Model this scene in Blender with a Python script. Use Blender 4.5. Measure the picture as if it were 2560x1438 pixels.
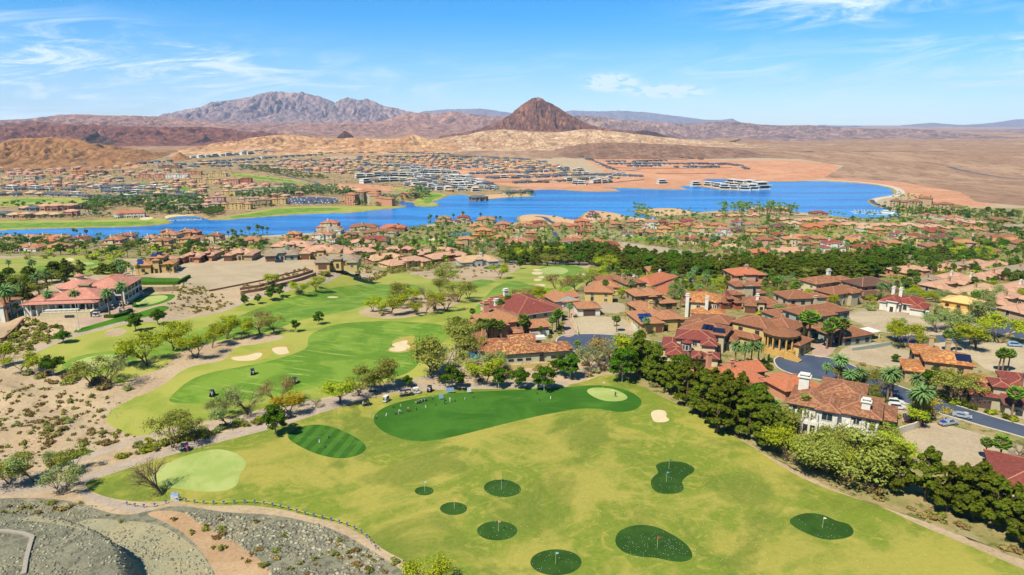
import bpy, bmesh, math, random
import numpy as np
from mathutils import Vector, Matrix
from mathutils.geometry import delaunay_2d_cdt
for o in list(bpy.data.objects): bpy.data.objects.remove(o)
SC = bpy.context.scene
COL = SC.collection
R = math.radians
# ------------------------------------------------------------------ camera
CZ, PITCH, FPX = 80.0, R(13.6), 1708.0
cd = bpy.data.cameras.new('camera'); cam = bpy.data.objects.new('camera', cd); COL.objects.link(cam)
cd.sensor_width = 36; cd.lens = 36*FPX/2560; cd.clip_start = 1; cd.clip_end = 90000
cam.location = (0, 0, CZ); cam.rotation_euler = (R(90)-PITCH, 0, 0)
SC.camera = cam
# ------------------------------------------------------------------ light
SUN_EL, SUN_AZ = R(54), R(219)          # compass angle the light comes from (0 = +Y, clockwise): behind and left
sd = bpy.data.lights.new('sun', 'SUN'); sd.energy = 4.9; sd.angle = R(0.53); sd.color = (1, .965, .905)
sun = bpy.data.objects.new('sun', sd); COL.objects.link(sun)
to_sun = Vector((math.sin(SUN_AZ)*math.cos(SUN_EL), math.cos(SUN_AZ)*math.cos(SUN_EL), math.sin(SUN_EL)))
sun.rotation_euler = to_sun.to_track_quat('Z', 'Y').to_euler(); sun.location = (0, 0, 500)
SC.view_settings.view_transform = 'Standard'; SC.view_settings.look = 'None'
SC.view_settings.exposure = 0.83; SC.view_settings.gamma = 1
SC.cycles.max_bounces = 6; SC.cycles.diffuse_bounces = 2; SC.cycles.glossy_bounces = 2
SC.cycles.transparent_max_bounces = 6; SC.cycles.volume_bounces = 1
SC.cycles.use_denoising = True
KEXP = 1.75                                # sunlit response of a horizontal surface
def srgb(*c):
    return [((v/255)/12.92 if v/255 <= .04045 else ((v/255+.055)/1.055)**2.4) for v in c]
def alb(*c):
    """real base colour of something that reads as this sRGB value in full sun"""
    r, g, b = srgb(*c); return (r/KEXP, g*.97/KEXP, b*.84/KEXP, 1)

class NT:
    """small helper for node trees"""
    def __init__(s, tree): s.t = tree; s.n = tree.nodes; s.l = tree.links
    def new(s, ty, inp=None, **kw):
        nd = s.n.new(ty)
        for k, v in kw.items(): setattr(nd, k, v)
        for k, v in (inp or {}).items():
            sk = nd.inputs[k]
            if isinstance(v, bpy.types.NodeSocket): s.l.new(v, sk)
            else: sk.default_value = v
        return nd
    def math(s, op, a, b=0, c=0, clamp=False):
        nd = s.new('ShaderNodeMath', {0: a, 1: b, 2: c}, operation=op); nd.use_clamp = clamp; return nd.outputs[0]
    def vmul(s, v, k): return s.new('ShaderNodeVectorMath', {0: v, 1: k}, operation='MULTIPLY').outputs[0]
    def noise(s, vec, scale, detail=4, rough=.55, dist=0):
        return s.new('ShaderNodeTexNoise', {'Vector': vec, 'Scale': scale, 'Detail': detail, 'Roughness': rough, 'Distortion': dist}).outputs[0]
    def ramp(s, fac, a, b):     # smooth step between a and b
        nd = s.new('ShaderNodeMapRange', {'Value': fac, 'From Min': a, 'From Max': b}, interpolation_type='SMOOTHSTEP'); return nd.outputs[0]
    def mix(s, fac, a, b, bt='MIX'):
        nd = s.new('ShaderNodeMix', data_type='RGBA', blend_type=bt)
        for k, v in ((0, fac), (6, a), (7, b)):
            if isinstance(v, bpy.types.NodeSocket): s.l.new(v, nd.inputs[k])
            else: nd.inputs[k].default_value = v
        return nd.outputs[2]
# ------------------------------------------------------------------ sky
W = bpy.data.worlds.new('World'); SC.world = W; W.use_nodes = True
k = NT(W.node_tree); k.n.clear()
sky = k.new('ShaderNodeTexSky', sky_type='NISHITA', sun_disc=False, sun_elevation=SUN_EL, sun_rotation=SUN_AZ,
            altitude=500, air_density=1.0, dust_density=.2, ozone_density=3.0)
hs = k.new('ShaderNodeHueSaturation', {'Hue': .498, 'Saturation': 1.5, 'Value': 1.0, 'Color': k.mix(1.0, sky.outputs[0], (.84, .97, 1.14, 1), 'MULTIPLY')}).outputs[0]
dirv = k.new('ShaderNodeTexCoord').outputs['Generated']
sep = k.new('ShaderNodeSeparateXYZ', {0: dirv}).outputs
az = k.math('ARCTAN2', sep[0], sep[1]); el = k.math('ARCSINE', sep[2])
flat = k.new('ShaderNodeCombineXYZ', {0: k.math('MULTIPLY', az, 1.0), 1: k.math('MULTIPLY', el, 3.6), 2: 0.0}).outputs[0]
rot = k.new('ShaderNodeVectorRotate', {'Vector': flat, 'Angle': R(-16)}, rotation_type='Z_AXIS').outputs[0]
n1 = k.noise(k.vmul(rot, (1, 1.7, 1)), 6.5, 10, .68, 1.1); n2 = k.noise(k.vmul(flat, (1, .8, 1)), 42.0, 8, .62, .1)
def skydir(px, py):
    x, y = (px-1280)/FPX, (719-py)/FPX
    v = Vector((x, math.cos(PITCH)+y*math.sin(PITCH), -math.sin(PITCH)+y*math.cos(PITCH))).normalized()
    return math.atan2(v.x, v.y), math.asin(v.z)
tot = None
for (px, py, rx, ry, st, src, lo) in ((100, 225, 520, 80, .8, 0, .42), (450, 165, 280, 50, 1.0, 0, .42), (60, 55, 280, 34, .4, 0, .45),
      (1000, 225, 420, 40, .35, 0, .44), (1528, 207, 48, 15, 3.4, 1, .42), (1672, 229, 70, 11, 3.4, 1, .42), (2060, 22, 240, 42, .9, 0, .38),
      (2440, 125, 280, 50, .4, 0, .44), (1850, 190, 220, 60, .4, 0, .40), (1250, 170, 240, 40, .3, 0, .42), (2300, 220, 420, 50, .3, 0, .42),
      (-300, 190, 400, 100, .6, 0, .42), (2900, 160, 400, 90, .5, 0, .42)):
    a0, e0 = skydir(px, py)
    dx = k.math('MULTIPLY', k.math('SUBTRACT', az, a0), FPX/rx); dy = k.math('MULTIPLY', k.math('SUBTRACT', el, e0), FPX/ry)
    rr = k.math('ADD', k.math('MULTIPLY', dx, dx), k.math('MULTIPLY', dy, dy))
    m = k.math('EXPONENT', k.math('MULTIPLY', rr, -1.3))
    nn = k.ramp((n1, n2)[src], lo, .72 if src == 0 else lo+.09)
    q = k.math('MULTIPLY', k.math('MULTIPLY', m, nn), st*1.5)
    tot = q if tot is None else k.math('ADD', tot, q)
cl = k.mix(k.math('MINIMUM', tot, .9), hs, (7.6, 8.6, 10.0, 1))
bg = k.new('ShaderNodeBackground', {'Color': cl, 'Strength': .074})
k.l.new(bg.outputs[0], k.new('ShaderNodeOutputWorld').inputs[0])

# ------------------------------------------------------------------ numeric noise and heights
RNG = np.random.default_rng(7); random.seed(7)
_lat = RNG.random((256, 256))
def vnoise(x, y):
    xi = np.floor(x).astype(int); yi = np.floor(y).astype(int); fx = x-xi; fy = y-yi
    fx = fx*fx*(3-2*fx); fy = fy*fy*(3-2*fy); a = xi & 255; b = yi & 255; a1 = (a+1) & 255; b1 = (b+1) & 255
    return (_lat[a, b]*(1-fx)+_lat[a1, b]*fx)*(1-fy)+(_lat[a, b1]*(1-fx)+_lat[a1, b1]*fx)*fy
def fbm(x, y, o=5, g=.5):
    s = 0; a = 1; t = 0
    for i in range(o):
        s = s+a*vnoise(x*2**i+17.3*i, y*2**i+9.1*i); t += a; a *= g
    return s/t
def sdf(poly, x, y):
    """signed distance, negative inside"""
    P = np.asarray(poly); Q = np.roll(P, -1, 0); d2 = np.full(x.shape, 1e18); ins = np.zeros(x.shape, bool)
    for (ax, ay), (bx, by) in zip(P, Q):
        ex, ey = bx-ax, by-ay; L = ex*ex+ey*ey+1e-12
        t = np.clip(((x-ax)*ex+(y-ay)*ey)/L, 0, 1)
        d2 = np.minimum(d2, (x-ax-t*ex)**2+(y-ay-t*ey)**2)
        c = ((ay > y) != (by > y)) & (x < ex*(y-ay)/(ey if abs(ey) > 1e-12 else 1e-12)+ax)
        ins ^= c
    d = np.sqrt(d2); return np.where(ins, -d, d)
_ty = np.linspace(-200, 60000, 60201)
_tz = np.interp(_ty, [-200, 285, 400, 600, 930, 2010, 2350, 2800, 8000, 40000], [0, 0, -14, -41, -79, -79, -58, -34, -44, -60])
_tz = np.convolve(np.pad(_tz, 30, 'edge'), np.ones(61)/61, 'valid')
def P(px, py, z):
    """point on the level plane z seen at photo pixel (px, py)"""
    x, y = (px-1280)/FPX, (719-py)/FPX
    dy = math.cos(PITCH)+y*math.sin(PITCH); dz = -math.sin(PITCH)+y*math.cos(PITCH)
    t = (z-CZ)/dz; return (x*t, dy*t)
PLAT = [  # raised ground: pixels, level, width of the bank
    ([(310, 712), (310, 697), (400, 655), (440, 644), (640, 636), (750, 638), (790, 664), (700, 704), (600, 722), (530, 728), (455, 712)], 0, 40),
    ([(-200, 800), (-200, 690), (120, 685), (330, 690), (455, 712), (452, 735), (400, 765), (290, 790), (190, 806), (60, 775)], 2.5, 14),
    ([(-200, 1290), (60, 1285), (150, 1300), (232, 1330), (272, 1362), (286, 1400), (292, 1470), (250, 1560), (-200, 1560)], 6, 5),
]
PLAT = [([P(x, y, z) for x, y in q], z, w) for q, z, w in PLAT]
SLOPE = [P(x, y, 0) for x, y in ((-300, 930), (60, 940), (290, 1000), (250, 1050), (200, 1110), (60, 1150), (-300, 1190))]
def H0(x, y):
    x = np.asarray(x, float); y = np.asarray(y, float)
    z = np.interp(y, _ty, _tz)
    near = np.clip((900-y)/500, 0, 1)
    z = z + near*((fbm(x/46+3, y/46, 3)-.5)*2.2)
    far = np.clip((y-2500)/2500, 0, 1)
    z = z + far*((fbm(x/500, y/500, 5)-.5)*46-np.clip(1-np.abs(fbm(x/420+9, y/420, 4)*2-1)*5, 0, 1)*16)
    m = (x < -40) & (y < 330) & (y > 120) & (x > -330)
    if m.any():
        s = sdf(SLOPE, x[m], y[m]); t = np.clip(-s/10, 0, 1); z[m] = z[m]+t*(1.6-np.abs(fbm(x[m]/30+5, y[m]/30, 4)*2-1)*7)
    for q, zp, w in PLAT:
        A = np.asarray(q); m = (x > A[:, 0].min()-w) & (x < A[:, 0].max()+w) & (y > A[:, 1].min()-w) & (y < A[:, 1].max()+w)
        if m.any():
            s = sdf(q, x[m], y[m]); t = np.clip(1-s/w, 0, 1); t = t*t*(3-2*t)
            z[m] = z[m]*(1-t)+(zp)*t
    return z
def U(pts, zoff=0, Hf=None):
    """photo pixels -> points on the ground (array n x 3)"""
    Hf = Hf or H0
    p = np.asarray(pts, float).reshape(-1, 2); x = (p[:, 0]-1280)/FPX; y = (719-p[:, 1])/FPX
    dy = math.cos(PITCH)+y*math.sin(PITCH); dz = -math.sin(PITCH)+y*math.cos(PITCH)
    ts = np.geomspace(40, 60000, 420)
    T = np.broadcast_to(ts, (len(p), len(ts)))
    G = CZ+dz[:, None]*T-Hf((x[:, None]*T).ravel(), (dy[:, None]*T).ravel()).reshape(T.shape)
    i = np.argmax(G < 0, 1); i[(G >= 0).all(1)] = len(ts)-1; i = np.maximum(i, 1)
    a = ts[i-1].copy(); b = ts[i].copy()
    for _ in range(16):
        m = (a+b)/2; g = CZ+dz*m-Hf(x*m, dy*m); a = np.where(g >= 0, m, a); b = np.where(g >= 0, b, m)
    return np.stack([x*a, dy*a, CZ+dz*a+zoff], 1)
def chaikin(P_, n=2, closed=True):
    P_ = np.asarray(P_, float)
    for _ in range(n):
        if closed:
            Q = np.roll(P_, -1, 0); P_ = np.stack([P_*.75+Q*.25, P_*.25+Q*.75], 1).reshape(-1, P_.shape[1])
        else:
            A, B = P_[:-1], P_[1:]; P_ = np.vstack([P_[:1], np.stack([A*.75+B*.25, A*.25+B*.75], 1).reshape(-1, P_.shape[1]), P_[-1:]])
    return P_
def unproject_z(pts, z=-80.0): return np.array([P(x, y, z) for x, y in pts])

LAKE = [(-260, 606), (-260, 580), (0, 577), (100, 573), (200, 571), (300, 569), (355, 567), (405, 563), (440, 557), (420, 548), (455, 541), (490, 542), (520, 551), (560, 551), (620, 546), (700, 540),
 (790, 535), (880, 533), (960, 524), (1015, 519), (1022, 514), (1000, 512), (1004, 505), (1030, 507), (1034, 516), (1070, 518), (1100, 516), (1102, 509), (1084, 506), (1110, 497), (1124, 490), (1150, 487),
 (1165, 489), (1180, 497), (1196, 502), (1230, 499), (1270, 494), (1340, 492), (1322, 483), (1338, 474), (1400, 475), (1450, 479), (1490, 480), (1556, 479), (1540, 472), (1500, 469), (1570, 471), (1640, 474),
 (1700, 475), (1726, 474), (1700, 467), (1725, 465), (1765, 469), (1800, 475), (1850, 476), (1900, 474), (1932, 468), (1925, 462), (1880, 460), (1790, 456), (1755, 450), (1790, 447), (1830, 449), (1900, 454), (1960, 455), (2040, 453), (2100, 456), (2160, 459),
 (2210, 466), (2236, 478), (2228, 487), (2190, 493), (2168, 498), (2163, 505), (2180, 515), (2215, 522), (2250, 528), (2250, 543), (2180, 547), (2130, 545), (2060, 537), (1990, 530), (1900, 524), (1790, 527), (1740, 531), (1690, 520), (1620, 521), (1578, 526), (1592, 535), (1622, 540), (1640, 545), (1620, 548), (1570, 540), (1545, 533),
 (1500, 527), (1470, 527), (1450, 537), (1446, 548), (1430, 549), (1400, 541), (1340, 535), (1300, 538), (1286, 545), (1296, 556), (1250, 562), (1210, 556), (1150, 552), (1100, 556), (1060, 562), (1035, 570), (960, 574),
 (880, 577), (800, 581), (700, 587), (640, 590), (560, 588), (470, 592), (400, 598), (330, 601), (250, 603), (160, 600), (0, 604)]
LAKE_W = chaikin(unproject_z(LAKE), 2)
LAKE_C = unproject_z(LAKE)
def H(x, y):
    z = H0(x, y); m = (y > 880) & (y < 2300) & (x > -1400) & (x < 1500)
    if m.any():
        s = sdf(LAKE_C, x[m], y[m]); t = np.clip((8-s)/14, 0, 1); z[m] = z[m]-3.2*t*t*(3-2*t)
    return z
# ------------------------------------------------------------------ materials
def new_mat(name):
    m = bpy.data.materials.new(name); m.use_nodes = True; nt = NT(m.node_tree); b = nt.n['Principled BSDF']
    return m, nt, b
def coords(nt): return nt.new('ShaderNodeTexCoord').outputs['Object']
def setb(nt, b, col=None, rough=.85, bump=None, bs=.3, bd=.1, spec=.3):
    if col is not None:
        if isinstance(col, bpy.types.NodeSocket): nt.l.new(col, b.inputs['Base Color'])
        else: b.inputs['Base Color'].default_value = col
    b.inputs['Roughness'].default_value = rough; b.inputs['Specular IOR Level'].default_value = spec
    if bump is not None:
        bn = nt.new('ShaderNodeBump', {'Strength': bs, 'Distance': bd, 'Height': bump}); nt.l.new(bn.outputs[0], b.inputs['Normal'])
def plain(name, c, rough=.7, metal=0, spec=.4, var=.0, sc=3):
    m, nt, b = new_mat(name)
    if var:
        n = nt.noise(coords(nt), sc, 4); f = nt.ramp(n, .35, .65)
        col = nt.mix(f, tuple(v*(1-var) for v in c[:3])+(1,), tuple(min(1, v*(1+var)) for v in c[:3])+(1,)); setb(nt, b, col, rough, spec=spec)
    else: setb(nt, b, c, rough, spec=spec)
    b.inputs['Metallic'].default_value = metal
    return m
def grass(name, c1, c2, patch=26, lo=.42, hi=.62, streak=0, c3=None, fine=.25, ang=20, scrub=None):
    """mown turf: two tones in soft drifts, mowing streaks, speckle"""
    m, nt, b = new_mat(name); co = coords(nt)
    n = nt.noise(co, 1/patch, 6, .6, .6); f = nt.ramp(n, lo, hi); col = nt.mix(f, c1, c2)
    if streak:
        v = nt.new('ShaderNodeVectorRotate', {'Vector': co, 'Angle': R(ang)}, rotation_type='Z_AXIS').outputs[0]
        v = nt.vmul(v, (.05, .35, .1)); s = nt.noise(v, 1.6, 5, .65, .4); col = nt.mix(nt.math('MULTIPLY', nt.ramp(s, .52, .72), streak), col, c3 or c2)
    if scrub:      # worn and greener spots of a few metres
        col = nt.mix(nt.math('MULTIPLY', nt.ramp(nt.noise(co, .16, 7, .72, 1.5), .50, .62), .8), col, c2); col = nt.mix(nt.math('MULTIPLY', nt.ramp(nt.noise(co, .035, 5, .65, .8), .49, .6), .75), col, scrub)
    g = nt.noise(co, 1.1, 5, .7); col = nt.mix(fine, col, nt.mix(g, tuple(v*.45 for v in c1[:3])+(1,), tuple(min(1, v*1.25) for v in c2[:3])+(1,)))
    gb = nt.noise(co, 2.0, 4, .7); setb(nt, b, col, .9, gb, .5, .15, .15)
    return m
def soil(name, c1, c2, patch=18, spots=None, spot_amt=.5, bump=.25, sc=.5, c3=None, thr=.58, stretch=None):
    """bare ground: drifts, pebbles, scattered low scrub tint"""
    m, nt, b = new_mat(name); co = coords(nt)
    if stretch: co = nt.vmul(co, stretch)
    n = nt.noise(co, 1/patch, 7, .62, .5); col = nt.mix(nt.ramp(n, .38, .62), c1, c2)
    if c3: col = nt.mix(nt.math('MULTIPLY', nt.ramp(nt.noise(co, 1/(patch*3.3), 5, .6, .9), .5, .62), .8), col, c3)
    g = nt.noise(co, sc*3, 5, .75); col = nt.mix(.3, col, nt.mix(nt.ramp(g, .3, .7), tuple(v*.4 for v in c1[:3])+(1,), tuple(min(1, v*1.6) for v in c2[:3])+(1,)))
    if spots:
        s = nt.noise(co, sc, 4, .7); col = nt.mix(nt.math('MULTIPLY', nt.ramp(s, thr, thr+.08), spot_amt), col, spots)
    setb(nt, b, col, .95, nt.noise(co, sc*2, 6, .7), bump, .6/sc*.3, .1)
    return m
M = {}
M['rough'] = grass('rough_turf', alb(190, 186, 90), alb(150, 166, 60), 30, .42, .6, .35, alb(208, 196, 116), .32)
M['rangeturf'] = grass('range_turf', alb(106, 140, 30), alb(188, 177, 84), 24, .455, .585, .3, alb(212, 190, 104), .42, -30, alb(70, 112, 20))
M['fairway'] = grass('fairway_turf', alb(98, 140, 34), alb(136, 166, 56), 16, .44, .57, .9, alb(182, 200, 104), .26, 18)
M['tee'] = grass('tee_turf', alb(56, 106, 18), alb(78, 128, 34), 14, .4, .65, .3, alb(120, 160, 70), .2, 10)
M['target'] = grass('target_green_turf', alb(46, 82, 18), alb(62, 98, 28), 6, .4, .6, 0, None, .22)
M['green'] = grass('putting_turf', alb(192, 200, 120), alb(168, 186, 98), 9, .4, .6, .4, alb(192, 208, 130), .15, 70)
M['lawn'] = grass('lawn_turf', alb(66, 116, 14), alb(84, 134, 26), 10, .4, .6, 0, None, .15)
M['sand'] = soil('bunker_sand', alb(236, 216, 176), alb(226, 204, 164), 6, None, 0, .1, 1.2)
M['bunkerrim'] = grass('bunker_rim_turf', alb(196, 172, 84), alb(178, 172, 78), 8, .4, .6, 0, None, .3)
M['dirt'] = soil('desert_dirt', alb(208, 184, 152), alb(190, 164, 132), 16, alb(150, 134, 96), .45, .3, .35, alb(206, 184, 150))
M['lot'] = soil('graded_lot_dirt', alb(200, 182, 154), alb(188, 168, 140), 14, alb(160, 140, 110), .3, .15, .4, alb(214, 196, 164), .62)
M['yard'] = soil('yard_ground', alb(186, 162, 118), alb(146, 142, 84), 12, alb(96, 108, 46), .8, .3, .3, alb(196, 178, 146), .52)
M['farland'] = soil('far_scrub_ground', alb(192, 158, 120), alb(162, 140, 98), 45, alb(104, 110, 56), .85, .2, .05, alb(196, 158, 122), .53)
M['desert'] = soil('open_desert', alb(188, 150, 118), alb(168, 132, 104), 60, alb(144, 110, 86), .6, 1.0, .03, alb(208, 172, 138), .52, (1, .5, 1))
M['redpad'] = soil('graded_red_soil', alb(222, 166, 128), alb(206, 146, 108), 40, alb(184, 118, 82), .4, .2, .05, alb(234, 178, 140), .56)
M['sandpad'] = soil('pale_building_pad', alb(228, 188, 146), alb(216, 174, 132), 25, None, 0, .1, .1)
M['rock'] = soil('grey_rock_ground', alb(162, 156, 132), alb(134, 132, 112), 9, alb(106, 106, 90), .7, .9, .6, alb(192, 178, 146), .5)
M['gravel'] = soil('grey_green_gravel', alb(184, 176, 144), alb(164, 160, 130), 12, alb(132, 132, 112), .5, .5, .8, alb(190, 172, 130), .55)
M['reddirt'] = soil('red_dirt_track', alb(204, 172, 136), alb(188, 152, 116), 8, alb(170, 128, 92), .4, .3, .6, alb(220, 186, 144))
m, nt, b = new_mat('striped_tee_turf'); co = coords(nt); wv = nt.new('ShaderNodeTexWave', {'Vector': nt.new('ShaderNodeVectorRotate', {'Vector': co, 'Angle': R(8)}, rotation_type='Z_AXIS').outputs[0], 'Scale': .09, 'Distortion': .3}, bands_direction='X').outputs[1]
col = nt.mix(nt.ramp(wv, .4, .6), alb(58, 104, 20), alb(76, 124, 32)); col = nt.mix(nt.math('MULTIPLY', nt.ramp(nt.noise(co, .3, 6, .7), .5, .66), .4), col, alb(112, 146, 60)); setb(nt, b, col, .9, nt.noise(co, 2, 4), .4, .1, .15); M['teestripe'] = m
M['reeds'] = grass('shore_reeds', alb(198, 176, 96), alb(150, 138, 70), 12, .4, .6, 0, None, .4)
M['concrete'] = soil('path_concrete', alb(200, 182, 164), alb(184, 166, 148), 7, alb(150, 134, 120), .35, .08, .6)
M['paver'] = soil('driveway_paving', alb(204, 176, 158), alb(188, 158, 140), 5, alb(160, 128, 114), .3, .08, 1.2)
M['kerb'] = plain('kerb_concrete', alb(220, 206, 184), .8, var=.08)
m, nt, b = new_mat('road_asphalt'); co = coords(nt)
col = nt.mix(nt.ramp(nt.noise(co, .12, 6, .6), .35, .65), alb(72, 84, 106), alb(88, 98, 118)); col = nt.mix(nt.math('MULTIPLY', nt.ramp(nt.noise(co, .9, 6, .7, 1.2), .6, .68), .35), col, alb(128, 132, 140))
setb(nt, b, col, .75, nt.noise(co, 3, 4), .1, .05); M['asphalt'] = m
M['asphaltdark'] = plain('fresh_asphalt_patch', alb(52, 62, 80), .7, var=.1)
m, nt, b = new_mat('lake_water'); co = coords(nt)
wv = nt.noise(nt.vmul(co, (.05, .16, .1)), 1.0, 5, .7, .5); big = nt.noise(nt.vmul(co, (.0012, .011, .01)), 1.0, 6, .65, .8)
col = nt.mix(nt.ramp(big, .42, .58), (.003, .07, .23, 1), (.02, .165, .38, 1)); setb(nt, b, col, .13, nt.noise(nt.vmul(co, (.12, .3, .2)), 1.0, 5, .75), .35, 1.0, .5)
nt.l.new(nt.math('MULTIPLY_ADD', big, .3, .08), b.inputs['Roughness']); M['water'] = m
m, nt, b = new_mat('pond_water'); co = coords(nt); setb(nt, b, alb(34, 92, 128), .08, nt.noise(co, .6, 4), .15, .1, .5); M['pond'] = m
m, nt, b = new_mat('pool_water'); co = coords(nt); setb(nt, b, alb(86, 206, 224), .08, nt.noise(co, 1.5, 3), .1, .05, .5); M['pool'] = m
def rockmat(name, c1, c2, c3, band=None, s=1.0, bump=1.0):
    """layered bare rock: colour drifts, strata, gully relief and gully shading painted as streaks"""
    m, nt, b = new_mat(name); co = nt.vmul(coords(nt), (s, s, s))
    n = nt.noise(co, .004, 8, .62, .6); col = nt.mix(nt.ramp(n, .36, .64), c1, c2)
    st = nt.noise(nt.vmul(co, (.0022, .0022, .03)), 1.0, 7, .65, 1.4); col = nt.mix(nt.math('MULTIPLY', nt.ramp(st, .5, .66), .8), col, c3)
    gully_shade = nt.noise(nt.vmul(co, (.016, .016, .002)), 1.0, 7, .7, .8); col = nt.mix(nt.math('MULTIPLY', nt.ramp(gully_shade, .48, .6), .75), col, tuple(v*.45 for v in c2[:3])+(1,)); col = nt.mix(nt.math('MULTIPLY', nt.ramp(gully_shade, .49, .38), .75), col, tuple(min(1, v*1.25) for v in c3[:3])+(1,))  # dark and light streaks paint the shading of gullies into the colour
    if band: col = nt.mix(nt.math('MULTIPLY', nt.ramp(nt.noise(nt.vmul(co, (.0016, .0016, .045)), 1.0, 6, .6, 2.2), .57, .63), .85), col, band)
    g = nt.noise(co, .03, 8, .72); col = nt.mix(.35, col, nt.mix(nt.ramp(g, .3, .7), tuple(v*.35 for v in c1[:3])+(1,), tuple(min(1, v*1.5) for v in c2[:3])+(1,)))
    setb(nt, b, col, .95, nt.noise(co, .012, 10, .68, .5), bump, 28/s, .1); return m
M['pyramid'] = rockmat('dark_volcanic_rock', alb(146, 100, 82), alb(110, 78, 70), alb(184, 130, 92), None, 1.6, 1)
M['purple'] = rockmat('purple_grey_rock', alb(176, 146, 140), alb(146, 124, 128), alb(206, 170, 150), None, .6, 1)
M['brownridge'] = rockmat('brown_ridge_rock', alb(190, 144, 124), alb(158, 118, 106), alb(214, 170, 144), None, .8, 1)
M['redridge'] = rockmat('dark_red_rock', alb(152, 100, 80), alb(124, 82, 74), alb(180, 120, 94), None, 1.5, 1)
M['tanhill'] = rockmat('tan_hill_rock', alb(202, 152, 96), alb(178, 130, 86), alb(160, 108, 74), None, 1.8, .8)
M['golden'] = rockmat('golden_hill_rock', alb(228, 182, 132), alb(198, 146, 106), alb(240, 206, 160), alb(190, 120, 88), 1.4, .7)
M['badland'] = rockmat('cream_badland_rock', alb(228, 194, 150), alb(198, 152, 118), alb(244, 220, 184), alb(176, 118, 94), 1.2, .8)
M['brownhill'] = rockmat('brown_hill_rock', alb(164, 128, 104), alb(146, 112, 92), alb(180, 140, 112), None, 1.6, .8)
M['darkhill'] = rockmat('dark_basalt_rock', alb(96, 74, 68), alb(80, 64, 62), alb(120, 90, 76), None, 1.8, .8)
M['bluerange'] = rockmat('far_range_rock', alb(140, 120, 120), alb(128, 112, 116), alb(150, 130, 126), None, .4, .6)

# ------------------------------------------------------------------ helpers for objects
def tag(o, label=None, cat=None, group=None, kind=None):
    if label: o['label'] = label
    if cat: o['category'] = cat
    if group: o['group'] = group
    if kind: o['kind'] = kind
    return o
def mesh_obj(name, V, F, mats, parent=None, midx=None, smooth=False, link=True):
    me = bpy.data.meshes.new(name)
    V = np.asarray(V, np.float32).reshape(-1, 3)
    if isinstance(F, np.ndarray):
        n, kf = F.shape; me.vertices.add(len(V)); me.vertices.foreach_set('co', V.ravel())
        me.loops.add(n*kf); me.loops.foreach_set('vertex_index', F.astype(np.int32).ravel())
        me.polygons.add(n); me.polygons.foreach_set('loop_start', np.arange(0, n*kf, kf, dtype=np.int32))
        me.update(calc_edges=True)
    else:
        me.from_pydata([tuple(map(float, v)) for v in V], [], F)
    for mm in (mats if isinstance(mats, (list, tuple)) else [mats]): me.materials.append(mm)
    if midx is not None: me.polygons.foreach_set('material_index', np.asarray(midx, np.int32))
    if smooth: me.polygons.foreach_set('use_smooth', np.ones(len(me.polygons), bool))
    me.update()
    o = bpy.data.objects.new(name, me)
    if link: COL.objects.link(o)
    if parent is not None: o.parent = parent
    return o
# ------------------------------------------------------------------ the ground, cut into its patches
def ell(cx, cy, rx, ry, n=18, rot=0):
    return [(cx+rx*math.cos(2*math.pi*i/n)*math.cos(rot)-ry*math.sin(2*math.pi*i/n)*math.sin(rot), cy+rx*math.cos(2*math.pi*i/n)*math.sin(rot)+ry*math.sin(2*math.pi*i/n)*math.cos(rot)) for i in range(n)]
PATCH = []
def patch(name, mat, pts, label, sm=2, z=None):
    w = unproject_z(pts, z) if z is not None else U(pts)[:, :2]
    PATCH.append((name, mat, chaikin(w, sm) if sm else w, label))
def ribbon(name, mat, pts, width, label, kerb=False):
    w = chaikin(U(pts)[:, :2], 2, False); d = np.gradient(w, axis=0); d /= np.linalg.norm(d, axis=1)[:, None]+1e-9
    n = np.stack([-d[:, 1], d[:, 0]], 1)*width/2
    PATCH.append((name, mat, np.vstack([w+n, (w-n)[::-1]]), label)); return w, n
# far side of the lake
patch('desert', 'desert', [(-1100, 404), (-1100, 316), (3600, 316), (3600, 404), (1280, 400)], 'brown desert floor under the mountains', 0)
patch('scrubland', 'farland', [(-400, 600), (-400, 415), (0, 415), (400, 392), (700, 385), (900, 384), (1200, 388), (1330, 396), (1460, 440), (1500, 470), (1340, 500), (1100, 520), (900, 545), (600, 560), (0, 600)], 'sandy scrub ground of the town across the lake', 0)
patch('graded_soil', 'redpad', [(1000, 405), (1080, 398), (1200, 398), (1330, 405), (1400, 432), (1440, 456), (1330, 470), (1240, 462), (1180, 445), (1120, 425), (1040, 418)], 'orange terraced building land below the cream badlands')
patch('graded_soil', 'redpad', [(1450, 395), (1520, 392), (1700, 396), (1850, 403), (1960, 400), (2080, 410), (2100, 418), (2080, 445), (2000, 452), (1900, 455), (1790, 450), (1740, 452), (1800, 464), (1900, 468), (1880, 478), (1700, 480), (1560, 485), (1400, 484), (1250, 482), (1320, 465), (1440, 458), (1520, 440), (1500, 420)], 'wide orange graded land along the far shore')
patch('graded_soil', 'redpad', [(790, 462), (830, 458), (930, 462), (1010, 470), (1000, 478), (900, 478), (830, 474)], 'pink graded mound above the hotel parking')
patch('graded_soil', 'redpad', [(195, 425), (230, 410), (330, 408), (370, 415), (300, 424), (260, 430)], 'pale graded shelf under the golden hill')
patch('graded_soil', 'redpad', [(2040, 447), (2100, 440), (2250, 455), (2400, 480), (2480, 500), (2500, 512), (2420, 520), (2300, 500), (2240, 482), (2180, 460)], 'orange soil right of the lake dam')
patch('graded_soil', 'reddirt', [(850, 388), (900, 392), (960, 402), (1000, 412), (960, 414), (880, 402), (800, 396)], 'orange cleared slope among the far houses')
patch('graded_soil', 'sandpad', [(1180, 492), (1230, 486), (1340, 480), (1400, 486), (1350, 494), (1240, 498), (1195, 501)], 'sandy spit with a lake villa')
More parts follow.
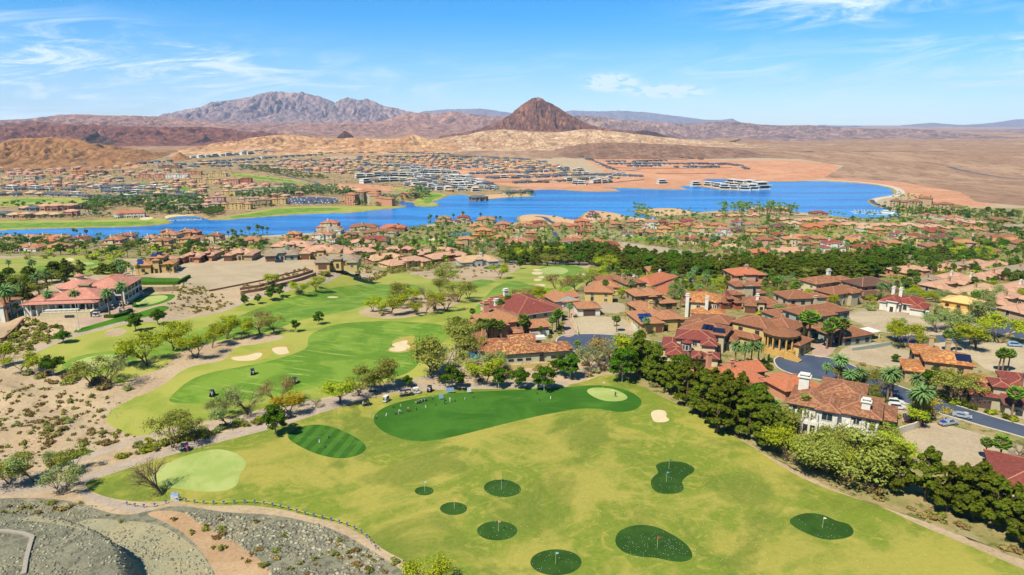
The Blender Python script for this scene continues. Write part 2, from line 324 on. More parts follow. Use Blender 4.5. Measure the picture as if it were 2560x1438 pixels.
patch('golf_grass', 'rough', [(-400, 560), (-100, 556), (0, 552), (180, 551), (300, 547), (400, 546), (470, 553), (440, 560), (330, 566), (180, 569), (0, 574), (-400, 580)], 'golf grass on the far left shore')
patch('fairway', 'fairway', [(-400, 566), (-100, 560), (0, 558), (150, 557), (300, 554), (380, 554), (395, 560), (300, 565), (100, 568), (0, 571), (-400, 578)], 'green fairway on the far left shore', 1)
patch('golf_grass', 'rough', [(520, 549), (580, 540), (640, 528), (700, 518), (800, 515), (900, 517), (1010, 515), (1012, 520), (900, 529), (780, 535), (640, 546), (570, 552)], 'golf grass along the shore below the hotel')
patch('fairway', 'fairway', [(560, 543), (640, 533), (700, 522), (780, 519), (860, 520), (840, 527), (740, 530), (660, 541), (590, 547)], 'green fairway along the shore below the hotel')
patch('golf_grass', 'rough', [(-400, 515), (-400, 495), (0, 494), (100, 493), (220, 496), (300, 508), (240, 515), (120, 512), (0, 518)], 'golf grass left of the white clubhouse across the lake')
patch('fairway', 'fairway', [(20, 498), (120, 497), (140, 501), (80, 506), (30, 506)], 'dark green fairway far left across the lake')
patch('golf_grass', 'rough', [(270, 462), (330, 456), (400, 460), (460, 466), (540, 474), (500, 480), (420, 474), (330, 466)], 'golf grass above the grey roofed rows')
patch('fairway', 'fairway', [(310, 459), (360, 457), (430, 464), (520, 475), (480, 478), (400, 470), (330, 464)], 'fairway strip above the grey roofed rows')
patch('golf_grass', 'rough', [(565, 437), (600, 433), (680, 442), (760, 452), (780, 460), (700, 455), (620, 447)], 'golf grass left of the tree lined parkway')
patch('fairway', 'fairway', [(580, 437), (620, 438), (700, 447), (765, 458), (700, 452), (610, 443)], 'fairway left of the tree lined parkway')
patch('golf_grass', 'rough', [(970, 474), (1000, 470), (1050, 476), (1110, 484), (1120, 492), (1085, 500), (1090, 508), (1104, 512), (1096, 517), (1060, 518), (1030, 512), (1035, 500), (1060, 490), (1020, 480)], 'golf point by the hotel lagoon')
patch('fairway', 'fairway', [(1060, 486), (1100, 485), (1108, 491), (1080, 499), (1078, 508), (1060, 510), (1058, 500), (1080, 492)], 'fairway on the golf point by the lagoon')
patch('beach', 'sand', [(410, 546), (415, 538), (450, 536), (490, 537), (480, 541), (445, 543), (425, 546)], 'white sand beach of the cove')
patch('beach', 'sand', [(345, 548), (360, 543), (385, 543), (380, 548), (360, 551)], 'small white beach below the white clubhouse')
ribbon('parkway', 'asphalt', [(600, 420), (680, 430), (720, 440), (790, 455), (800, 462)], 9, 'tree lined parkway climbing beyond the lake')
patch('parking_lot', 'asphalt', [(720, 494), (790, 492), (850, 497), (840, 508), (770, 511), (722, 508), (710, 500)], 'parking lot full of cars by the hotel')
ribbon('far_road', 'asphalt', [(1160, 436), (1200, 448), (1240, 462), (1245, 474)], 9, 'road down between the white modern houses')
ribbon('far_road', 'asphalt', [(1455, 392), (1490, 404), (1520, 416), (1545, 430), (1600, 424)], 12, 'grey road through the upper terraces')
# dam and right shore
ribbon('dam_crest', 'kerb', [(2045, 449), (2110, 452), (2180, 458), (2230, 466), (2256, 478), (2245, 490), (2190, 497), (2176, 506), (2195, 518)], 16, 'pale crest road of the lake dam')
ribbon('shore_road', 'asphalt', [(2178, 499), (2186, 510), (2215, 519), (2260, 524), (2330, 530)], 10, 'asphalt shore road around the marina')
patch('desert', 'desert', [(2060, 444), (2110, 415), (2000, 398), (1700, 390), (1860, 348), (2100, 335), (3400, 335), (3400, 560), (2800, 560), (2560, 515), (2440, 505), (2400, 480), (2250, 455), (2150, 448)], 'open brown desert right of the lake', 0)
ribbon('desert_road', 'asphalt', [(2370, 417), (2410, 428), (2480, 440), (2600, 452), (2800, 480)], 14, 'lone road crossing the desert', )
patch('graded_soil', 'sandpad', [(1290, 541), (1330, 536), (1400, 541), (1432, 549), (1440, 562), (1380, 568), (1310, 566), (1296, 556)], 'bare round pad on the near lake shore')
ribbon('pad_road', 'asphalt', [(1338, 541), (1362, 543), (1372, 552), (1392, 562)], 9, 'short road on the bare shore pad')
patch('graded_soil', 'sandpad', [(1452, 548), (1452, 538), (1470, 530), (1510, 530), (1560, 540), (1560, 552), (1500, 560)], 'sandy pad around the white lake villa')
patch('graded_soil', 'sandpad', [(1580, 526), (1620, 522), (1690, 521), (1730, 528), (1720, 536), (1650, 540), (1610, 536)], 'sandy spit under construction on the near shore')
# middle distance: the near town
patch('yard_ground', 'yard', [(-500, 640), (-500, 612), (0, 607), (300, 606), (500, 596), (700, 592), (900, 580), (1060, 568), (1150, 556), (1290, 562), (1450, 560), (1600, 545), (1800, 532), (2060, 540), (2250, 546), (2400, 520), (2560, 520), (3300, 560), (3300, 1500), (2700, 1500), (2560, 1400), (2300, 1300), (2100, 1230), (1900, 1130), (1700, 1010), (1560, 950), (1100, 960), (1060, 900), (1180, 800), (1450, 700), (1480, 660), (1200, 665), (1000, 690), (780, 640), (400, 650), (0, 640)], 'planted ground between the houses of the near town', 0)
patch('golf_grass', 'rough', [(-300, 690), (-300, 650), (0, 650), (60, 642), (150, 640), (230, 640), (280, 650), (300, 672), (240, 690), (120, 700), (0, 705)], 'golf mound left behind the clubhouse')
patch('fairway', 'fairway', [(50, 680), (100, 664), (160, 657), (240, 652), (262, 660), (200, 672), (130, 682), (60, 690)], 'fairway on the mound left behind the clubhouse')
patch('putting_green', 'green', [(140, 664), (170, 658), (230, 654), (240, 660), (190, 667), (150, 670)], 'pale green on the mound behind the clubhouse')
patch('sand_bunker', 'sand', ell(175, 649, 11, 4), 'oval bunker on the mound behind the clubhouse')
patch('golf_grass', 'rough', [(1000, 606), (1040, 596), (1090, 591), (1115, 596), (1112, 606), (1070, 614), (1020, 614)], 'golf hole between the town and the lake')
patch('fairway', 'fairway', [(1010, 606), (1060, 600), (1105, 596), (1100, 604), (1060, 610)], 'fairway of the hole near the lake')
patch('sand_bunker', 'sand', [(1060, 599), (1072, 596), (1095, 596), (1098, 599), (1080, 602)], 'bunkers of the hole near the lake')
patch('golf_grass', 'rough', [(1560, 595), (1620, 590), (1720, 598), (1780, 600), (1760, 606), (1660, 608), (1590, 602)], 'grass strip beside the town ponds')
patch('fairway', 'fairway', [(1570, 597), (1610, 594), (1660, 600), (1640, 605), (1590, 602)], 'fairway beside the town ponds')
patch('golf_grass', 'rough', [(2000, 590), (2060, 582), (2180, 582), (2300, 580), (2320, 588), (2200, 594), (2080, 596)], 'green common behind the right hand roofs')
patch('desert_wash', 'lot', [(1530, 600), (1600, 612), (1660, 618), (1720, 632), (1800, 640), (1880, 650), (1860, 658), (1780, 652), (1700, 645), (1640, 636), (1560, 622)], 'bare sandy wash behind the tree belt')
for q, lb in (([(1330, 594), (1300, 600), (1290, 590), (1330, 585)], 'small pond beyond the pine belt'), ([(1612, 593), (1650, 591), (1690, 594), (1660, 599), (1620, 598)], 'narrow town pond left'), ([(1770, 592), (1800, 588), (1850, 590), (1850, 600), (1810, 602), (1775, 598)], 'round town pond right of the brown villa'),
              ([(1118, 588), (1150, 582), (1200, 581), (1180, 588), (1140, 592)], 'pond beside the golf hole near the lake')):
    patch('pond', 'pond', q, lb)
ribbon('main_road', 'asphalt', [(1230, 654), (1330, 656), (1420, 659), (1500, 660), (1600, 672), (1720, 684), (1900, 692), (2060, 690), (2160, 702), (2260, 718), (2340, 738), (2420, 752), (2490, 770), (2540, 800), (2590, 850)], 13, 'main road through the pine belt')
ribbon('side_road', 'asphalt', [(2580, 800), (2520, 818), (2440, 834), (2360, 846), (2250, 852)], 10, 'side road curving to the right hand corner')
patch('pond', 'pond', [(1600, 695), (1640, 692), (1700, 697), (1780, 704), (1860, 706), (1850, 714), (1780, 712), (1700, 706), (1620, 703)], 'long dark pond under the pine belt')
ribbon('town_road', 'asphalt', [(1385, 580), (1392, 590), (1380, 600), (1360, 612)], 7, 'short road between palms near the shore')
ribbon('town_road', 'asphalt', [(2040, 628), (2090, 624), (2130, 622)], 6, 'short road beside the flat roofed house')
# golf course
patch('golf_grass', 'rough', [(258, 1048), (285, 1018), (330, 1000), (345, 985), (300, 955), (150, 938), (95, 905), (70, 880), (130, 862), (200, 838), (300, 813), (400, 801), (480, 796), (560, 778), (610, 756), (660, 741), (730, 727), (830, 708), (930, 690), (1000, 681),
   (1040, 684), (1075, 695), (1130, 700), (1180, 712), (1240, 700), (1285, 680), (1300, 664), (1360, 660), (1430, 661), (1475, 672), (1480, 695), (1450, 720), (1400, 738), (1330, 735), (1290, 752), (1230, 770), (1190, 800), (1150, 826), (1140, 850), (1150, 880), (1120, 920), (1080, 950), (1030, 958),
   (960, 960), (880, 975), (790, 1000), (700, 1010), (610, 1035), (540, 1050), (460, 1058), (400, 1076), (345, 1095), (290, 1075)], 'yellow green rough of the golf course')
patch('fairway', 'fairway', [(418, 1004), (432, 985), (470, 952), (520, 932), (600, 917), (680, 902), (740, 884), (772, 868), (768, 845), (790, 826), (850, 808), (950, 801), (1050, 806), (1110, 812), (1125, 835), (1105, 860), (1060, 890), (1035, 925), (990, 945), (900, 955), (820, 962), (720, 985), (600, 1000), (520, 1008), (450, 1009)], 'near fairway with three carts and a bunker')
patch('fairway', 'fairway', [(150, 925), (160, 905), (200, 888), (300, 874), (400, 862), (470, 840), (520, 815), (600, 790), (640, 772), (720, 745), (790, 728), (870, 714), (960, 710), (1040, 712), (1058, 719), (1030, 735), (960, 748), (900, 770), (820, 788), (740, 802), (680, 830), (600, 838), (480, 868), (430, 885), (380, 892), (330, 900), (300, 925), (220, 940)], 'long upper fairway crossing the course')
patch('fairway', 'fairway', [(1178, 785), (1200, 758), (1220, 735), (1240, 716), (1275, 702), (1300, 704), (1330, 714), (1380, 722), (1420, 712), (1440, 700), (1400, 690), (1355, 685), (1340, 672), (1380, 662), (1440, 664), (1470, 680), (1465, 700), (1420, 730), (1350, 735), (1290, 748), (1240, 768), (1200, 790)], 'far fairway leading to the last green')
patch('dirt_ground', 'dirt', [(330, 998), (300, 962), (340, 940), (400, 926), (425, 905), (450, 880), (520, 858), (600, 846), (655, 836), (705, 838), (712, 846), (650, 860), (592, 866), (575, 884), (560, 903), (480, 914), (442, 935), (420, 955), (380, 978)], 'dirt strip with mesquites between the fairways')
patch('dirt_ground', 'dirt', [(885, 784), (920, 768), (990, 752), (1040, 740), (1080, 733), (1130, 738), (1160, 748), (1140, 765), (1090, 780), (1020, 795), (950, 798)], 'dirt island with mesquites mid course')
patch('dirt_ground', 'dirt', [(1010, 683), (1060, 678), (1150, 672), (1230, 662), (1290, 660), (1290, 680), (1240, 700), (1180, 710), (1140, 702), (1090, 700), (1050, 690)], 'pale dirt around the far tee')
patch('dirt_ground', 'dirt', [(1120, 935), (1180, 905), (1240, 905), (1450, 905), (1600, 900), (1580, 935), (1500, 950), (1300, 955), (1150, 958)], 'dirt behind the row of ash trees')
patch('flower_bed', 'dirt', [(258, 832), (275, 822), (310, 820), (320, 830), (300, 840), (270, 842)], 'gravel bed with tufts below the flagpole')
patch('tee_box', 'fairway', [(1162, 713), (1190, 697), (1245, 702), (1215, 715), (1195, 720)], 'rectangular far tee on the dirt', 1)
patch('tee_box', 'tee', [(1205, 672), (1215, 666), (1265, 662), (1260, 668), (1230, 674)], 'dark tee near the pale dirt', 1)
patch('tee_box', 'tee', ell(1132, 680, 14, 4), 'small dark oval tee on the pale dirt')
patch('tee_box', 'tee', [(128, 1158), (140, 1147), (180, 1132), (220, 1124), (242, 1128), (238, 1138), (205, 1150), (165, 1163), (135, 1165)], 'dark green tee among desert shrubs')
patch('tee_box', 'tee', [(690, 1020), (740, 1003), (770, 1006), (755, 1018), (715, 1028)], 'small dark tee behind the yellow mesquite')
patch('putting_green', 'green', [(165, 925), (180, 905), (230, 890), (280, 885), (310, 895), (290, 910), (240, 920), (190, 935)], 'pale green at the left end of the course')
patch('putting_green', 'green', ell(1385, 677, 36, 10), 'far pale putting green')
for q, lb in (([(575, 893), (600, 891), (622, 888), (640, 882), (656, 882), (655, 890), (640, 900), (610, 903), (583, 901)], 'kidney shaped bunker by the dirt strip'), ([(680, 870), (700, 867), (718, 867), (719, 877), (726, 882), (706, 887), (690, 886), (680, 876)], 'right of the paired bunkers'),
              ([(975, 862), (1000, 853), (1022, 850), (1015, 862), (1030, 865), (1015, 876), (995, 880), (972, 877), (975, 870), (992, 868)], 'forked bunker in the near fairway'),
              ([(1333, 712), (1350, 710), (1365, 711), (1362, 716), (1345, 718)], 'lowest of the far bunkers'), (ell(1344, 700, 10, 3), 'second of the far bunkers'), (ell(1354, 693, 9, 3), 'third of the far bunkers'), (ell(1343, 683, 14, 4), 'wide far bunker'), (ell(1343, 675, 11, 2.5), 'topmost of the far bunkers'),
              ([(1437, 686), (1452, 683), (1468, 686), (1462, 692), (1448, 692)], 'bunker right of the far green'), (ell(832, 743, 14, 2), 'thin pale bunker on the upper fairway'),
              ([(1466, 948), (1485, 942), (1510, 941), (1528, 946), (1522, 955), (1495, 959), (1470, 957)], 'bunker behind the range green')):
    c = np.mean(q, 0)
    if c[1] > 800 and c[0] < 1200: patch('bunker_rim', 'bunkerrim', [(c[0]+(x-c[0])*1.45+8, c[1]+(y-c[1])*1.5-4) for x, y in q], 'dry grass rim of the '+lb)
    patch('sand_bunker', 'sand', q, lb)
# driving range
patch('driving_range', 'rangeturf', [(208, 1218), (228, 1195), (262, 1176), (320, 1162), (420, 1135), (500, 1115), (560, 1100), (680, 1072), (735, 1055), (850, 1018), (930, 994), (1000, 982), (1100, 974), (1240, 970), (1400, 966), (1455, 956), (1500, 938), (1545, 935), (1600, 962), (1655, 992), (1725, 1022), (1805, 1077), (1875, 1112), (1960, 1172), (2040, 1212), (2120, 1240), (2200, 1264), (2300, 1314), (2400, 1354), (2500, 1398), (2600, 1440), (2800, 1560), (1160, 1560), (1100, 1480), (1060, 1438), (1010, 1400), (960, 1376), (920, 1345), (850, 1308), (760, 1288), (700, 1272), (620, 1262), (560, 1265), (500, 1264), (440, 1252), (340, 1256), (260, 1243)], 'wide patchy turf of the driving range')
patch('tee_line', 'tee', [(930, 1050), (945, 1025), (1000, 1003), (1100, 987), (1200, 978), (1350, 972), (1440, 966), (1500, 962), (1560, 972), (1600, 992), (1606, 1010), (1590, 1025), (1550, 1032), (1500, 1022), (1450, 1021), (1400, 1029), (1300, 1050), (1200, 1076), (1110, 1098), (1050, 1105), (1000, 1098), (950, 1076)], 'long dark tee line of the driving range')
patch('putting_green', 'green', [(1463, 976), (1485, 968), (1530, 971), (1562, 984), (1572, 996), (1550, 1004), (1510, 1003), (1480, 991)], 'pale green at the end of the tee line')
patch('practice_tee', 'teestripe', [(713, 1090), (740, 1068), (790, 1060), (830, 1066), (880, 1087), (912, 1108), (917, 1125), (895, 1140), (850, 1148), (790, 1136), (740, 1112)], 'striped practice tee beside the ash tree')
patch('putting_green', 'green', [(372, 1197), (395, 1168), (460, 1140), (530, 1122), (575, 1126), (610, 1145), (618, 1162), (597, 1186), (598, 1205), (580, 1224), (530, 1231), (470, 1226), (400, 1216)], 'large pale practice green')
for q, lb in ((ell(1060.5, 1227.5, 24, 11.5), 'smallest dark target green'), (ell(1134, 1271.5, 34.5, 16.5), 'dark target green with the orange flag'), (ell(1256, 1221, 47, 22, 18, .06), 'upper dark target green with scattered balls'), (ell(1243, 1327, 51, 24.5), 'middle dark target green'), (ell(1390, 1406, 65, 33), 'large oval target green at the bottom edge'),
              ([(1640, 1160), (1670, 1152), (1710, 1155), (1736, 1168), (1736, 1180), (1712, 1194), (1703, 1206), (1712, 1222), (1700, 1233), (1662, 1236), (1635, 1229), (1625, 1207), (1632, 1192), (1648, 1182), (1640, 1170)], 'waisted dark target green'),
              ([(1537, 1348), (1548, 1325), (1590, 1311), (1640, 1315), (1685, 1338), (1720, 1362), (1734, 1390), (1722, 1403), (1690, 1406), (1640, 1394), (1600, 1393), (1560, 1382), (1540, 1364)], 'bean shaped target green with the red flag'),
              ([(1970, 1302), (1990, 1288), (2025, 1281), (2062, 1288), (2092, 1303), (2122, 1309), (2136, 1326), (2130, 1341), (2100, 1349), (2060, 1350), (2020, 1336), (1985, 1318)], 'pear shaped target green with the white flag')):
    patch('target_green', 'target', q, lb)
patch('sand_bunker', 'sand', [(1626, 1031), (1640, 1024), (1662, 1026), (1668, 1036), (1664, 1042), (1676, 1049), (1664, 1056), (1636, 1056), (1630, 1046)], 'white bunker between range and pines')
# paths
ribbon('cart_path', 'concrete', [(-80, 1232), (0, 1226), (80, 1222), (150, 1212), (230, 1190), (320, 1160), (420, 1130), (520, 1103), (620, 1078), (700, 1056), (760, 1035), (850, 1008), (930, 984), (1000, 973), (1080, 968), (1160, 966), (1260, 965), (1420, 959)], 4.6, 'concrete cart path along the driving range')
ribbon('cart_path', 'concrete', [(-80, 1218), (20, 1207), (90, 1194), (150, 1170), (220, 1142), (300, 1112), (370, 1092), (450, 1078), (540, 1066), (600, 1050), (680, 1030), (760, 1012), (840, 998), (900, 985), (960, 962), (1030, 952), (1080, 944), (1110, 925), (1125, 900), (1145, 868)], 3.0, 'narrow upper cart path')
ribbon('cart_path', 'concrete', [(20, 905), (60, 890), (100, 872), (130, 860), (180, 840), (240, 822), (300, 808), (400, 797), (480, 793), (540, 782), (585, 766), (615, 750), (680, 733), (750, 718), (830, 702), (920, 686), (1000, 674), (1060, 668)], 3.0, 'cart path under the clubhouse')
patch('paved_apron', 'concrete', [(196, 1236), (212, 1222), (240, 1236), (300, 1252), (350, 1262), (390, 1268), (340, 1284), (290, 1272), (240, 1258)], 'pale concrete apron at the rocky corner', 0)
patch('paved_yard', 'paver', [(190, 806), (235, 780), (285, 765), (310, 745), (330, 735), (352, 728), (372, 735), (340, 755), (330, 775), (310, 790), (270, 800), (230, 812), (200, 815)], 'paved cart yard of the clubhouse')
patch('lawn', 'lawn', [(178, 828), (230, 812), (290, 795), (360, 778), (400, 764), (430, 770), (400, 785), (330, 800), (260, 815), (195, 834)], 'bright lawn below the clubhouse')
patch('lawn', 'lawn', [(325, 758), (345, 742), (380, 737), (430, 735), (442, 740), (420, 755), (370, 768), (335, 772)], 'lawn ring around the clubhouse green')
patch('putting_green', 'green', [(338, 757), (352, 746), (385, 739), (415, 738), (422, 745), (400, 755), (370, 763), (345, 764)], 'small putting green beside the clubhouse')
patch('lawn', 'lawn', [(310, 700), (320, 694), (452, 695), (450, 706), (440, 711), (322, 713)], 'flat lawn shelf right of the clubhouse', 0)
patch('graded_lot', 'lot', [(435, 664), (520, 658), (640, 651), (745, 655), (765, 662), (740, 678), (660, 700), (600, 714), (520, 726), (470, 708), (440, 690)], 'bare graded lot above the clubhouse')
# bottom left rocks
patch('rocky_ground', 'rock', [(-300, 1270), (0, 1245), (120, 1245), (200, 1256), (260, 1280), (320, 1290), (380, 1275), (450, 1262), (560, 1282), (680, 1285), (800, 1310), (880, 1345), (950, 1390), (1000, 1420), (1060, 1480), (1100, 1560), (-300, 1560)], 'dark rocky ground at the bottom left')
patch('gravel_ground', 'gravel', [(40, 1300), (90, 1290), (200, 1295), (300, 1300), (400, 1310), (450, 1340), (500, 1380), (540, 1440), (560, 1560), (300, 1560), (292, 1420), (280, 1365), (230, 1330), (120, 1305)], 'grey green gravel bowl')
patch('dirt_track', 'reddirt', [(360, 1284), (400, 1275), (460, 1280), (520, 1310), (590, 1350), (650, 1400), (690, 1440), (740, 1560), (560, 1560), (545, 1440), (500, 1370), (450, 1325), (400, 1300)], 'reddish dirt track running down to the corner')
# right hand streets and lots
patch('graded_lot', 'lot', [(1430, 800), (1460, 790), (1530, 792), (1570, 800), (1600, 830), (1560, 842), (1500, 838), (1440, 835)], 'gravel lot above the first turning circle', 1)
patch('graded_lot', 'lot', [(1440, 752), (1540, 756), (1565, 762), (1560, 785), (1480, 780), (1440, 768)], 'gravel lot behind the red tiled mansion', 1)
patch('graded_lot', 'lot', [(2090, 880), (2150, 855), (2200, 856), (2300, 890), (2330, 915), (2270, 925), (2180, 915), (2110, 895)], 'gravel lot above the second turning circle', 1)
patch('graded_lot', 'lot', [(2110, 790), (2160, 776), (2300, 782), (2400, 800), (2460, 812), (2400, 835), (2280, 842), (2180, 825)], 'gravel lot behind the framed house', 1)
patch('graded_lot', 'lot', [(2310, 862), (2400, 850), (2520, 858), (2700, 880), (2700, 960), (2560, 930), (2480, 935), (2420, 890), (2330, 878)], 'gravel lot right of the mottled roof', 1)
patch('graded_lot', 'lot', [(2200, 1095), (2290, 1060), (2330, 1055), (2420, 1075), (2560, 1115), (2700, 1160), (2700, 1200), (2560, 1190), (2470, 1175), (2350, 1150), (2280, 1120)], 'empty gravel lot beside the pickup', 1)
patch('turning_circle', 'asphalt', [(1390, 852), (1400, 841), (1430, 836), (1490, 835), (1560, 840), (1620, 850), (1700, 862), (1700, 874), (1620, 866), (1560, 868), (1530, 876), (1480, 880), (1430, 878), (1400, 868)], 'asphalt turning circle by the mottled roof bungalow')
patch('turning_circle', 'asphalt', [(1934, 902), (1945, 892), (1980, 886), (2030, 888), (2080, 896), (2125, 910), (2170, 935), (2230, 960), (2330, 995), (2440, 1030), (2560, 1065), (2800, 1130), (2800, 1170), (2560, 1092), (2440, 1060), (2330, 1028), (2240, 1000), (2150, 975), (2080, 955), (2000, 940), (1950, 925)], 'second turning circle and its street')
patch('asphalt_patch', 'asphaltdark', [(1942, 893), (1955, 891), (2008, 902), (2000, 907)], 'dark repaired strip in the second circle', 0)
patch('driveway', 'paver', [(1425, 765), (1445, 775), (1430, 800), (1440, 838), (1415, 845), (1400, 830), (1418, 800)], 'paved drive of the red tiled mansion', 1)
patch('driveway', 'paver', [(2040, 855), (2075, 845), (2100, 850), (2085, 880), (2060, 895), (2030, 890), (2030, 870)], 'paved drive of the grey green villa', 1)
patch('driveway', 'paver', [(1930, 880), (1960, 870), (2010, 880), (2000, 892), (1950, 896)], 'red paved forecourt of the arched villa', 1)
patch('driveway', 'paver', [(2180, 1015), (2200, 992), (2245, 1000), (2290, 1025), (2270, 1060), (2230, 1040)], 'drive beside the white villa', 1)
patch('driveway', 'paver', [(2280, 778), (2310, 775), (2345, 790), (2320, 800)], 'pink paved drive by the framed house', 1)
patch('pool', 'pool', [(1168, 882), (1188, 880), (1196, 894), (1178, 897)], 'turquoise pool beside the mottled roof bungalow', 0)
# -------- one triangulation for everything
def to_w(xy): return np.stack([np.arctan2(xy[:, 0], xy[:, 1]), np.log(np.hypot(xy[:, 0], xy[:, 1]))], 1)*8
rows = np.concatenate([np.geomspace(18, 95, 30)[:-1], np.exp(np.arange(math.log(95), math.log(700), .0085)), np.exp(np.arange(math.log(704), math.log(2600), .011)), np.geomspace(2640, 30500, 130)])
ths = np.concatenate([np.radians([-75, -66, -60, -53, -48]), np.radians(np.arange(-44, 44.01, .42)), np.radians([48, 53, 60, 66, 75])])
TT, RR = np.meshgrid(ths, np.log(rows)); base = np.stack([TT.ravel(), RR.ravel()], 1)*8
vs = [Vector((float(a), float(b))) for a, b in base]; es = []; polys = []
_d = np.roll(LAKE_W, -1, 0)-np.roll(LAKE_W, 1, 0); _d /= np.linalg.norm(_d, axis=1)[:, None]+1e-9; _s = 1 if np.sum(LAKE_W[:, 0]*np.roll(LAKE_W[:, 1], -1)-np.roll(LAKE_W[:, 0], -1)*LAKE_W[:, 1]) > 0 else -1
PATCH.append(('lake_shore', 'reeds', LAKE_W+np.stack([_d[:, 1], -_d[:, 0]], 1)*7*_s, 'narrow reedy margin of the lake'))
PATCH.append(('lake', 'water', LAKE_W, 'blue lake'))
for nm, mt, w, lb in PATCH:
    q = to_w(w); n0 = len(vs); vs += [Vector((float(a), float(b))) for a, b in q]
    es += [(n0+i, n0+(i+1) % len(q)) for i in range(len(q))]; polys.append(q)
cv, _, cf, _, _, _ = delaunay_2d_cdt(vs, es, [], 0, 1e-6, False)
CV = np.array([(v[0], v[1]) for v in cv])/8; CF = np.array([f for f in cf if len(f) == 3])
rr = np.exp(CV[:, 1]); GX, GY = rr*np.sin(CV[:, 0]), rr*np.cos(CV[:, 0]); GZ = H(GX, GY)
cen = (CV[CF].mean(1))*8; lay = np.full(len(CF), -1)
for i, q in enumerate(polys):
    lo, hi = q.min(0), q.max(0); m = (cen[:, 0] > lo[0]) & (cen[:, 0] < hi[0]) & (cen[:, 1] > lo[1]) & (cen[:, 1] < hi[1]); ii = np.nonzero(m)[0]
    if len(ii):
        s = sdf(q, cen[ii, 0], cen[ii, 1]); lay[ii[s < 0]] = i
GP = np.stack([GX, GY, GZ], 1)
li = len(PATCH)-1
for i in range(-1, len(PATCH)):
    fs = CF[lay == i]
    if i == li: fs2 = fs; nm, mt, lb = 'lake_bed', 'farland', 'bed of the lake under the water'
    elif i < 0: nm, mt, lb = 'ground', 'dirt', 'sandy desert ground'
    else: nm, mt, _, lb = PATCH[i]
    if not len(fs): continue
    u, inv = np.unique(fs, return_inverse=True); V = GP[u]
    o = mesh_obj(nm, V, inv.reshape(-1, 3), M[mt], smooth=True); tag(o, lb, kind='structure')
# the lake surface: level sheet reaching under its banks
cen_l = LAKE_W.mean(0)
n = len(LAKE_W); d = np.roll(LAKE_W, -1, 0)-np.roll(LAKE_W, 1, 0); d /= np.linalg.norm(d, axis=1)[:, None]+1e-9
area = np.sum(LAKE_W[:, 0]*np.roll(LAKE_W[:, 1], -1)-np.roll(LAKE_W[:, 0], -1)*LAKE_W[:, 1]); sg = 1 if area > 0 else -1
o2, _, f2, _, _, _ = delaunay_2d_cdt([Vector(map(float, p)) for p in LAKE_W], [(i, (i+1) % n) for i in range(n)], [], 1, 1e-4, False)
tag(mesh_obj('lake', [(v[0], v[1], -80.0) for v in o2], [list(f) for f in f2], M['water']), 'long blue lake across the valley', kind='structure')

# ------------------------------------------------------------------ mountains and hills
def mountain(name, mat, sil, D, front, back, label, gul=.5, freq=1.0, step=4, nv=70, pw=1.25, seed=0, sink=6, lump=.0, rugged=0.0):
    sil = np.array(sil, float); pxs = np.arange(sil[0, 0], sil[-1, 0]+.1, step); pys = np.interp(pxs, sil[:, 0], sil[:, 1])
    x = (pxs-1280)/FPX; y = (719-pys)/FPX; dy = math.cos(PITCH)+y*math.sin(PITCH); dz = -math.sin(PITCH)+y*math.cos(PITCH)
    t = D/dy; X = x*t; Z = CZ+dz*t
    v = np.linspace(0, 1, nv); vf = nv*2//3
    s = np.concatenate([np.linspace(0, 1, vf), np.linspace(1, 0, nv-vf+1)[1:]]); Yo = np.concatenate([-front*(1-np.linspace(0, 1, vf)), back*np.linspace(0, 1, nv-vf+1)[1:]])
    XX = np.repeat(X[None], nv, 0); YY = D+np.repeat(Yo[:, None], len(X), 1); S = np.repeat(s[:, None], len(X), 1)
    XX = XX+(fbm(XX/front*3+seed, YY/front*3, 3)-.5)*front*.25*(1-S)
    G0 = H0(XX.ravel(), YY.ravel()).reshape(XX.shape)-sink
    hgt = np.maximum(Z[None]-G0, 0); sc = front/freq
    w1 = (fbm(XX/sc*2.2+seed*3.1, YY/sc*.9+seed, 4)-.5)
    g = np.abs(fbm(XX/sc*5+w1*3+seed*1.7, YY/sc*1.5+5, 5, .55)*2-1); g = 1-np.clip(g*3.4, 0, 1)
    g2 = np.abs(fbm(XX/sc*14+w1*6+seed, YY/sc*6+2, 4, .6)*2-1); g2 = 1-np.clip(g2*2.4, 0, 1)
    env = np.clip(4*S*(1-S), 0, 1)**.6+.12*S
    prof = S**pw
    if lump: prof = prof*(1-lump)+lump*np.clip(S*1.6, 0, 1)**.8
    hh = hgt*prof*(1-gul*env*(g*.62+g2*.5))
    if rugged: hh = hh*(1+rugged*(fbm(XX/sc*9+seed, YY/sc*9, 5, .6)-.5)*env*2)
    hh[vf-1] = hgt[vf-1]*(1-.03*g2[vf-1])
    ZZ = G0+hh
    V = np.stack([XX, YY, ZZ], 2).reshape(-1, 3); nx = len(X); a = (np.arange(nv-1)[:, None]*nx+np.arange(nx-1)[None]).ravel()
    F = np.stack([a, a+1, a+nx+1, a+nx], 1)
    tag(mesh_obj(name, V, F, M[mat], smooth=True), label, kind='structure')
mountain('mountain_range', 'bluerange', [(1000, 296), (1060, 278), (1100, 274), (1150, 272), (1200, 271), (1240, 276), (1290, 284), (1330, 290), (1400, 280), (1430, 276), (1500, 278), (1550, 276), (1620, 281), (1700, 291), (1760, 299), (1800, 300), (1830, 296), (1850, 306), (1900, 312)], 24000, 3000, 2500, 'pale blue range far behind the pyramid', .35, 2, 5, 40)
mountain('mountain_range', 'bluerange', [(1850, 318), (2000, 318), (2060, 312), (2100, 318), (2200, 322), (2260, 318), (2290, 310), (2330, 307), (2400, 313), (2480, 308), (2540, 298), (2620, 296), (2800, 285), (3000, 300)], 22000, 3500, 2500, 'blue range low on the right horizon', .35, 2, 6, 40, seed=2)
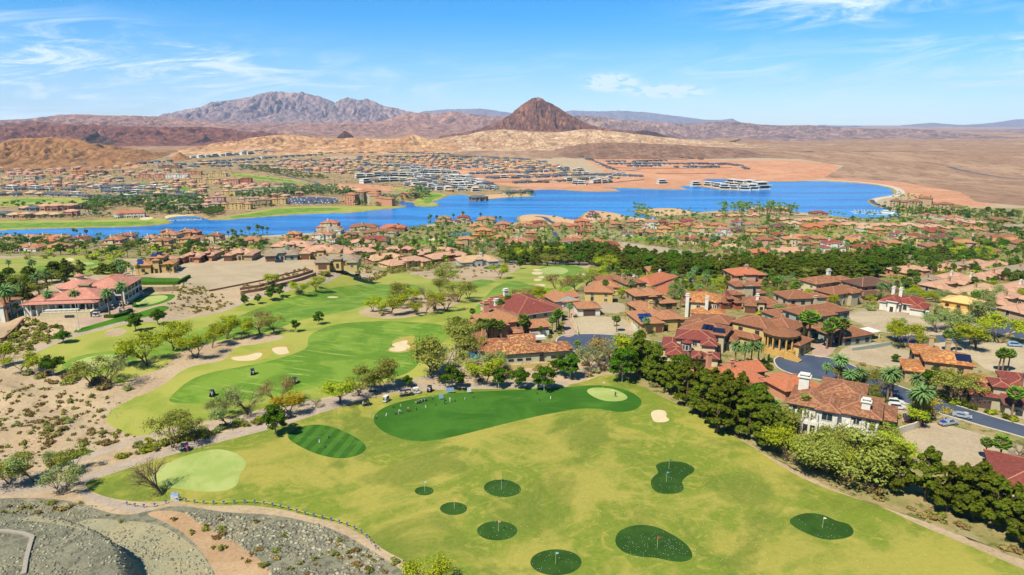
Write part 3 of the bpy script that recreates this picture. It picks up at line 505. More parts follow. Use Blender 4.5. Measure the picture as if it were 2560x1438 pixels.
mountain('mountain', 'purple', [(330, 305), (395, 292), (430, 281), (470, 272), (500, 268), (530, 254), (560, 252), (600, 246), (630, 241), (650, 232), (665, 229), (690, 227), (715, 229), (740, 230), (757, 229), (775, 234), (800, 240), (822, 248), (838, 257), (850, 247), (868, 242), (885, 248), (900, 250), (915, 246), (935, 252), (960, 264), (990, 269), (1015, 277), (1060, 284), (1110, 300), (1150, 318)], 13000, 3600, 2500, 'massive purple grey mountain left of centre', .55, 1.9, 2, 110, 1.1, 3)
mountain('mountain_range', 'brownridge', [(900, 320), (960, 300), (1010, 284), (1060, 280), (1090, 284), (1130, 278), (1170, 284), (1220, 288), (1270, 292), (1340, 300), (1420, 310)], 9500, 2200, 1500, 'brown folded range left behind the pyramid', .5, 2, 3, 60, 1.1, 5)
mountain('mountain_range', 'brownridge', [(-500, 300), (-200, 305), (0, 300), (60, 297), (100, 293), (150, 286), (200, 285), (260, 288), (330, 289), (400, 291), (460, 296), (520, 302), (600, 306), (700, 308), (800, 306), (900, 304), (1000, 302), (1060, 306), (1160, 312), (1260, 322)], 8000, 2400, 1600, 'long brown ridge across the left horizon', .5, 2.2, 3, 80, 1.1, 7)
mountain('mountain_range', 'purple', [(1380, 310), (1440, 288), (1490, 290), (1560, 300), (1640, 304), (1700, 309), (1740, 308), (1790, 304), (1850, 305), (1900, 311), (1960, 314), (2020, 312), (2100, 318), (2180, 322), (2260, 321), (2330, 325), (2400, 334), (2480, 344)], 6600, 1700, 1200, 'purple grey range right of the pyramid', .55, 2.2, 3, 80, 1.1, 8, rugged=.3)
mountain('mountain_range', 'purple', [(2100, 345), (2250, 338), (2400, 332), (2560, 322), (2700, 318), (2900, 310), (3100, 320)], 9000, 2200, 1600, 'low purple range at the right edge', .4, 2, 5, 40, 1.1, 9)
mountain('mountain_range', 'redridge', [(-400, 320), (-100, 316), (0, 312), (60, 308), (120, 307), (180, 312), (230, 310), (300, 316), (360, 315), (430, 318), (500, 316), (560, 320), (600, 328), (660, 330), (720, 336), (780, 344), (840, 352)], 4700, 1300, 900, 'rugged dark red ridge on the left', .6, 2.2, 3, 90, .9, 11, rugged=.5)
mountain('hill', 'darkhill', [(205, 372), (225, 350), (234, 328), (240, 325), (248, 338), (270, 345), (310, 360), (360, 378)], 3700, 320, 260, 'dark pointed knoll below the red ridge', .5, 1, 2, 50, 1.2, 12)
mountain('hill', 'darkhill', [(380, 378), (410, 362), (440, 358), (470, 364), (500, 372), (505, 350), (513, 335), (522, 348), (545, 362), (560, 378)], 3900, 330, 260, 'dark knoll with a red spire', .5, 1, 2, 50, 1.2, 13)
mountain('mountain', 'pyramid', [(1100, 340), (1150, 333), (1195, 323), (1230, 310), (1255, 298), (1280, 282), (1300, 264), (1318, 252), (1330, 246), (1343, 241), (1356, 247), (1372, 254), (1395, 266), (1415, 280), (1440, 294), (1462, 306), (1490, 316), (1530, 323), (1600, 330), (1700, 345)], 5200, 1250, 1000, 'dark pyramid shaped peak', .62, 2.4, 2, 130, 1.3, 14, rugged=.14)
mountain('hill', 'darkhill', [(1560, 340), (1590, 328), (1610, 325), (1640, 330), (1665, 340)], 4900, 200, 200, 'small dark crag right of the pyramid', .4, 1, 2, 30, 1, 15)
mountain('hill', 'badland', [(1000, 372), (1060, 352), (1120, 342), (1170, 336), (1210, 326), (1260, 323), (1330, 328), (1400, 330), (1460, 322), (1520, 326), (1600, 336), (1680, 345), (1740, 350), (1800, 352), (1860, 358), (1900, 366)], 4100, 900, 500, 'cream badlands at the foot of the pyramid', .45, 2.0, 3, 90, .8, 16, lump=.3)
mountain('hill', 'badland', [(1010, 392), (1060, 364), (1110, 352), (1160, 346), (1230, 342), (1290, 348), (1340, 345), (1400, 350), (1440, 344), (1500, 350), (1560, 358), (1640, 366), (1700, 380)], 3500, 560, 420, 'scalloped cream hills behind the terraces', .5, 2.4, 3, 80, .8, 17, lump=.3)
mountain('hill', 'golden', [(460, 392), (480, 386), (520, 372), (560, 358), (575, 350), (590, 355), (620, 345), (680, 338), (720, 335), (780, 342), (840, 346), (900, 344), (960, 348), (1000, 346), (1015, 340), (1030, 334), (1060, 345), (1110, 352), (1150, 362), (1220, 378), (1300, 396)], 3250, 620, 500, 'long golden hill above the far houses', .5, 2.0, 3, 90, .85, 18, lump=.25)
mountain('hill', 'darkhill', [(840, 346), (852, 334), (862, 326), (872, 332), (885, 342)], 3650, 120, 100, 'black crag on the golden hill crest', .4, 1, 2, 24, 1, 19)
mountain('hill', 'tanhill', [(-500, 380), (-200, 360), (-60, 358), (0, 357), (30, 346), (60, 344), (100, 344), (130, 340), (150, 346), (200, 348), (225, 360), (260, 372), (300, 378), (330, 388), (356, 372), (380, 384), (410, 398), (430, 408)], 2550, 420, 400, 'ochre hill at the left edge', .55, 1.6, 3, 90, .95, 20, lump=.2, rugged=.2)
mountain('hill', 'tanhill', [(420, 402), (440, 384), (450, 380), (465, 390), (485, 402)], 2500, 90, 90, 'little ochre cone among the far houses', .4, 1, 2, 30, 1, 21)
mountain('hill', 'brownhill', [(1300, 408), (1360, 386), (1420, 368), (1480, 357), (1540, 356), (1620, 359), (1700, 362), (1780, 368), (1860, 376), (1960, 384), (2060, 392), (2160, 402)], 2900, 420, 700, 'smooth brown hill above the orange terraces', .35, 2.4, 3, 70, .8, 22, lump=.3)
for q, D, lb in (([(1860, 360), (1880, 352), (1900, 350), (1920, 354), (1940, 360)], 5600, 'left of the small dark buttes on the plain'), ([(1960, 352), (1985, 344), (2000, 352), (2040, 356)], 6000, 'pointed dark butte on the plain'), ([(2180, 360), (2200, 350), (2220, 352), (2250, 356), (2290, 347), (2330, 352), (2380, 352), (2420, 358)], 5600, 'wide dark butte far right'), ([(2020, 372), (2100, 362), (2250, 358), (2400, 366), (2500, 378)], 4600, 'low brown swell on the right plain')):
    mountain('butte', 'darkhill' if D > 5000 else 'brownhill', q, D, 260, 220, lb, .4, 1, 2, 30, 1, int(D % 97))
# ------------------------------------------------------------------ plants
def leafmat(name, c, c2=None, tr=.3):
    m = bpy.data.materials.new(name); m.use_nodes = True; nt = NT(m.node_tree); nt.n.clear(); co = coords(nt)
    c = tuple(min(.8, v*1.5) for v in c[:3])+(1,); c2 = tuple(min(.8, v*1.4) for v in c2[:3])+(1,) if c2 else tuple(v*.6 for v in c[:3])+(1,)
    n = nt.noise(co, 2.3, 3, .7); col = nt.mix(nt.ramp(n, .3, .7), c2, c)
    rnd = nt.new('ShaderNodeObjectInfo').outputs['Random']
    col = nt.new('ShaderNodeHueSaturation', {'Hue': nt.math('MULTIPLY_ADD', rnd, .03, .485), 'Value': nt.math('MULTIPLY_ADD', rnd, .5, .78), 'Color': col}).outputs[0]
    d = nt.new('ShaderNodeBsdfDiffuse', {'Color': col}); t = nt.new('ShaderNodeBsdfTranslucent', {'Color': col})
    x = nt.new('ShaderNodeMixShader', {0: tr, 1: d.outputs[0], 2: t.outputs[0]}); nt.l.new(x.outputs[0], nt.new('ShaderNodeOutputMaterial').inputs[0]); return m
LM = {'pine': leafmat('pine_needles', alb(114, 122, 34), alb(62, 78, 24)), 'ash': leafmat('ash_leaves', alb(92, 128, 26), alb(50, 82, 18)),
      'lime': leafmat('yellow_green_leaves', alb(178, 188, 46), alb(136, 150, 40)), 'olive': leafmat('olive_leaves', alb(158, 160, 72), alb(122, 126, 58)),
      'brown': leafmat('dry_twigs', alb(168, 142, 90), alb(132, 110, 72)), 'gold': leafmat('golden_leaves', alb(198, 176, 40), alb(150, 138, 38)),
      'pale': leafmat('grey_green_leaves', alb(158, 168, 98), alb(128, 140, 88)), 'datep': leafmat('date_palm_fronds', alb(132, 160, 98), alb(92, 122, 68)),
      'fanp': leafmat('fan_palm_fronds', alb(132, 158, 60), alb(82, 114, 40)), 'cyp': leafmat('cypress_leaves', alb(66, 96, 40), alb(46, 72, 30)),
      'dry': leafmat('dry_brush', alb(170, 148, 92), alb(138, 118, 74))}
BK = {'bark': plain('bark', alb(122, 98, 74), .9, var=.25), 'white': plain('pale_bark', alb(196, 182, 156), .9, var=.15), 'palmbark': plain('palm_bark', alb(156, 122, 88), .95, var=.25, sc=6), 'skirt': leafmat('dead_frond_skirt', alb(150, 122, 76))}
def cards(Pt, N, s, rng, asp=1.0, jit=.9):
    """leaf clumps: one small quad per point, leaning outwards"""
    n = len(Pt); N = N+rng.normal(0, jit*.5, (n, 3)); N /= np.linalg.norm(N, axis=1)[:, None]+1e-9
    a = np.cross(N, rng.normal(0, 1, (n, 3))); a /= np.linalg.norm(a, axis=1)[:, None]+1e-9; b = np.cross(N, a)
    sz = s*rng.uniform(.6, 1.35, n)[:, None]; a = a*sz; b = b*sz*asp
    V = np.stack([Pt-a-b*.6, Pt+a*.7-b, Pt+a+b*.7, Pt-a*.6+b], 1).reshape(-1, 3)
    return V, np.arange(4*n).reshape(-1, 4)
def blobs_pts(bl, n, rng, inner=.55):
    w = np.array([b[3]*b[3]*max(.2, b[4]/b[3]) for b in bl]); w = w/w.sum(); idx = rng.choice(len(bl), n, p=w); B = np.array(bl)[idx]
    d = rng.normal(0, 1, (n, 3)); d /= np.linalg.norm(d, axis=1)[:, None]; d[:, 2] = np.where(d[:, 2] < -.35, -d[:, 2], d[:, 2])
    r = rng.uniform(inner, 1.05, n)[:, None]
    return B[:, :3]+d*r*np.stack([B[:, 3], B[:, 3], B[:, 4]], 1), d
def tube(V, F, p, q, r0, r1, k=5):
    p, q = np.array(p, float), np.array(q, float); d = q-p; d /= np.linalg.norm(d)+1e-9; u = np.cross(d, (0.31, .92, .2)); u /= np.linalg.norm(u); w = np.cross(d, u); n0 = len(V)
    for c, r in ((p, r0), (q, r1)):
        for i in range(k): t = 2*math.pi*i/k; V.append(c+r*(u*math.cos(t)+w*math.sin(t)))
    for i in range(k): j = (i+1) % k; F.append((n0+i, n0+j, n0+k+j, n0+k+i))
    F.append(tuple(n0+k+i for i in range(k)))
PROTO = {}     # name -> list of (trunk object mesh, crown mesh, height)
def proto(name, TV, TF, tm, CV_, CF_, cm, h):
    tr = mesh_obj('trunk', TV, TF, tm, link=False) if len(TV) else None; cr = mesh_obj('crown', CV_, CF_, cm, link=False)
    PROTO.setdefault(name, []).append((tr, cr, h))
def mk_pine(seed, n=4200):
    rng = np.random.default_rng(seed); h = 12.0; V, F = [], []; tube(V, F, (0, 0, -.3), (.1, .1, 5), .28, .2, 7); tube(V, F, (.1, .1, 5), (.3, -.1, 11), .2, .05, 6); bl = []
    for i in range(46):
        z = rng.uniform(2.0, 11.0); f = (z-1.5)/10.5; R0 = 3.7*math.sin(min(1, f*1.5+.28)*math.pi*.53)*(1-f**2.2)+.35; a = rng.uniform(0, 6.28); rr = R0*rng.uniform(.35, 1.0)
        x, y = rr*math.cos(a), rr*math.sin(a); s = rng.uniform(.75, 1.35)*(1-.3*f); bl.append((x, y, z, s, s*.72)); tube(V, F, (.1, 0, z-1.2), (x*.8, y*.8, z-.1), .07, .03, 4)
    bl.append((.3, -.1, 11.6, .6, .8)); Pt, N = blobs_pts(bl, n, rng, .55); N = N*.8+np.array((0, 0, .6)); v, f = cards(Pt, N, .2, rng, 1.5); proto('pine', V, F, BK['bark'], v, f, LM['pine'], h)
def mk_round(nm, leaf, seed, n=3000, h=8.0, bark='white', low=2.2, R_=2.9, dens=1, card=.17, nb=22, flat=.8):
    rng = np.random.default_rng(seed); V, F = [], []; tube(V, F, (0, 0, -.3), (.05, 0, low), .2, .15, 7); bl = []
    for i in range(nb):
        a = rng.uniform(0, 6.28); z = rng.uniform(low+.7, h-.8); f = (z-low)/(h-low); rr = R_*math.sqrt(max(.05, 1-(2*f-.85)**2))*rng.uniform(.3, .95); x, y = rr*math.cos(a), rr*math.sin(a); s = rng.uniform(.75, 1.3)*h/8*(1 if R_ > 1 else .6)
        bl.append((x, y, z, s, s*flat)); tube(V, F, (.05, 0, low-.1), (x*.9, y*.9, z), .09, .025, 4)
    Pt, N = blobs_pts(bl, n, rng, .45); v, f = cards(Pt, N, card, rng); proto(nm, V, F, BK[bark], v, f, LM[leaf], h)
def mk_mesq(nm, leaf, seed, n=1200, spread=3.6, h=6.0, card=.095, bare=False):
    rng = np.random.default_rng(seed); V, F, bl = [], [], []
    for m in range(rng.integers(2, 4)):
        a = rng.uniform(0, 6.28); k1 = (math.cos(a)*.8, math.sin(a)*.8, 1.6); tube(V, F, (0, 0, -.3), k1, .16, .11, 6)
        for b in range(5):
            a2 = a+rng.normal(0, .9); r2 = rng.uniform(1.2, 2.4); k2 = (k1[0]+r2*math.cos(a2)*.8, k1[1]+r2*math.sin(a2)*.8, rng.uniform(2.6, 4.1)); tube(V, F, k1, k2, .085, .05, 5)
            for c in range(4 if not bare else 6):
                a3 = a2+rng.normal(0, .8); r3 = rng.uniform(.6, 1.7)*spread/3.6; k3 = (k2[0]+r3*math.cos(a3), k2[1]+r3*math.sin(a3), min(h, k2[2]+rng.uniform(.2, 1.9))); tube(V, F, k2, k3, .04, .015, 4); bl.append((*k3, rng.uniform(1.0, 1.9), rng.uniform(.6, 1.1)))
                if bare:
                    for q in range(3): a4 = a3+rng.normal(0, .7); tube(V, F, k3, (k3[0]+.9*math.cos(a4), k3[1]+.9*math.sin(a4), k3[2]+rng.uniform(-.1, .8)), .018, .006, 3)
    Pt, N = blobs_pts(bl, n, rng, .1); v, f = cards(Pt, N, card, rng, 1.2); proto(nm, V, F, BK['bark'], v, f, LM[leaf], h)
def mk_palm(nm, seed, fan):
    rng = np.random.default_rng(seed); V, F = [], []; h = 10.0; bx = rng.uniform(-.5, .5)
    tube(V, F, (0, 0, -.3), (bx*.4, 0, 4), .34 if not fan else .3, .26, 8); tube(V, F, (bx*.4, 0, 4), (bx, 0, h-1.2), .26, .22 if not fan else .18, 8); tube(V, F, (bx, 0, h-1.4), (bx, 0, h-.7), .45, .3, 8)
    cv, cf = [], []; top = np.array((bx, 0, h-.8)); nfr = 46 if fan else 56
    for i in range(nfr):
        a = i*2.399+rng.uniform(-.2, .2); e = math.asin(max(-1, min(1, 1-(1.85 if fan else 1.55)*(i+.5)/nfr))); L = (1.75 if fan else 3.1)*rng.uniform(.85, 1.1); d = np.array((math.cos(a), math.sin(a), 0)); side = np.array((-math.sin(a), math.cos(a), 0))
        prev = top; pe = e
        if fan:
            m = top+(d*math.cos(e)+np.array((0, 0, math.sin(e))))*L*.75; up = np.array((0, 0, 1.)); ax = d*math.cos(e)+up*math.sin(e); nn = np.cross(ax, side)
            n0 = len(cv); cv.append(m-ax*.25)
            for j in range(7): t = -1.25+2.5*j/6; q = m+(ax*math.cos(t)+side*math.sin(t))*1.1*rng.uniform(.8, 1.1)-up*(.3*abs(t))+nn*rng.uniform(-.08, .08); cv.append(q)
            for j in range(6): cf.append((n0, n0+1+j, n0+2+j, n0))
            tube(V, F, top, m, .03, .02, 3)
        else:
            segs = 6; w0 = .42
            for s in range(segs):
                f = (s+1)/segs; pe2 = e-1.15*f*f*(1.1 if e < .9 else .8); q = prev+(d*math.cos(pe2)+np.array((0, 0, math.sin(pe2))))*L/segs; wa = w0*(1-abs(2*(s/segs)-.8)*.6); wb = w0*(1-abs(2*f-.8)*.75) if s < segs-1 else .04; dn = np.array((0, 0, -.16))
                for sg in (1, -1):
                    n0 = len(cv); cv += [prev, q, q+side*sg*wb+dn, prev+side*sg*wa+dn]; cf.append((n0, n0+1, n0+2, n0+3))
                prev = q
    proto(nm, V, F, BK['palmbark'], cv, [tuple(dict.fromkeys(f)) for f in cf], LM['fanp' if fan else 'datep'], h)
    if fan:
        Pt = np.stack([rng.normal(bx, .22, 220), rng.normal(0, .22, 220), rng.uniform(h-3.0, h-1.2, 220)], 1); v, f = cards(Pt, np.tile((1., .2, .1), (220, 1)), .2, rng, 1.5)
        PROTO[nm][-1] = PROTO[nm][-1]+(mesh_obj('dead_fronds', v, f, BK['skirt'], link=False),)
def mk_shrub(nm, leaf, seed, n=420, h=1.6, r=1.5, card=.12, nb=8):
    rng = np.random.default_rng(seed); bl = [(rng.uniform(-.6, .6)*r, rng.uniform(-.6, .6)*r, h*rng.uniform(.25, .6), r*rng.uniform(.35, .6), h*rng.uniform(.3, .45)) for _ in range(nb)]
    Pt, N = blobs_pts(bl, n, rng, .2); Pt[:, 2] = np.abs(Pt[:, 2]); v, f = cards(Pt, N, card, rng, 1.2); proto(nm, [], [], None, v, f, LM[leaf], h)
for s in range(4): mk_pine(100+s)
for s in range(4): mk_round('ash', 'ash', 200+s)
for s in range(2): mk_round('poplar', 'ash', 220+s, 1500, 8, 'white', 1.6, 2.0)
for i, lf in enumerate(('lime', 'olive', 'brown', 'gold', 'pale')):
    for s in range(3): mk_mesq('mesq_'+lf, lf, 300+i*10+s, 3600 if lf != 'brown' else 1500)
for s in range(2): mk_mesq('bare', 'brown', 380+s, 160, 4.2, 6, .07, True); mk_mesq('sparse', 'pale', 390+s, 800, 3.6, 6, .09, True)
for s in range(3): mk_palm('date', 400+s, False); mk_palm('fan', 410+s, True)
for s in range(2): mk_round('cypress', 'cyp', 500+s, 900, 8, 'bark', .4, .55, nb=16, flat=1.9, card=.12)
for i, (lf, h, r) in enumerate((('olive', 1.4, 1.5), ('dry', 1.1, 1.3), ('pale', 1.2, 1.2), ('lime', 1.3, 1.3), ('pine', 1.6, 1.2))):
    for s in range(2): mk_shrub('shrub_'+lf, lf, 600+i*10+s, h=h, r=r)
REG = []       # (object, base label, px, py)
def reg(o, base, px, py, cat, group=None):
    o['category'] = cat
    if group: o['group'] = group
    REG.append((o, base, px, py))
def empty(name, loc, rz=0, sc=1, parent=None):
    o = bpy.data.objects.new(name, None); COL.objects.link(o); o.location = loc; o.rotation_euler = (0, 0, rz); o.scale = (sc,)*3 if not isinstance(sc, tuple) else sc; o.empty_display_size = .5
    if parent: o.parent = parent
    return o
TNAME = {'pine': ('pine_tree', 'dark green pine', 'pine tree'), 'ash': ('ash_tree', 'round deep green ash', 'tree'), 'poplar': ('ash_tree', 'narrow green tree', 'tree'), 'mesq_lime': ('mesquite_tree', 'yellow green mesquite', 'mesquite tree'), 'mesq_olive': ('mesquite_tree', 'olive mesquite', 'mesquite tree'),
         'mesq_brown': ('mesquite_tree', 'brown leafless looking mesquite', 'mesquite tree'), 'mesq_gold': ('mesquite_tree', 'golden yellow mesquite', 'mesquite tree'), 'mesq_pale': ('mesquite_tree', 'grey green palo verde', 'palo verde tree'), 'bare': ('bare_tree', 'bare spreading tree beside the pale practice green', 'bare tree'),
         'sparse': ('mesquite_tree', 'thin pale mesquite', 'mesquite tree'), 'date': ('date_palm', 'feathery date palm', 'palm tree'), 'fan': ('fan_palm', 'fan palm', 'palm tree'), 'cypress': ('cypress_tree', 'slim cypress', 'cypress tree'),
         'shrub_olive': ('shrub', 'olive desert shrub', 'shrub'), 'shrub_dry': ('shrub', 'dry brown shrub', 'shrub'), 'shrub_pale': ('shrub', 'grey green shrub', 'shrub'), 'shrub_lime': ('shrub', 'bright green shrub', 'shrub'), 'shrub_pine': ('shrub', 'dark green bush', 'shrub')}
TG = {'pine_tree': 'pine trees of the valley', 'ash_tree': 'broadleaf trees of the golf course', 'mesquite_tree': 'mesquite and palo verde trees', 'bare_tree': 'bare desert trees', 'date_palm': 'date palms', 'fan_palm': 'fan palms', 'cypress_tree': 'slim cypress trees', 'shrub': 'desert shrubs'}
TRC = {}; ti = [0]; SPOTS = []      # SPOTS: every plant (x, y, r)
def plant(kind, loc, h, px, py, wide=1.0):
    ti[0] += 1; pr = PROTO[kind][ti[0] % len(PROTO[kind])]; s = h/pr[2]; nm, base, cat = TNAME[kind]; rng_ = random.uniform(0, 6.28)
    if pr[0] is None:
        o = pr[1].copy(); o.name = nm; COL.objects.link(o); o.location = loc; o.rotation_euler = (0, 0, rng_); o.scale = (s*wide, s*wide, s)
    else:
        o = empty(nm, loc, rng_, (s*wide, s*wide, s))
        for c in (pr[0], pr[1])+tuple(pr[3:]): q = c.copy(); COL.objects.link(q); q.parent = o
    reg(o, base, px, py, cat, TG[nm]); TRC[nm] = TRC.get(nm, 0)+1; return o
def depth_scale(L):        # metres per photo pixel (upright) at a ground point
    return (L[1]*math.cos(PITCH)+(CZ-L[2])*math.sin(PITCH))/FPX
def plants_at(items):
    Ls = U([(i[1], i[2]) for i in items])
    for it, L in zip(items, Ls):
        dep = math.atan2(CZ-L[2], math.hypot(L[0], L[1])); h = it[3]*depth_scale(L)/math.cos(dep); w = it[4] if len(it) > 4 else 1.0
        plant(it[0], (L[0], L[1], L[2]-.1), h, it[1], it[2], w); SPOTS.append((L[0], L[1], h*.25))
# ------------------------------------------------------------------ houses
def tilemat(name, c1, c2, c3=None, amt=.5, sc=1.0):
    m, nt, b = new_mat(name); co = coords(nt)
    n = nt.noise(co, 1.3*sc, 5, .8); col = nt.mix(nt.ramp(n, .4, .6), c1, c2)
    v = nt.new('ShaderNodeTexVoronoi', {'Vector': nt.vmul(co, (1.5*sc, 1.5*sc, 1.5*sc)), 'Scale': 1.0}, feature='F1').outputs['Color']
    s = nt.new('ShaderNodeSeparateColor', {0: v}).outputs[0]; col = nt.mix(nt.math('MULTIPLY', nt.ramp(s, .62 if c3 else .8, .66 if c3 else .9), amt), col, c3 or tuple(min(1, x*1.5) for x in c2[:3])+(1,))
    w = nt.new('ShaderNodeTexWave', {'Vector': co, 'Scale': 3.2, 'Distortion': .6, 'Detail': 2}, bands_direction='DIAGONAL').outputs[1]; col = nt.mix(nt.math('MULTIPLY', w, .22), col, tuple(x*.45 for x in c1[:3])+(1,))
    big = nt.noise(co, .12, 4, .6); col = nt.mix(nt.math('MULTIPLY', nt.ramp(big, .4, .7), .42), col, tuple(x*.7 for x in c1[:3])+(1,))
    setb(nt, b, col, .9, w, .35, .08, .2); return m
RF = {'o': tilemat('orange_roof_tiles', alb(208, 152, 110), alb(176, 114, 78)), 'b': tilemat('brown_roof_tiles', alb(176, 120, 86), alb(144, 94, 68)), 'r': tilemat('red_roof_tiles', alb(172, 88, 68), alb(140, 62, 52)),
      'm': tilemat('maroon_roof_tiles', alb(166, 92, 78), alb(132, 62, 56)), 'p': tilemat('pink_roof_tiles', alb(228, 182, 152), alb(210, 160, 132), None, .3), 'g': tilemat('grey_roof_tiles', alb(178, 166, 142), alb(164, 152, 130), None, .2),
      't': tilemat('tan_roof_tiles', alb(214, 158, 106), alb(196, 138, 90)), 'x': tilemat('mottled_roof_tiles', alb(166, 98, 66), alb(180, 112, 76), alb(228, 188, 120), .85, 1.1), 'y': tilemat('orange_mottled_tiles', alb(206, 132, 76), alb(180, 104, 58), alb(236, 190, 120), .75, 1.2),
      'd': tilemat('dark_brown_tiles', alb(126, 92, 76), alb(108, 78, 66)), 'c': tilemat('salmon_club_tiles', alb(230, 158, 138), alb(210, 136, 118), alb(238, 176, 152), .5), 's': tilemat('slate_grey_roof', alb(118, 118, 126), alb(100, 102, 112)),
      'w': plain('white_flat_roof', alb(238, 236, 232), .7, var=.05), 'v': tilemat('brown_streaked_tiles', alb(172, 116, 82), alb(146, 92, 68), alb(210, 160, 118), .6, 1.1), 'u': tilemat('red_orange_tiles', alb(222, 140, 100), alb(194, 108, 74)), 'k': tilemat('bleached_roof_tiles', alb(226, 190, 150), alb(214, 176, 136), None, .2)}
WL = {}
for kk, c in (('c', (232, 214, 176)), ('w', (244, 240, 230)), ('y', (226, 196, 128)), ('s', (222, 158, 124)), ('t', (198, 172, 132)), ('o', (168, 150, 112)), ('g', (168, 182, 172)), ('p', (226, 176, 156)), ('b', (150, 122, 94)), ('n', (220, 148, 78)), ('e', (190, 190, 188)), ('l', (212, 212, 176)), ('r', (190, 108, 84)), ('f', (224, 178, 98)), ('q', (206, 192, 162))):
    WL[kk] = plain('stucco_'+kk, alb(*c), .9, var=.06, sc=.8)
GLASS = plain('window_glass', (.02, .03, .035, 1), .12, spec=.5); DARKT = plain('dark_trim', alb(70, 52, 44), .7); WHITET = plain('white_trim', alb(236, 230, 220), .7); CREAMT = plain('cream_trim', alb(230, 214, 180), .8)
GARB = plain('brown_garage_door', alb(128, 78, 58), .7); GARW = plain('white_garage_door', alb(240, 236, 228), .7); SOLAR = plain('solar_cells', (.012, .03, .10, 1), .2, spec=.6, var=.2, sc=1.2); SOLARD = plain('dark_solar_cells', (.008, .012, .03, 1), .25, spec=.5)
STONE = soil('stone_facing', alb(196, 178, 148), alb(160, 136, 108), 1.2, alb(120, 98, 78), .6, .3, 2.2)
def boxm(V, F, x0, x1, y0, y1, z0, z1, bottom=False):
    n = len(V); V += [(x0, y0, z0), (x1, y0, z0), (x1, y1, z0), (x0, y1, z0), (x0, y0, z1), (x1, y0, z1), (x1, y1, z1), (x0, y1, z1)]
    F += [(n, n+1, n+5, n+4), (n+1, n+2, n+6, n+5), (n+2, n+3, n+7, n+6), (n+3, n, n+4, n+7), (n+4, n+5, n+6, n+7)]
    if bottom: F.append((n+3, n+2, n+1, n))
def roofm(x0, x1, y0, y1, z, kind, ov=.7, sl=.36):
    """roof solid over a rectangle: h hip, g gable along x, G gable along y, f flat with parapet"""
    V, F, mi = [], [], []; x0 -= ov; x1 += ov; y0 -= ov; y1 += ov; w, d = x1-x0, y1-y0; th = .22
    if kind == 'f':
        boxm(V, F, x0, x1, y0, y1, z, z+.45, True); return V, F, [1, 1, 1, 1, 0, 1]
    a = [(x0, y0), (x1, y0), (x1, y1), (x0, y1)]; V += [(x, y, z-.06) for x, y in a]+[(x, y, z+th) for x, y in a]
    F += [(0, 1, 5, 4), (1, 2, 6, 5), (2, 3, 7, 6), (3, 0, 4, 7), (3, 2, 1, 0)]; mi += [1]*5; zt = z+th
    if kind == 'h':
        if w >= d: hh = d/2*sl; V += [(x0+d/2, (y0+y1)/2, zt+hh), (x1-d/2, (y0+y1)/2, zt+hh)]; F += [(4, 5, 9, 8), (5, 6, 9), (6, 7, 8, 9), (7, 4, 8)]
        else: hh = w/2*sl; V += [((x0+x1)/2, y0+w/2, zt+hh), ((x0+x1)/2, y1-w/2, zt+hh)]; F += [(4, 5, 8), (5, 6, 9, 8), (6, 7, 9), (7, 4, 8, 9)]
        mi += [0]*4
    elif kind == 'g': hh = d/2*sl; V += [(x0, (y0+y1)/2, zt+hh), (x1, (y0+y1)/2, zt+hh)]; F += [(4, 5, 9, 8), (6, 7, 8, 9), (5, 6, 9), (7, 4, 8)]; mi += [0, 0, 2, 2]
    elif kind == 'G': hh = w/2*sl; V += [((x0+x1)/2, y0, zt+hh), ((x0+x1)/2, y1, zt+hh)]; F += [(4, 8, 9, 7), (5, 6, 9, 8), (4, 5, 8), (6, 7, 9)]; mi += [0, 0, 2, 2]
    if kind in 'hgG' and w > 5:
        a, b = len(V)-2, len(V)-1; R_ = [(a, b)]
        if kind == 'h': R_ += [(4, a), (7, a), (5, b), (6, b)] if w >= d else [(4, a), (5, a), (6, b), (7, b)]
        for i, j in R_:
            p, q = Vector(V[i]), Vector(V[j]); dd = q-p
            if dd.length < .5: continue
            sd_ = dd.cross(Vector((0, 0, 1))).normalized()*.17; up = Vector((0, 0, .12)); n = len(V); V += [tuple(p-sd_), tuple(p+sd_), tuple(p+up), tuple(q-sd_), tuple(q+sd_), tuple(q+up)]; F += [(n, n+3, n+5, n+2), (n+2, n+5, n+4, n+1)]; mi += [3, 3]
    return V, F, mi
def conem(cx, cy, r, z, k=12, sl=.42, ov=.6):
    V, F, mi = [], [], []; R_ = r+ov
    for zz in (z-.06, z+.2): V += [(cx+R_*math.cos(2*math.pi*i/k), cy+R_*math.sin(2*math.pi*i/k), zz) for i in range(k)]
    V.append((cx, cy, z+.2+R_*sl)); F += [(i, (i+1) % k, k+(i+1) % k, k+i) for i in range(k)]+[(k+i, k+(i+1) % k, 2*k) for i in range(k)]+[tuple(range(k-1, -1, -1))]; mi = [1]*k+[0]*k+[1]
    return V, F, mi
def cylm(cx, cy, r, z0, z1, k=12):
    V = [(cx+r*math.cos(2*math.pi*i/k), cy+r*math.sin(2*math.pi*i/k), zz) for zz in (z0, z1) for i in range(k)]; F = [(i, (i+1) % k, k+(i+1) % k, k+i) for i in range(k)]+[tuple(range(k, 2*k))]; return V, F
WIN = {}; RCAP = plain('ridge_tiles', alb(196, 134, 104), .85)
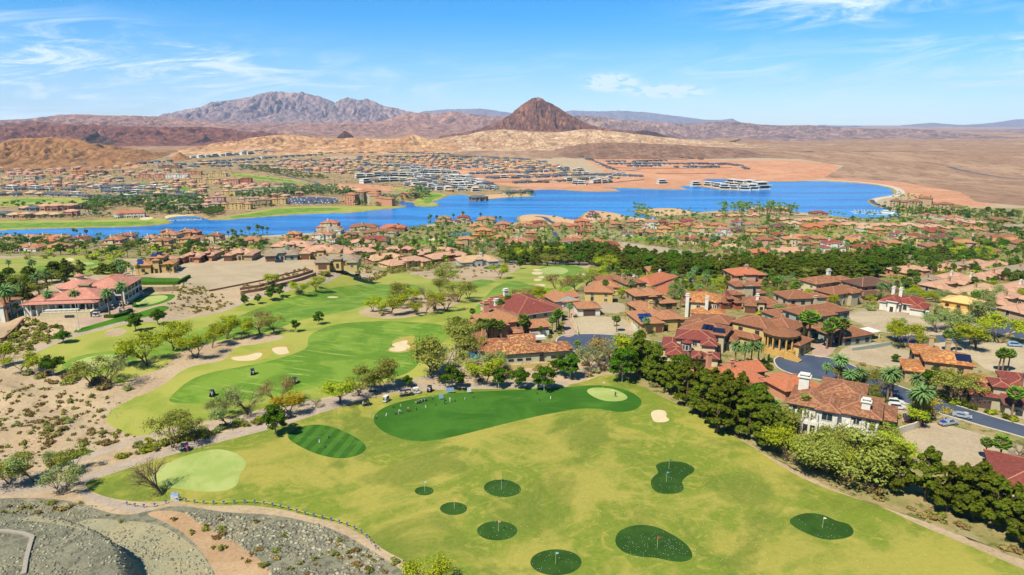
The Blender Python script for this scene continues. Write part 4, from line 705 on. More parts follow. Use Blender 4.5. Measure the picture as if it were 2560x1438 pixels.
def winproto(name, w, h, fm, gm=None, arch=False, mull=True):
    """frame (0.14 m deep surround) and pane, hung on the wall plane y=0 facing -y, bottom centre at origin"""
    V, F = [], []; t = .13
    if arch:
        k = 8; out = [(-w/2, 0), (w/2, 0)]+[(w/2*math.cos(math.pi*i/k), h-w/2+w/2*math.sin(math.pi*i/k)) for i in range(k+1)]; out = [(-w/2, 0), (w/2, 0)]+out[2:]
        s_ = 1-2*t/w; inn = [(x*s_, t+(z)*(h-2*t)/h) for x, z in out]; n = len(out)
        for y in (-.14, 0):
            V += [(x, y, z) for x, z in out]+[(x, y, z) for x, z in inn]
        for i in range(n):
            j = (i+1) % n; F += [(i, j, n+j, n+i), (i, 2*n+i, 2*n+j, j), (n+i, n+j, 3*n+j, 3*n+i)]
        fr = mesh_obj('window', V, F, fm, link=False); pn = mesh_obj('pane', [(x, -.05, z) for x, z in inn], [tuple(range(n))], gm or GLASS, link=False)
    else:
        for x0, x1, z0, z1 in ((-w/2-t/2, -w/2+t/2, 0, h), (w/2-t/2, w/2+t/2, 0, h), (-w/2+t/2, w/2-t/2, h-t, h), (-w/2+t/2, w/2-t/2, 0, t)): boxm(V, F, x0, x1, -.14, .02, z0, z1, True)
        if mull and w > 1: boxm(V, F, -.04, .04, -.1, .02, t, h-t, True)
        fr = mesh_obj('window', V, F, fm, link=False); pn = mesh_obj('pane', [(-w/2+t/2, -.05, t), (w/2-t/2, -.05, t), (w/2-t/2, -.05, h-t), (-w/2+t/2, -.05, h-t)], [(0, 1, 2, 3)], gm or GLASS, link=False)
    WIN[name] = (fr, pn)
winproto('w', 1.5, 1.5, CREAMT); winproto('wd', 1.5, 1.5, DARKT); winproto('ww', 1.5, 1.5, WHITET); winproto('big', 2.6, 2.1, DARKT); winproto('bigw', 2.6, 2.1, WHITET); winproto('arch', 1.7, 2.6, WHITET, arch=True); winproto('archd', 1.7, 2.6, CREAMT, arch=True); winproto('slot', 1.7, .75, DARKT); winproto('tall', .9, 2.0, WHITET, mull=False); winproto('hole', 1.5, 1.6, plain('plywood_edge', alb(196, 140, 70)), plain('dark_void', (.01, .008, .006, 1), .9), mull=False); winproto('holebig', 3.6, 2.6, plain('plywood_edge_b', alb(196, 140, 70)), plain('painted_void_shade_b', (.01, .008, .006, 1), .9), mull=False)  # hole panes: matte black sheets painted for the shade inside empty openings
def slab(name, w, h, m, fm):
    V, F = [], []; boxm(V, F, -w/2, w/2, -.1, .05, 0, h, True); b = mesh_obj(name, V, F, m, link=False); return b
DOORS = {'gb': slab('garage_door', 4.6, 2.4, GARB, None), 'gw': slab('garage_door', 4.6, 2.4, GARW, None), 'gb2': slab('garage_door', 2.8, 2.4, GARB, None), 'door': slab('door', 1.4, 2.5, DARKT, None), 'ga': slab('garage_door', 5.2, 2.7, plain('dark_garage_door', alb(96, 74, 66), .7), None)}
def hang(kind, parent, x, y, z, rz, sx=1):
    if kind in DOORS:
        q = DOORS[kind].copy(); COL.objects.link(q); q.parent = parent; q.location = (x, y, z); q.rotation_euler = (0, 0, rz); return q
    f, p = WIN[kind]; q = f.copy(); COL.objects.link(q); q.parent = parent; q.location = (x, y, z); q.rotation_euler = (0, 0, rz); q.scale = (sx, 1, sx)
    g = p.copy(); COL.objects.link(g); g.parent = q; return q
FOOT = []      # (x, y, radius) of everything built, for keeping trees clear
def house(label, A, B, wings, wall, roof, win='w', fascia=None, chim=(), solar=(), doors=(), sp=4.2, cat='house', name='house', group='houses of the valley', zup=0.0, sides=(0, 1, 3), sill=.5, extra=None, wmax=40):
    """A, B photo pixels of the two near ground corners; wings (x0, x1, y0, y1, z0, h, roof kind) with x in 0..1 of |AB|, y metres going away"""
    (ax, ay, az), (bx, by, bz) = U([A, B])
    if abs(by-ay) > 1.2*abs(bx-ax) and ay > 300:      # one corner fell off a bank: keep the front level
        if ay < by: bx, by, bz = ax+(B[0]-A[0])*ay/FPX, ay+2, az
        else: ax, ay, az = bx-(B[0]-A[0])*by/FPX, by+2, bz
    W_ = math.hypot(bx-ax, by-ay); rz = math.atan2(by-ay, bx-ax); z = min(az, bz)+zup
    o = empty(name, (ax, ay, z-.05), rz); px, py = (A[0]+B[0])/2, (A[1]+B[1])/2; reg(o, label, px, py, cat, group)
    rects = [(w[0]*W_, w[1]*W_, w[2], w[3], w[4], w[4]+w[5]) for w in wings]; nwin = 0; rf = None
    fm = fascia or DARKT; cr, sr = math.cos(rz), math.sin(rz)
    for i, (w, (x0, x1, y0, y1, z0, z1)) in enumerate(zip(wings, rects)):
        e = .004*(i+1); x0 += e; x1 -= e; y0 += e; y1 -= e; knd = w[6]; wm = WL[w[7]] if len(w) > 7 and w[7] in WL else (STONE if len(w) > 7 else WL[wall])
        cx, cy = (x0+x1)/2, (y0+y1)/2; FOOT.append((ax+cr*cx-sr*cy, ay+sr*cx+cr*cy, max(3., min((x1-x0), (y1-y0))*.62))); big = abs(x1-x0)/max(1, abs(y1-y0))
        for s_ in np.linspace(x0, x1, max(2, int(big*1.5)+1)): FOOT.append((ax+cr*s_-sr*cy, ay+sr*s_+cr*cy, (y1-y0)*.55))
        if knd == 'c':
            V, F = cylm(cx, cy, (x1-x0)/2, z0-(1.5 if z0 == 0 else .3), z1); mesh_obj('turret_wall', V, F, wm, o); V, F, mi = conem(cx, cy, (x1-x0)/2, z1+.003*i); rf = mesh_obj('roof', V, F, [RF[roof], fm], o, mi)
            r_ = (x1-x0)/2
            for a in (-2.3, -1.57, -.8): hang('tall' if win != 'hole' else win, o, cx+(r_+.02)*math.cos(a), cy+(r_+.02)*math.sin(a), z1-2.6, a+math.pi/2)
            continue
        V, F = [], []; boxm(V, F, x0, x1, y0, y1, z0-(1.5 if z0 == 0 else .3), z1); mesh_obj('wall', V, F, wm, o)
        V, F, mi = roofm(x0, x1, y0, y1, z1+.002*i, knd); rf = mesh_obj('roof', V, F, [RF[roof], fm, wm, RCAP], o, mi)
        if win:
            st = max(1, int(round((z1-z0)/3.2)))
            for side in sides:
                L0, L1 = ((x0, x1), (y0, y1), (x0, x1), (y0, y1))[side]; n = int((L1-L0-1.2)//sp)
                for f in range(st):
                    zz = z0+(z1-z0)/st*f+(z1-z0)/st*.28
                    for j in range(n):
                        t = L0+(L1-L0)*(j+.5)/n; x, y, rr = ((t, y0-.01, 0), (x1+.01, t, math.pi/2), (t, y1+.01, math.pi), (x0-.01, t, -math.pi/2))[side]
                        if any(k2 != i and r[0]-.9 < x < r[1]+.9 and r[2]-.9 < y < r[3]+.9 and r[4]-1 < zz+.8 < r[5]+.9 for k2, r in enumerate(rects)) or nwin > wmax: continue
                        if any(abs(x-dx*W_) < 3.4 and abs(y-dy) < 1 for _, dx, dy, _ in doors) and f == 0: continue
                        hang(win if (j+i+f) % 4 or win in ('hole', 'slot') else {'w': 'archd', 'ww': 'arch', 'wd': 'big'}.get(win, win), o, x, y, zz, rr); nwin += 1
    for kd, x, y, r in doors: hang(kd, o, x*W_, y-.03, 0.02, r)
    for (x, y, z0, z1, s_) in chim:
        V, F = [], []; x *= W_; boxm(V, F, x-s_/2, x+s_/2, y-s_*.4, y+s_*.4, z0, z1, True); boxm(V, F, x-s_*.65, x+s_*.65, y-s_*.55, y+s_*.55, z1, z1+.3, True); boxm(V, F, x-s_*.3, x+s_*.3, y-s_*.25, y+s_*.25, z1+.3, z1+.75, True); boxm(V, F, x-s_*.5, x+s_*.5, y-s_*.4, y+s_*.4, z1+.75, z1+.95, True); mesh_obj('chimney', V, F, WL['w'] if wall in 'wce' else WL[wall], rf)
    for (wi, fx, fy, sx, sy) in solar:      # panels lying on the near slope of wing wi
        x0, x1, y0, y1, z0, z1 = rects[wi]; d = y1-y0+1.4; xc = x0+(x1-x0)*fx; s0 = fy*d/2; za = z1+.22+.36*s0; V = []; F = []; ya = y0-.7+s0
        dz = .36*sy; n0 = 0; V += [(xc-sx/2, ya, za+.1), (xc+sx/2, ya, za+.1), (xc+sx/2, ya+sy, za+dz+.1), (xc-sx/2, ya+sy, za+dz+.1)]; V += [(a, b, c+.08) for a, b, c in V[:4]]
        F = [(4, 5, 6, 7), (0, 1, 5, 4), (1, 2, 6, 5), (2, 3, 7, 6), (3, 0, 4, 7)]; mesh_obj('solar_panel', V, F, SOLAR if fx < .5 else SOLARD, rf)
    if extra: extra(o, W_, rects)
    return o
def column_row(o, x0, y0, x1, y1, n, z0, h, r=.28, mat=None, beam=True):
    for i in range(n):
        t = i/(n-1); V, F = cylm(x0+(x1-x0)*t, y0+(y1-y0)*t, r, z0, z0+h, 8); mesh_obj('column', V, F, mat or WL['w'], o)
# ---- generic houses: style letters give the massing
def gen_house(x0, x1, yb, roof, wall, st=1, tilt=0, lab=None, seed=None):
    rng = random.Random(seed if seed is not None else int(x0*7+yb)); A, B = (x0+(x1-x0)*.04, yb+tilt), (x1-(x1-x0)*.04, yb-tilt); (a, b) = U([A, B]); W_ = (x1-x0)*min(a[1], b[1])/FPX*1.04; D = max(9, min(20 if yb < 640 else 15, W_*rng.uniform(.5, .7))); hs = max(1, min(1.7, W_/(22 if st == 1 else 19)))
    a1 = rng.uniform(.22, .34); b1 = rng.uniform(.64, .8); h1 = 3.5
    if st == 1:
        wings = [(0, 1, 2.5, 2.5+D, 0, h1, 'h'), (rng.choice((0, .02)), a1, -rng.uniform(0, 3), D*.6, 0, h1-.2, 'h'), (b1, 1.0, -rng.uniform(0, 2.5), D*.5, 0, h1-.35, rng.choice('hG')), (.42, .6, 1.2, D*.5, 0, h1+.9, 'h')]; ch = [(rng.uniform(.3, .7), D*.5, h1, h1+3.2, 1.3)]
    else:
        wings = [(.15, .88, 3, 3+D, 0, 6.6, 'h'), (0, a1+.05, 0, D*.8, 0, 3.3, 'h'), (b1-.05, 1, 1, D*.7, 0, 3.4, 'h'), (.38, .6, 1, D*.6, 0, 7.2, rng.choice('hhG'))]; ch = [(rng.uniform(.25, .75), D*.6, 6.6, 9.8, 1.3)]
    A, B = (A[0]-.03*(x1-x0), A[1]), (B[0]+.03*(x1-x0), B[1]); wings = [(q[0], q[1], q[2], q[3], 0, q[5]*hs, q[6]) for q in wings]; ch = [(q[0], q[1], q[2]*hs, q[3]*hs, q[4]*hs) for q in ch]
    col = {'o': 'orange', 'b': 'brown', 'r': 'red', 'm': 'maroon', 'p': 'pink', 'g': 'grey', 't': 'tan', 'x': 'mottled', 'y': 'mottled orange', 'd': 'dark brown', 'u': 'red orange', 'k': 'bleached', 'v': 'streaked brown', 's': 'slate'}[roof]; wc = {'c': 'cream', 'w': 'white', 'y': 'yellow', 's': 'salmon', 't': 'tan', 'o': 'olive', 'g': 'grey green', 'p': 'pink', 'b': 'brown', 'n': 'orange', 'e': 'grey', 'l': 'pale green', 'r': 'red', 'q': 'beige', 'f': 'ochre'}[wall]
    return house(lab or f'{col} roofed {wc} {"villa" if st > 1 else "bungalow"}', A, B, wings, wall, roof, win=rng.choice(('w', 'ww', 'wd')), fascia=WHITET if wall in 'we' else None, chim=ch, doors=[('door', .51, 1.2 if st == 1 else 1, 0)]+([('gb', a1/2, wings[1][2], 0)] if yb > 600 else []), sp=5.2 if yb < 620 else 4.4)
# ------------------------------------------------------------------ near villas
Wn = math.pi/2
def bungalow_extra(o, W_, r):
    V, F = [], []; boxm(V, F, -1.5, W_-1, -5.2, -4.9, -1.5, 1.5); boxm(V, F, W_-2.2, W_-1.2, -5.5, -4.6, -1.5, 2.2); boxm(V, F, -2, -1.2, -5.4, -4.7, -1.5, 2.0); mesh_obj('boundary_wall', V, F, WL['y'], o)
    V, F = [], []; boxm(V, F, .62*W_, .62*W_+3, 5.8, 8.4, 6.0, 6.9, True); mesh_obj('skylight', V, F, WL['w'], o)
house('long pale green bungalow with mottled brown and cream tiles', (1222, 914), (1432, 898), [(0, .62, 0, 12, 0, 3.5, 'h'), (.5, .93, .3, 8.5, 0, 3.2, 'h'), (.9, 1.0, 1.5, 9, 0, 3.4, 'h'), (-.06, .35, 5, 16, 0, 3.6, 'h'), (.38, .72, 13.5, 20, 0, 3.3, 'h'), (.3, .5, 10, 16, 0, 3.3, 'h')], 'l', 'x', 'slot', doors=[('door', .62, 0, 0)], sp=2.7, sill=1.6, extra=bungalow_extra)
house('red maroon tiled mansion with two white chimneys', (1300, 822), (1416, 806), [(0, .95, 2, 30, 0, 5.2, 'h'), (-.14, .25, 12, 30, 0, 4.2, 'h'), (.55, 1.08, 6, 22, 0, 4.6, 'h'), (.2, .6, 22, 36, 0, 4.4, 'h'), (.3, .7, 8, 26, 5, 1.6, 'h')], 'c', 'm', 'w', chim=[(-.02, 20, 4, 7.4, 1.9), (.42, 30, 5, 8.6, 1.9)], fascia=WHITET)
house('salmon two storey villa with orange tiles behind a row of palms', (1208, 856), (1312, 846), [(0, .98, 1, 14, 0, 6.6, 'h'), (.2, .56, -1.2, 5, 0, 6.3, 'h'), (-.1, .16, 3, 11, 0, 5.6, 'h'), (.72, .92, -1.6, 3, 0, 3.0, 'h'), (.3, .8, 8, 18, 0, 6.9, 'h')], 's', 'o', 'w', chim=[(.28, 12, 6, 12, 2)], doors=[('door', .35, -1.2, 0)], sp=3.4)
house('salmon garage house with bright orange roof and white doors', (1326, 843), (1370, 839), [(0, 1, 0, 9, 0, 3.6, 'g')], 's', 'o', None, doors=[('gw', .3, 0, 0), ('gw', .74, 0, 0)])
house('white walled house with orange roof behind the red mansion', (1388, 778), (1444, 772), [(0, 1, 0, 12, 0, 4.2, 'G'), (.3, 1.0, -1, 9, 0, 3.9, 'h'), (.6, 1.1, 2, 10, 0, 5.0, 'g')], 'w', 'o', 'archd', doors=[('door', .2, 0, 0)])
house('white garage with orange roof and dark arched door', (1446, 791), (1500, 789), [(0, 1, 0, 9, 0, 3.3, 'h')], 'w', 'o', None, doors=[('ga', .5, 0, 0)])
house('yellow two storey house with light orange roof', (1463, 756), (1531, 757), [(0, 1, 0, 10, 0, 5.0, 'h')], 'y', 'o', 'w', sp=4.2)
house('yellow house half hidden with wide orange roof', (1478, 736), (1546, 737), [(0, 1, 0, 10, 0, 4.2, 'h')], 'y', 'o', 'w')
house('olive two storey villa with a pair of brown garage doors', (1581, 781), (1692, 776), [(.12, .45, 3, 14, 0, 6.8, 'h'), (.5, .72, 3, 14, 0, 6.8, 'h'), (.42, .55, 2, 8, 0, 6.4, 'h', 'b'), (0, .42, -1, 6, 0, 3.1, 'h'), (.66, 1.02, 1, 13, 0, 3.3, 'h')], 'o', 'o', 'wd', doors=[('gb2', .1, -1, 0), ('gb', .27, -1, 0), ('door', .5, 2, 0)], sp=3.6)
house('ochre villa with tower and brown orange roof', (1500, 732), (1566, 731), [(0, 1, 3, 15, 0, 5.2, 'h'), (.55, .9, 1, 9, 0, 6.6, 'h')], 'y', 'b', 'w')
house('tan villa with cream chimney and stepped roofs', (1570, 742), (1618, 740), [(0, 1, 2, 14, 0, 6.2, 'h'), (.1, .5, 0, 8, 0, 3.3, 'h'), (.55, .85, 0, 8, 0, 7.0, 'h')], 't', 'b', 'w', chim=[(.1, 8, 6, 10, 1.3)])
house('white villa with vivid red orange roofs and a wing running forward', (1638, 738), (1716, 722), [(.15, 1, 6, 19, 0, 6.0, 'h'), (-.05, .62, -3, 8, 0, 3.3, 'g'), (.5, .9, 2, 9, 0, 3.4, 'h')], 'w', 'u', 'ww', fascia=WHITET, chim=[(.15, 16, 6, 9.5, 1.3), (.85, 14, 6, 9, 1.3)], doors=[('gw', .45, -3, 0)])
house('pale yellow house carrying five blue solar panels', (1604, 834), (1722, 826), [(0, .45, 0, 17, 0, 3.8, 'h'), (.3, .72, 6, 22, 0, 3.9, 'h'), (.45, .8, 2, 11, 0, 4.5, 'h'), (.62, 1.0, 4, 16, 0, 3.6, 'h')], 'y', 'o', 'w', chim=[(.5, 16, 4, 8, 1.6)], solar=[(0, .12, .15, 2.2, 2.2), (0, .3, .15, 2.2, 2.2), (0, .12, .45, 2.2, 2.2), (0, .3, .45, 2.2, 2.2), (0, .48, .45, 2.2, 2.2)], doors=[('gb2', .36, 0, 0), ('door', .56, 2, 0)])
house('cream villa with two tall white chimneys and mottled orange roofs', (1706, 795), (1800, 802), [(.08, .95, 4, 16, 0, 7.0, 'h'), (.2, .6, 1.5, 8, 0, 6.8, 'h'), (.25, .7, -4, 4, 0, 3.4, 'h'), (.8, .92, 2, 6, 0, 6.8, 'c'), (.65, 1.1, -2, 5, 0, 3.2, 'h')], 'c', 'y', 'w', chim=[(.1, 2.5, 0, 9.3, 1.4), (.62, .8, 3, 9.2, 1.3)], sp=3.5)
house('long beige house with brown roofs and black solar panels', (1688, 874), (1800, 892), [(0, 1, 4, 15, 0, 6.6, 'h'), (-.05, .5, 12, 26, 0, 6.2, 'h'), (.35, .9, 16, 26, 0, 7.4, 'h'), (.1, .9, -1, 5, 0, 3.2, 'h'), (.85, 1.18, 8, 20, 0, 3.6, 'h')], 'q', 'b', 'wd', solar=[(0, .55, .3, 2.4, 3), (0, .63, .3, 2.4, 3), (0, .71, .3, 1.8, 2), (0, .86, .2, 3.8, 2.6)], sp=4.6)
house('maroon tiled villa with arched stone turret and white dishes', (1652, 908), (1788, 918), [(.0, .34, 6, 18, 0, 3.6, 'h'), (.25, .95, 10, 20, 0, 6.2, 'h'), (.38, .54, 3, 9, 0, 6.4, 'c', 'S'), (.74, .98, 5, 12, 0, 6.0, 'h'), (.1, .42, 0, 8, 0, 3.2, 'h'), (.58, .8, -1, 6, 0, 3.1, 'h'), (.82, 1.04, 0, 6, 0, 3.2, 'h')], 'c', 'm', 'ww', doors=[('ga', .68, -1, 0)], sp=3.4)
def arch_extra(o, W_, r):
    x1 = W_*1.02; cx, cy = x1+5, 5
    V, F = cylm(cx, cy, 6.2, -1, 2.0, 20); mesh_obj('terrace', V, F, WL['f'], o); V, F = cylm(cx, cy, 3.6, 2, 7.2, 16); mesh_obj('rotunda_wall', V, F, STONE, o)
    for i in range(7): a = -2.9+i*.42; V, F = cylm(cx+5.4*math.cos(a), cy+5.4*math.sin(a), .3, 2, 6.6, 8); mesh_obj('column', V, F, WL['f'], o)
    for i in range(4): a = -2.5+i*.55; hang('archd', o, cx+3.62*math.cos(a), cy+3.62*math.sin(a), 2.2, a+math.pi/2, 1.3)
    V, F = cylm(cx, cy, 5.9, 6.5, 7.3, 24); mesh_obj('porch_beam', V, F, WL['f'], o); V, F, mi = conem(cx, cy, 5.6, 7.25, 24, .34, .8); mesh_obj('roof', V, F, [RF['b'], DARKT], o, mi)
    for i in range(26): a = -3.0+i*.13; V, F = cylm(cx+6.0*math.cos(a), cy+6.0*math.sin(a), .11, 2, 2.85, 5); mesh_obj('baluster', V, F, WL['f'], o)
    V, F = [], []
    for s in range(9): boxm(V, F, cx+4.4+s*.55, cx+4.95+s*.55, cy-6.2, cy-2.8, -1, 2-s*.24)
    mesh_obj('stairs', V, F, WL['f'], o)
house('grand ochre villa with round arched porch and curved stairs', (1815, 858), (1898, 878), [(0, 1.0, 4, 16, 0, 7.4, 'h'), (.6, 1.5, 9, 22, 0, 7.0, 'h'), (-.02, .85, -.5, 5, 0, 3.9, 'h'), (1.45, 1.95, 4, 14, 0, 4.2, 'h')], 'y', 'b', 'wd', sp=4, extra=arch_extra)
house('grey green two storey villa with wide brown roofs', (2034, 842), (2150, 828), [(0, 1, 6, 17, 0, 7.0, 'h'), (.2, .6, 4, 10, 0, 6.8, 'h'), (-.05, .35, 0, 9, 0, 3.4, 'h'), (.35, .75, 1, 7, 0, 3.4, 'h'), (-.1, .3, 15, 26, 0, 4, 'h')], 'g', 'b', 'wd', doors=[('gb', .45, 1, 0), ('gb2', .15, 0, 0)], sp=3.6)
def cover_extra(o, W_, r):
    V, F = [], []; boxm(V, F, W_+.5, W_+7, 2, 8, 3.1, 3.35, True); mesh_obj('patio_cover', V, F, WL['w'], o)
    for x, y in ((W_+1, 2.3), (W_+6.6, 2.3), (W_+6.6, 7.6)): V, F = cylm(x, y, .22, -1, 3.1, 6); mesh_obj('post', V, F, WL['c'], o)
    V, F = [], []; boxm(V, F, -.5, W_+5, -5, -4.7, -1.2, 1.5); mesh_obj('garden_wall', V, F, WL['g'], o)
house('low grey green wing with brown roof and white patio cover', (2106, 866), (2178, 858), [(0, 1, 0, 12, 0, 3.6, 'h'), (-.12, .3, 4, 13, 0, 3.7, 'h')], 'g', 'b', 'wd', sp=3.4, extra=cover_extra)
house('tan and brown villa with a small tower porch', (1974, 788), (2066, 784), [(0, .8, 2, 14, 0, 6.6, 'h'), (.75, 1.0, 1, 8, 0, 7.0, 'h'), (-.08, .3, 0, 6, 0, 3.3, 'h')], 'q', 'b', 'wd', chim=[(.72, 1.5, 0, 7, 1.6)])
house('cream villa with streaked brown roof and white chimney', (2050, 740), (2142, 732), [(.0, .75, 3, 15, 0, 6.4, 'h'), (.6, 1, 2, 12, 0, 6.2, 'h'), (-.05, .4, -2, 4, 0, 3.2, 'h')], 'c', 'v', 'w', chim=[(.68, 12, 5, 10.5, 1.8)])
house('grey brown villa with an arched entrance under brown roofs', (2092, 768), (2160, 762), [(0, 1, 2, 13, 0, 6.2, 'h'), (-.35, .15, 1, 10, 0, 3.6, 'G'), (.5, .75, 0, 6, 0, 6.4, 'h')], 'q', 'b', 'archd')
house('tan two storey villa with dark brown roof', (2164, 750), (2244, 745), [(0, .95, 3, 17, 0, 6.6, 'h'), (-.2, .5, -2, 5, 0, 3.3, 'h'), (.55, 1.1, 0, 8, 0, 3.4, 'h')], 't', 'd', 'wd', sp=3.8)
house('white one storey house with arched windows and dark red roof', (2194, 776), (2306, 790), [(0, .45, 2, 16, 0, 3.9, 'h'), (.3, .8, 4, 18, 0, 4.0, 'h'), (.2, .4, .5, 8, 0, 4.8, 'f'), (.72, 1.0, -1, 11, 0, 3.6, 'h')], 'w', 'r', 'arch', fascia=WHITET, chim=[(.32, 12, 4, 8.4, 1.3), (.12, 14, 4, 8, 1.3)], doors=[('door', .3, .5, 0), ('gw', .9, -1, 0)])
RF['ply'] = plain('plywood_sheathing', alb(240, 200, 124), .85, var=.08)
DOORS['doorway_shade'] = slab('doorway_shade_panel', 3.4, 2.4, plain('painted_doorway_shade', (.01, .008, .006, 1), .9), None)  # solid near-black slab, painting the shade inside an open doorway
house('unfinished plywood house with empty dark openings', (2332, 788), (2432, 804), [(.12, .98, 3, 13, 3.2, 3.4, 'h'), (0, 1.0, 1, 13, 0, 3.1, 'h'), (.02, .45, -1, 4, 0, 3.0, 'h'), (.6, 1.0, -1.5, 4, 0, 2.9, 'h')], 'f', 'ply', 'hole', fascia=plain('ply_trim', alb(214, 164, 84), .8), doors=[('doorway_shade', .15, -1, 0), ('doorway_shade', .84, -1.5, 0)], sp=3.1, cat='house')
house('beige villa with orange mottled tiles and twin clay chimneys', (2282, 965), (2442, 985), [(.2, .95, 5, 17, 0, 7.0, 'h'), (-.12, .28, 3, 14, 0, 3.8, 'h'), (.75, 1.2, -2, 8, 0, 3.4, 'h'), (.3, .75, 0, 6, 0, 3.4, 'h'), (.1, .55, 14, 24, 0, 6.4, 'h')], 't', 'y', 'wd', chim=[(.62, 14, 7, 11.6, 1.4), (.4, 20, 6, 11, 1.4)], solar=[(0, .82, .3, 4.2, 3.4)], sp=4)
def white_extra(o, W_, r):
    column_row(o, .3, -2.2, W_*.34, -2.2, 5, 3.4, 2.9); column_row(o, .3, -2.2, W_*.34, -2.2, 5, -.5, 3.5, .34); column_row(o, W_*.55, -2.2, W_*.98, -2.2, 6, 3.4, 2.9); column_row(o, W_*.55, -2.2, W_*.98, -2.2, 6, -.5, 3.5, .34)
    V, F = [], []; boxm(V, F, 0, W_*.36, -2.5, 0, 2.9, 3.9, True); boxm(V, F, W_*.53, W_, -2.5, 0, 2.9, 3.9, True); mesh_obj('balcony', V, F, WL['w'], o)
house('large white villa with arcaded balconies and streaked brown roof', (1968, 1064), (2190, 1112), [(0, .4, 0, 14, 0, 6.9, 'h'), (.33, .56, -1.5, 12, 0, 7.1, 'h'), (.52, 1.0, .0, 15, 0, 6.8, 'h'), (.3, .8, 9, 22, 0, 7.6, 'h'), (.85, 1.16, 8, 18, 0, 4.0, 'h')], 'w', 'v', 'bigw', chim=[(.1, 10, 6, 11.5, 2.6), (.84, 3, 5, 10.0, 2.0)], sp=3.0, extra=white_extra)
house('stone villa with rusty red roofs at the right edge', (2428, 1022), (2585, 1046), [(0, .55, 2, 13, 0, 3.8, 'h'), (.35, .62, 3, 10, 0, 6.8, 'h'), (.6, 1.1, 5, 18, 0, 6.6, 'h'), (.5, .95, -2, 6, 0, 3.6, 'g')], 'q', 'm', 'wd', chim=[(.9, 6, 6, 11, 2)], doors=[('ga', .16, 2, 0)])
house('low orange tiled house behind the pines with a salmon chimney', (1786, 986), (1936, 968), [(0, .8, 1, 12, 0, 3.4, 'h'), (.55, 1.0, 5, 14, 0, 3.5, 'g'), (.3, .7, -2, 5, 0, 3.2, 'h')], 's', 'u', None, chim=[(.25, 12, 4, 8.6, 1.4), (.45, 6, 4, 7.4, 1.2)])
house('orange roofed wing beside the second turning circle', (1962, 1004), (2046, 992), [(0, 1, 0, 10, 0, 3.3, 'h'), (.3, .8, 4, 12, 0, 3.4, 'h')], 's', 'u', None)
house('red roofed house in the lower right corner', (2490, 1262), (2680, 1300), [(0, 1, 2, 20, 0, 3.6, 'h')], 'c', 'm', None)
house('pale yellow villa with blue solar panels beside the graded lot', (340, 686), (434, 682), [(.36, .72, 3, 14, 0, 8.0, 'h'), (0, .4, 0, 12, 0, 4.6, 'h'), (.68, 1.0, 1, 12, 0, 4.6, 'h'), (.46, .62, .5, 6, 0, 7.0, 'h')], 'y', 't', 'wd', solar=[(0, .3, .2, 3, 3), (0, .62, .5, 3, 3), (1, .3, .2, 3, 2.6), (1, .2, .6, 3, 2.4)], doors=[('door', .54, .5, 0)])
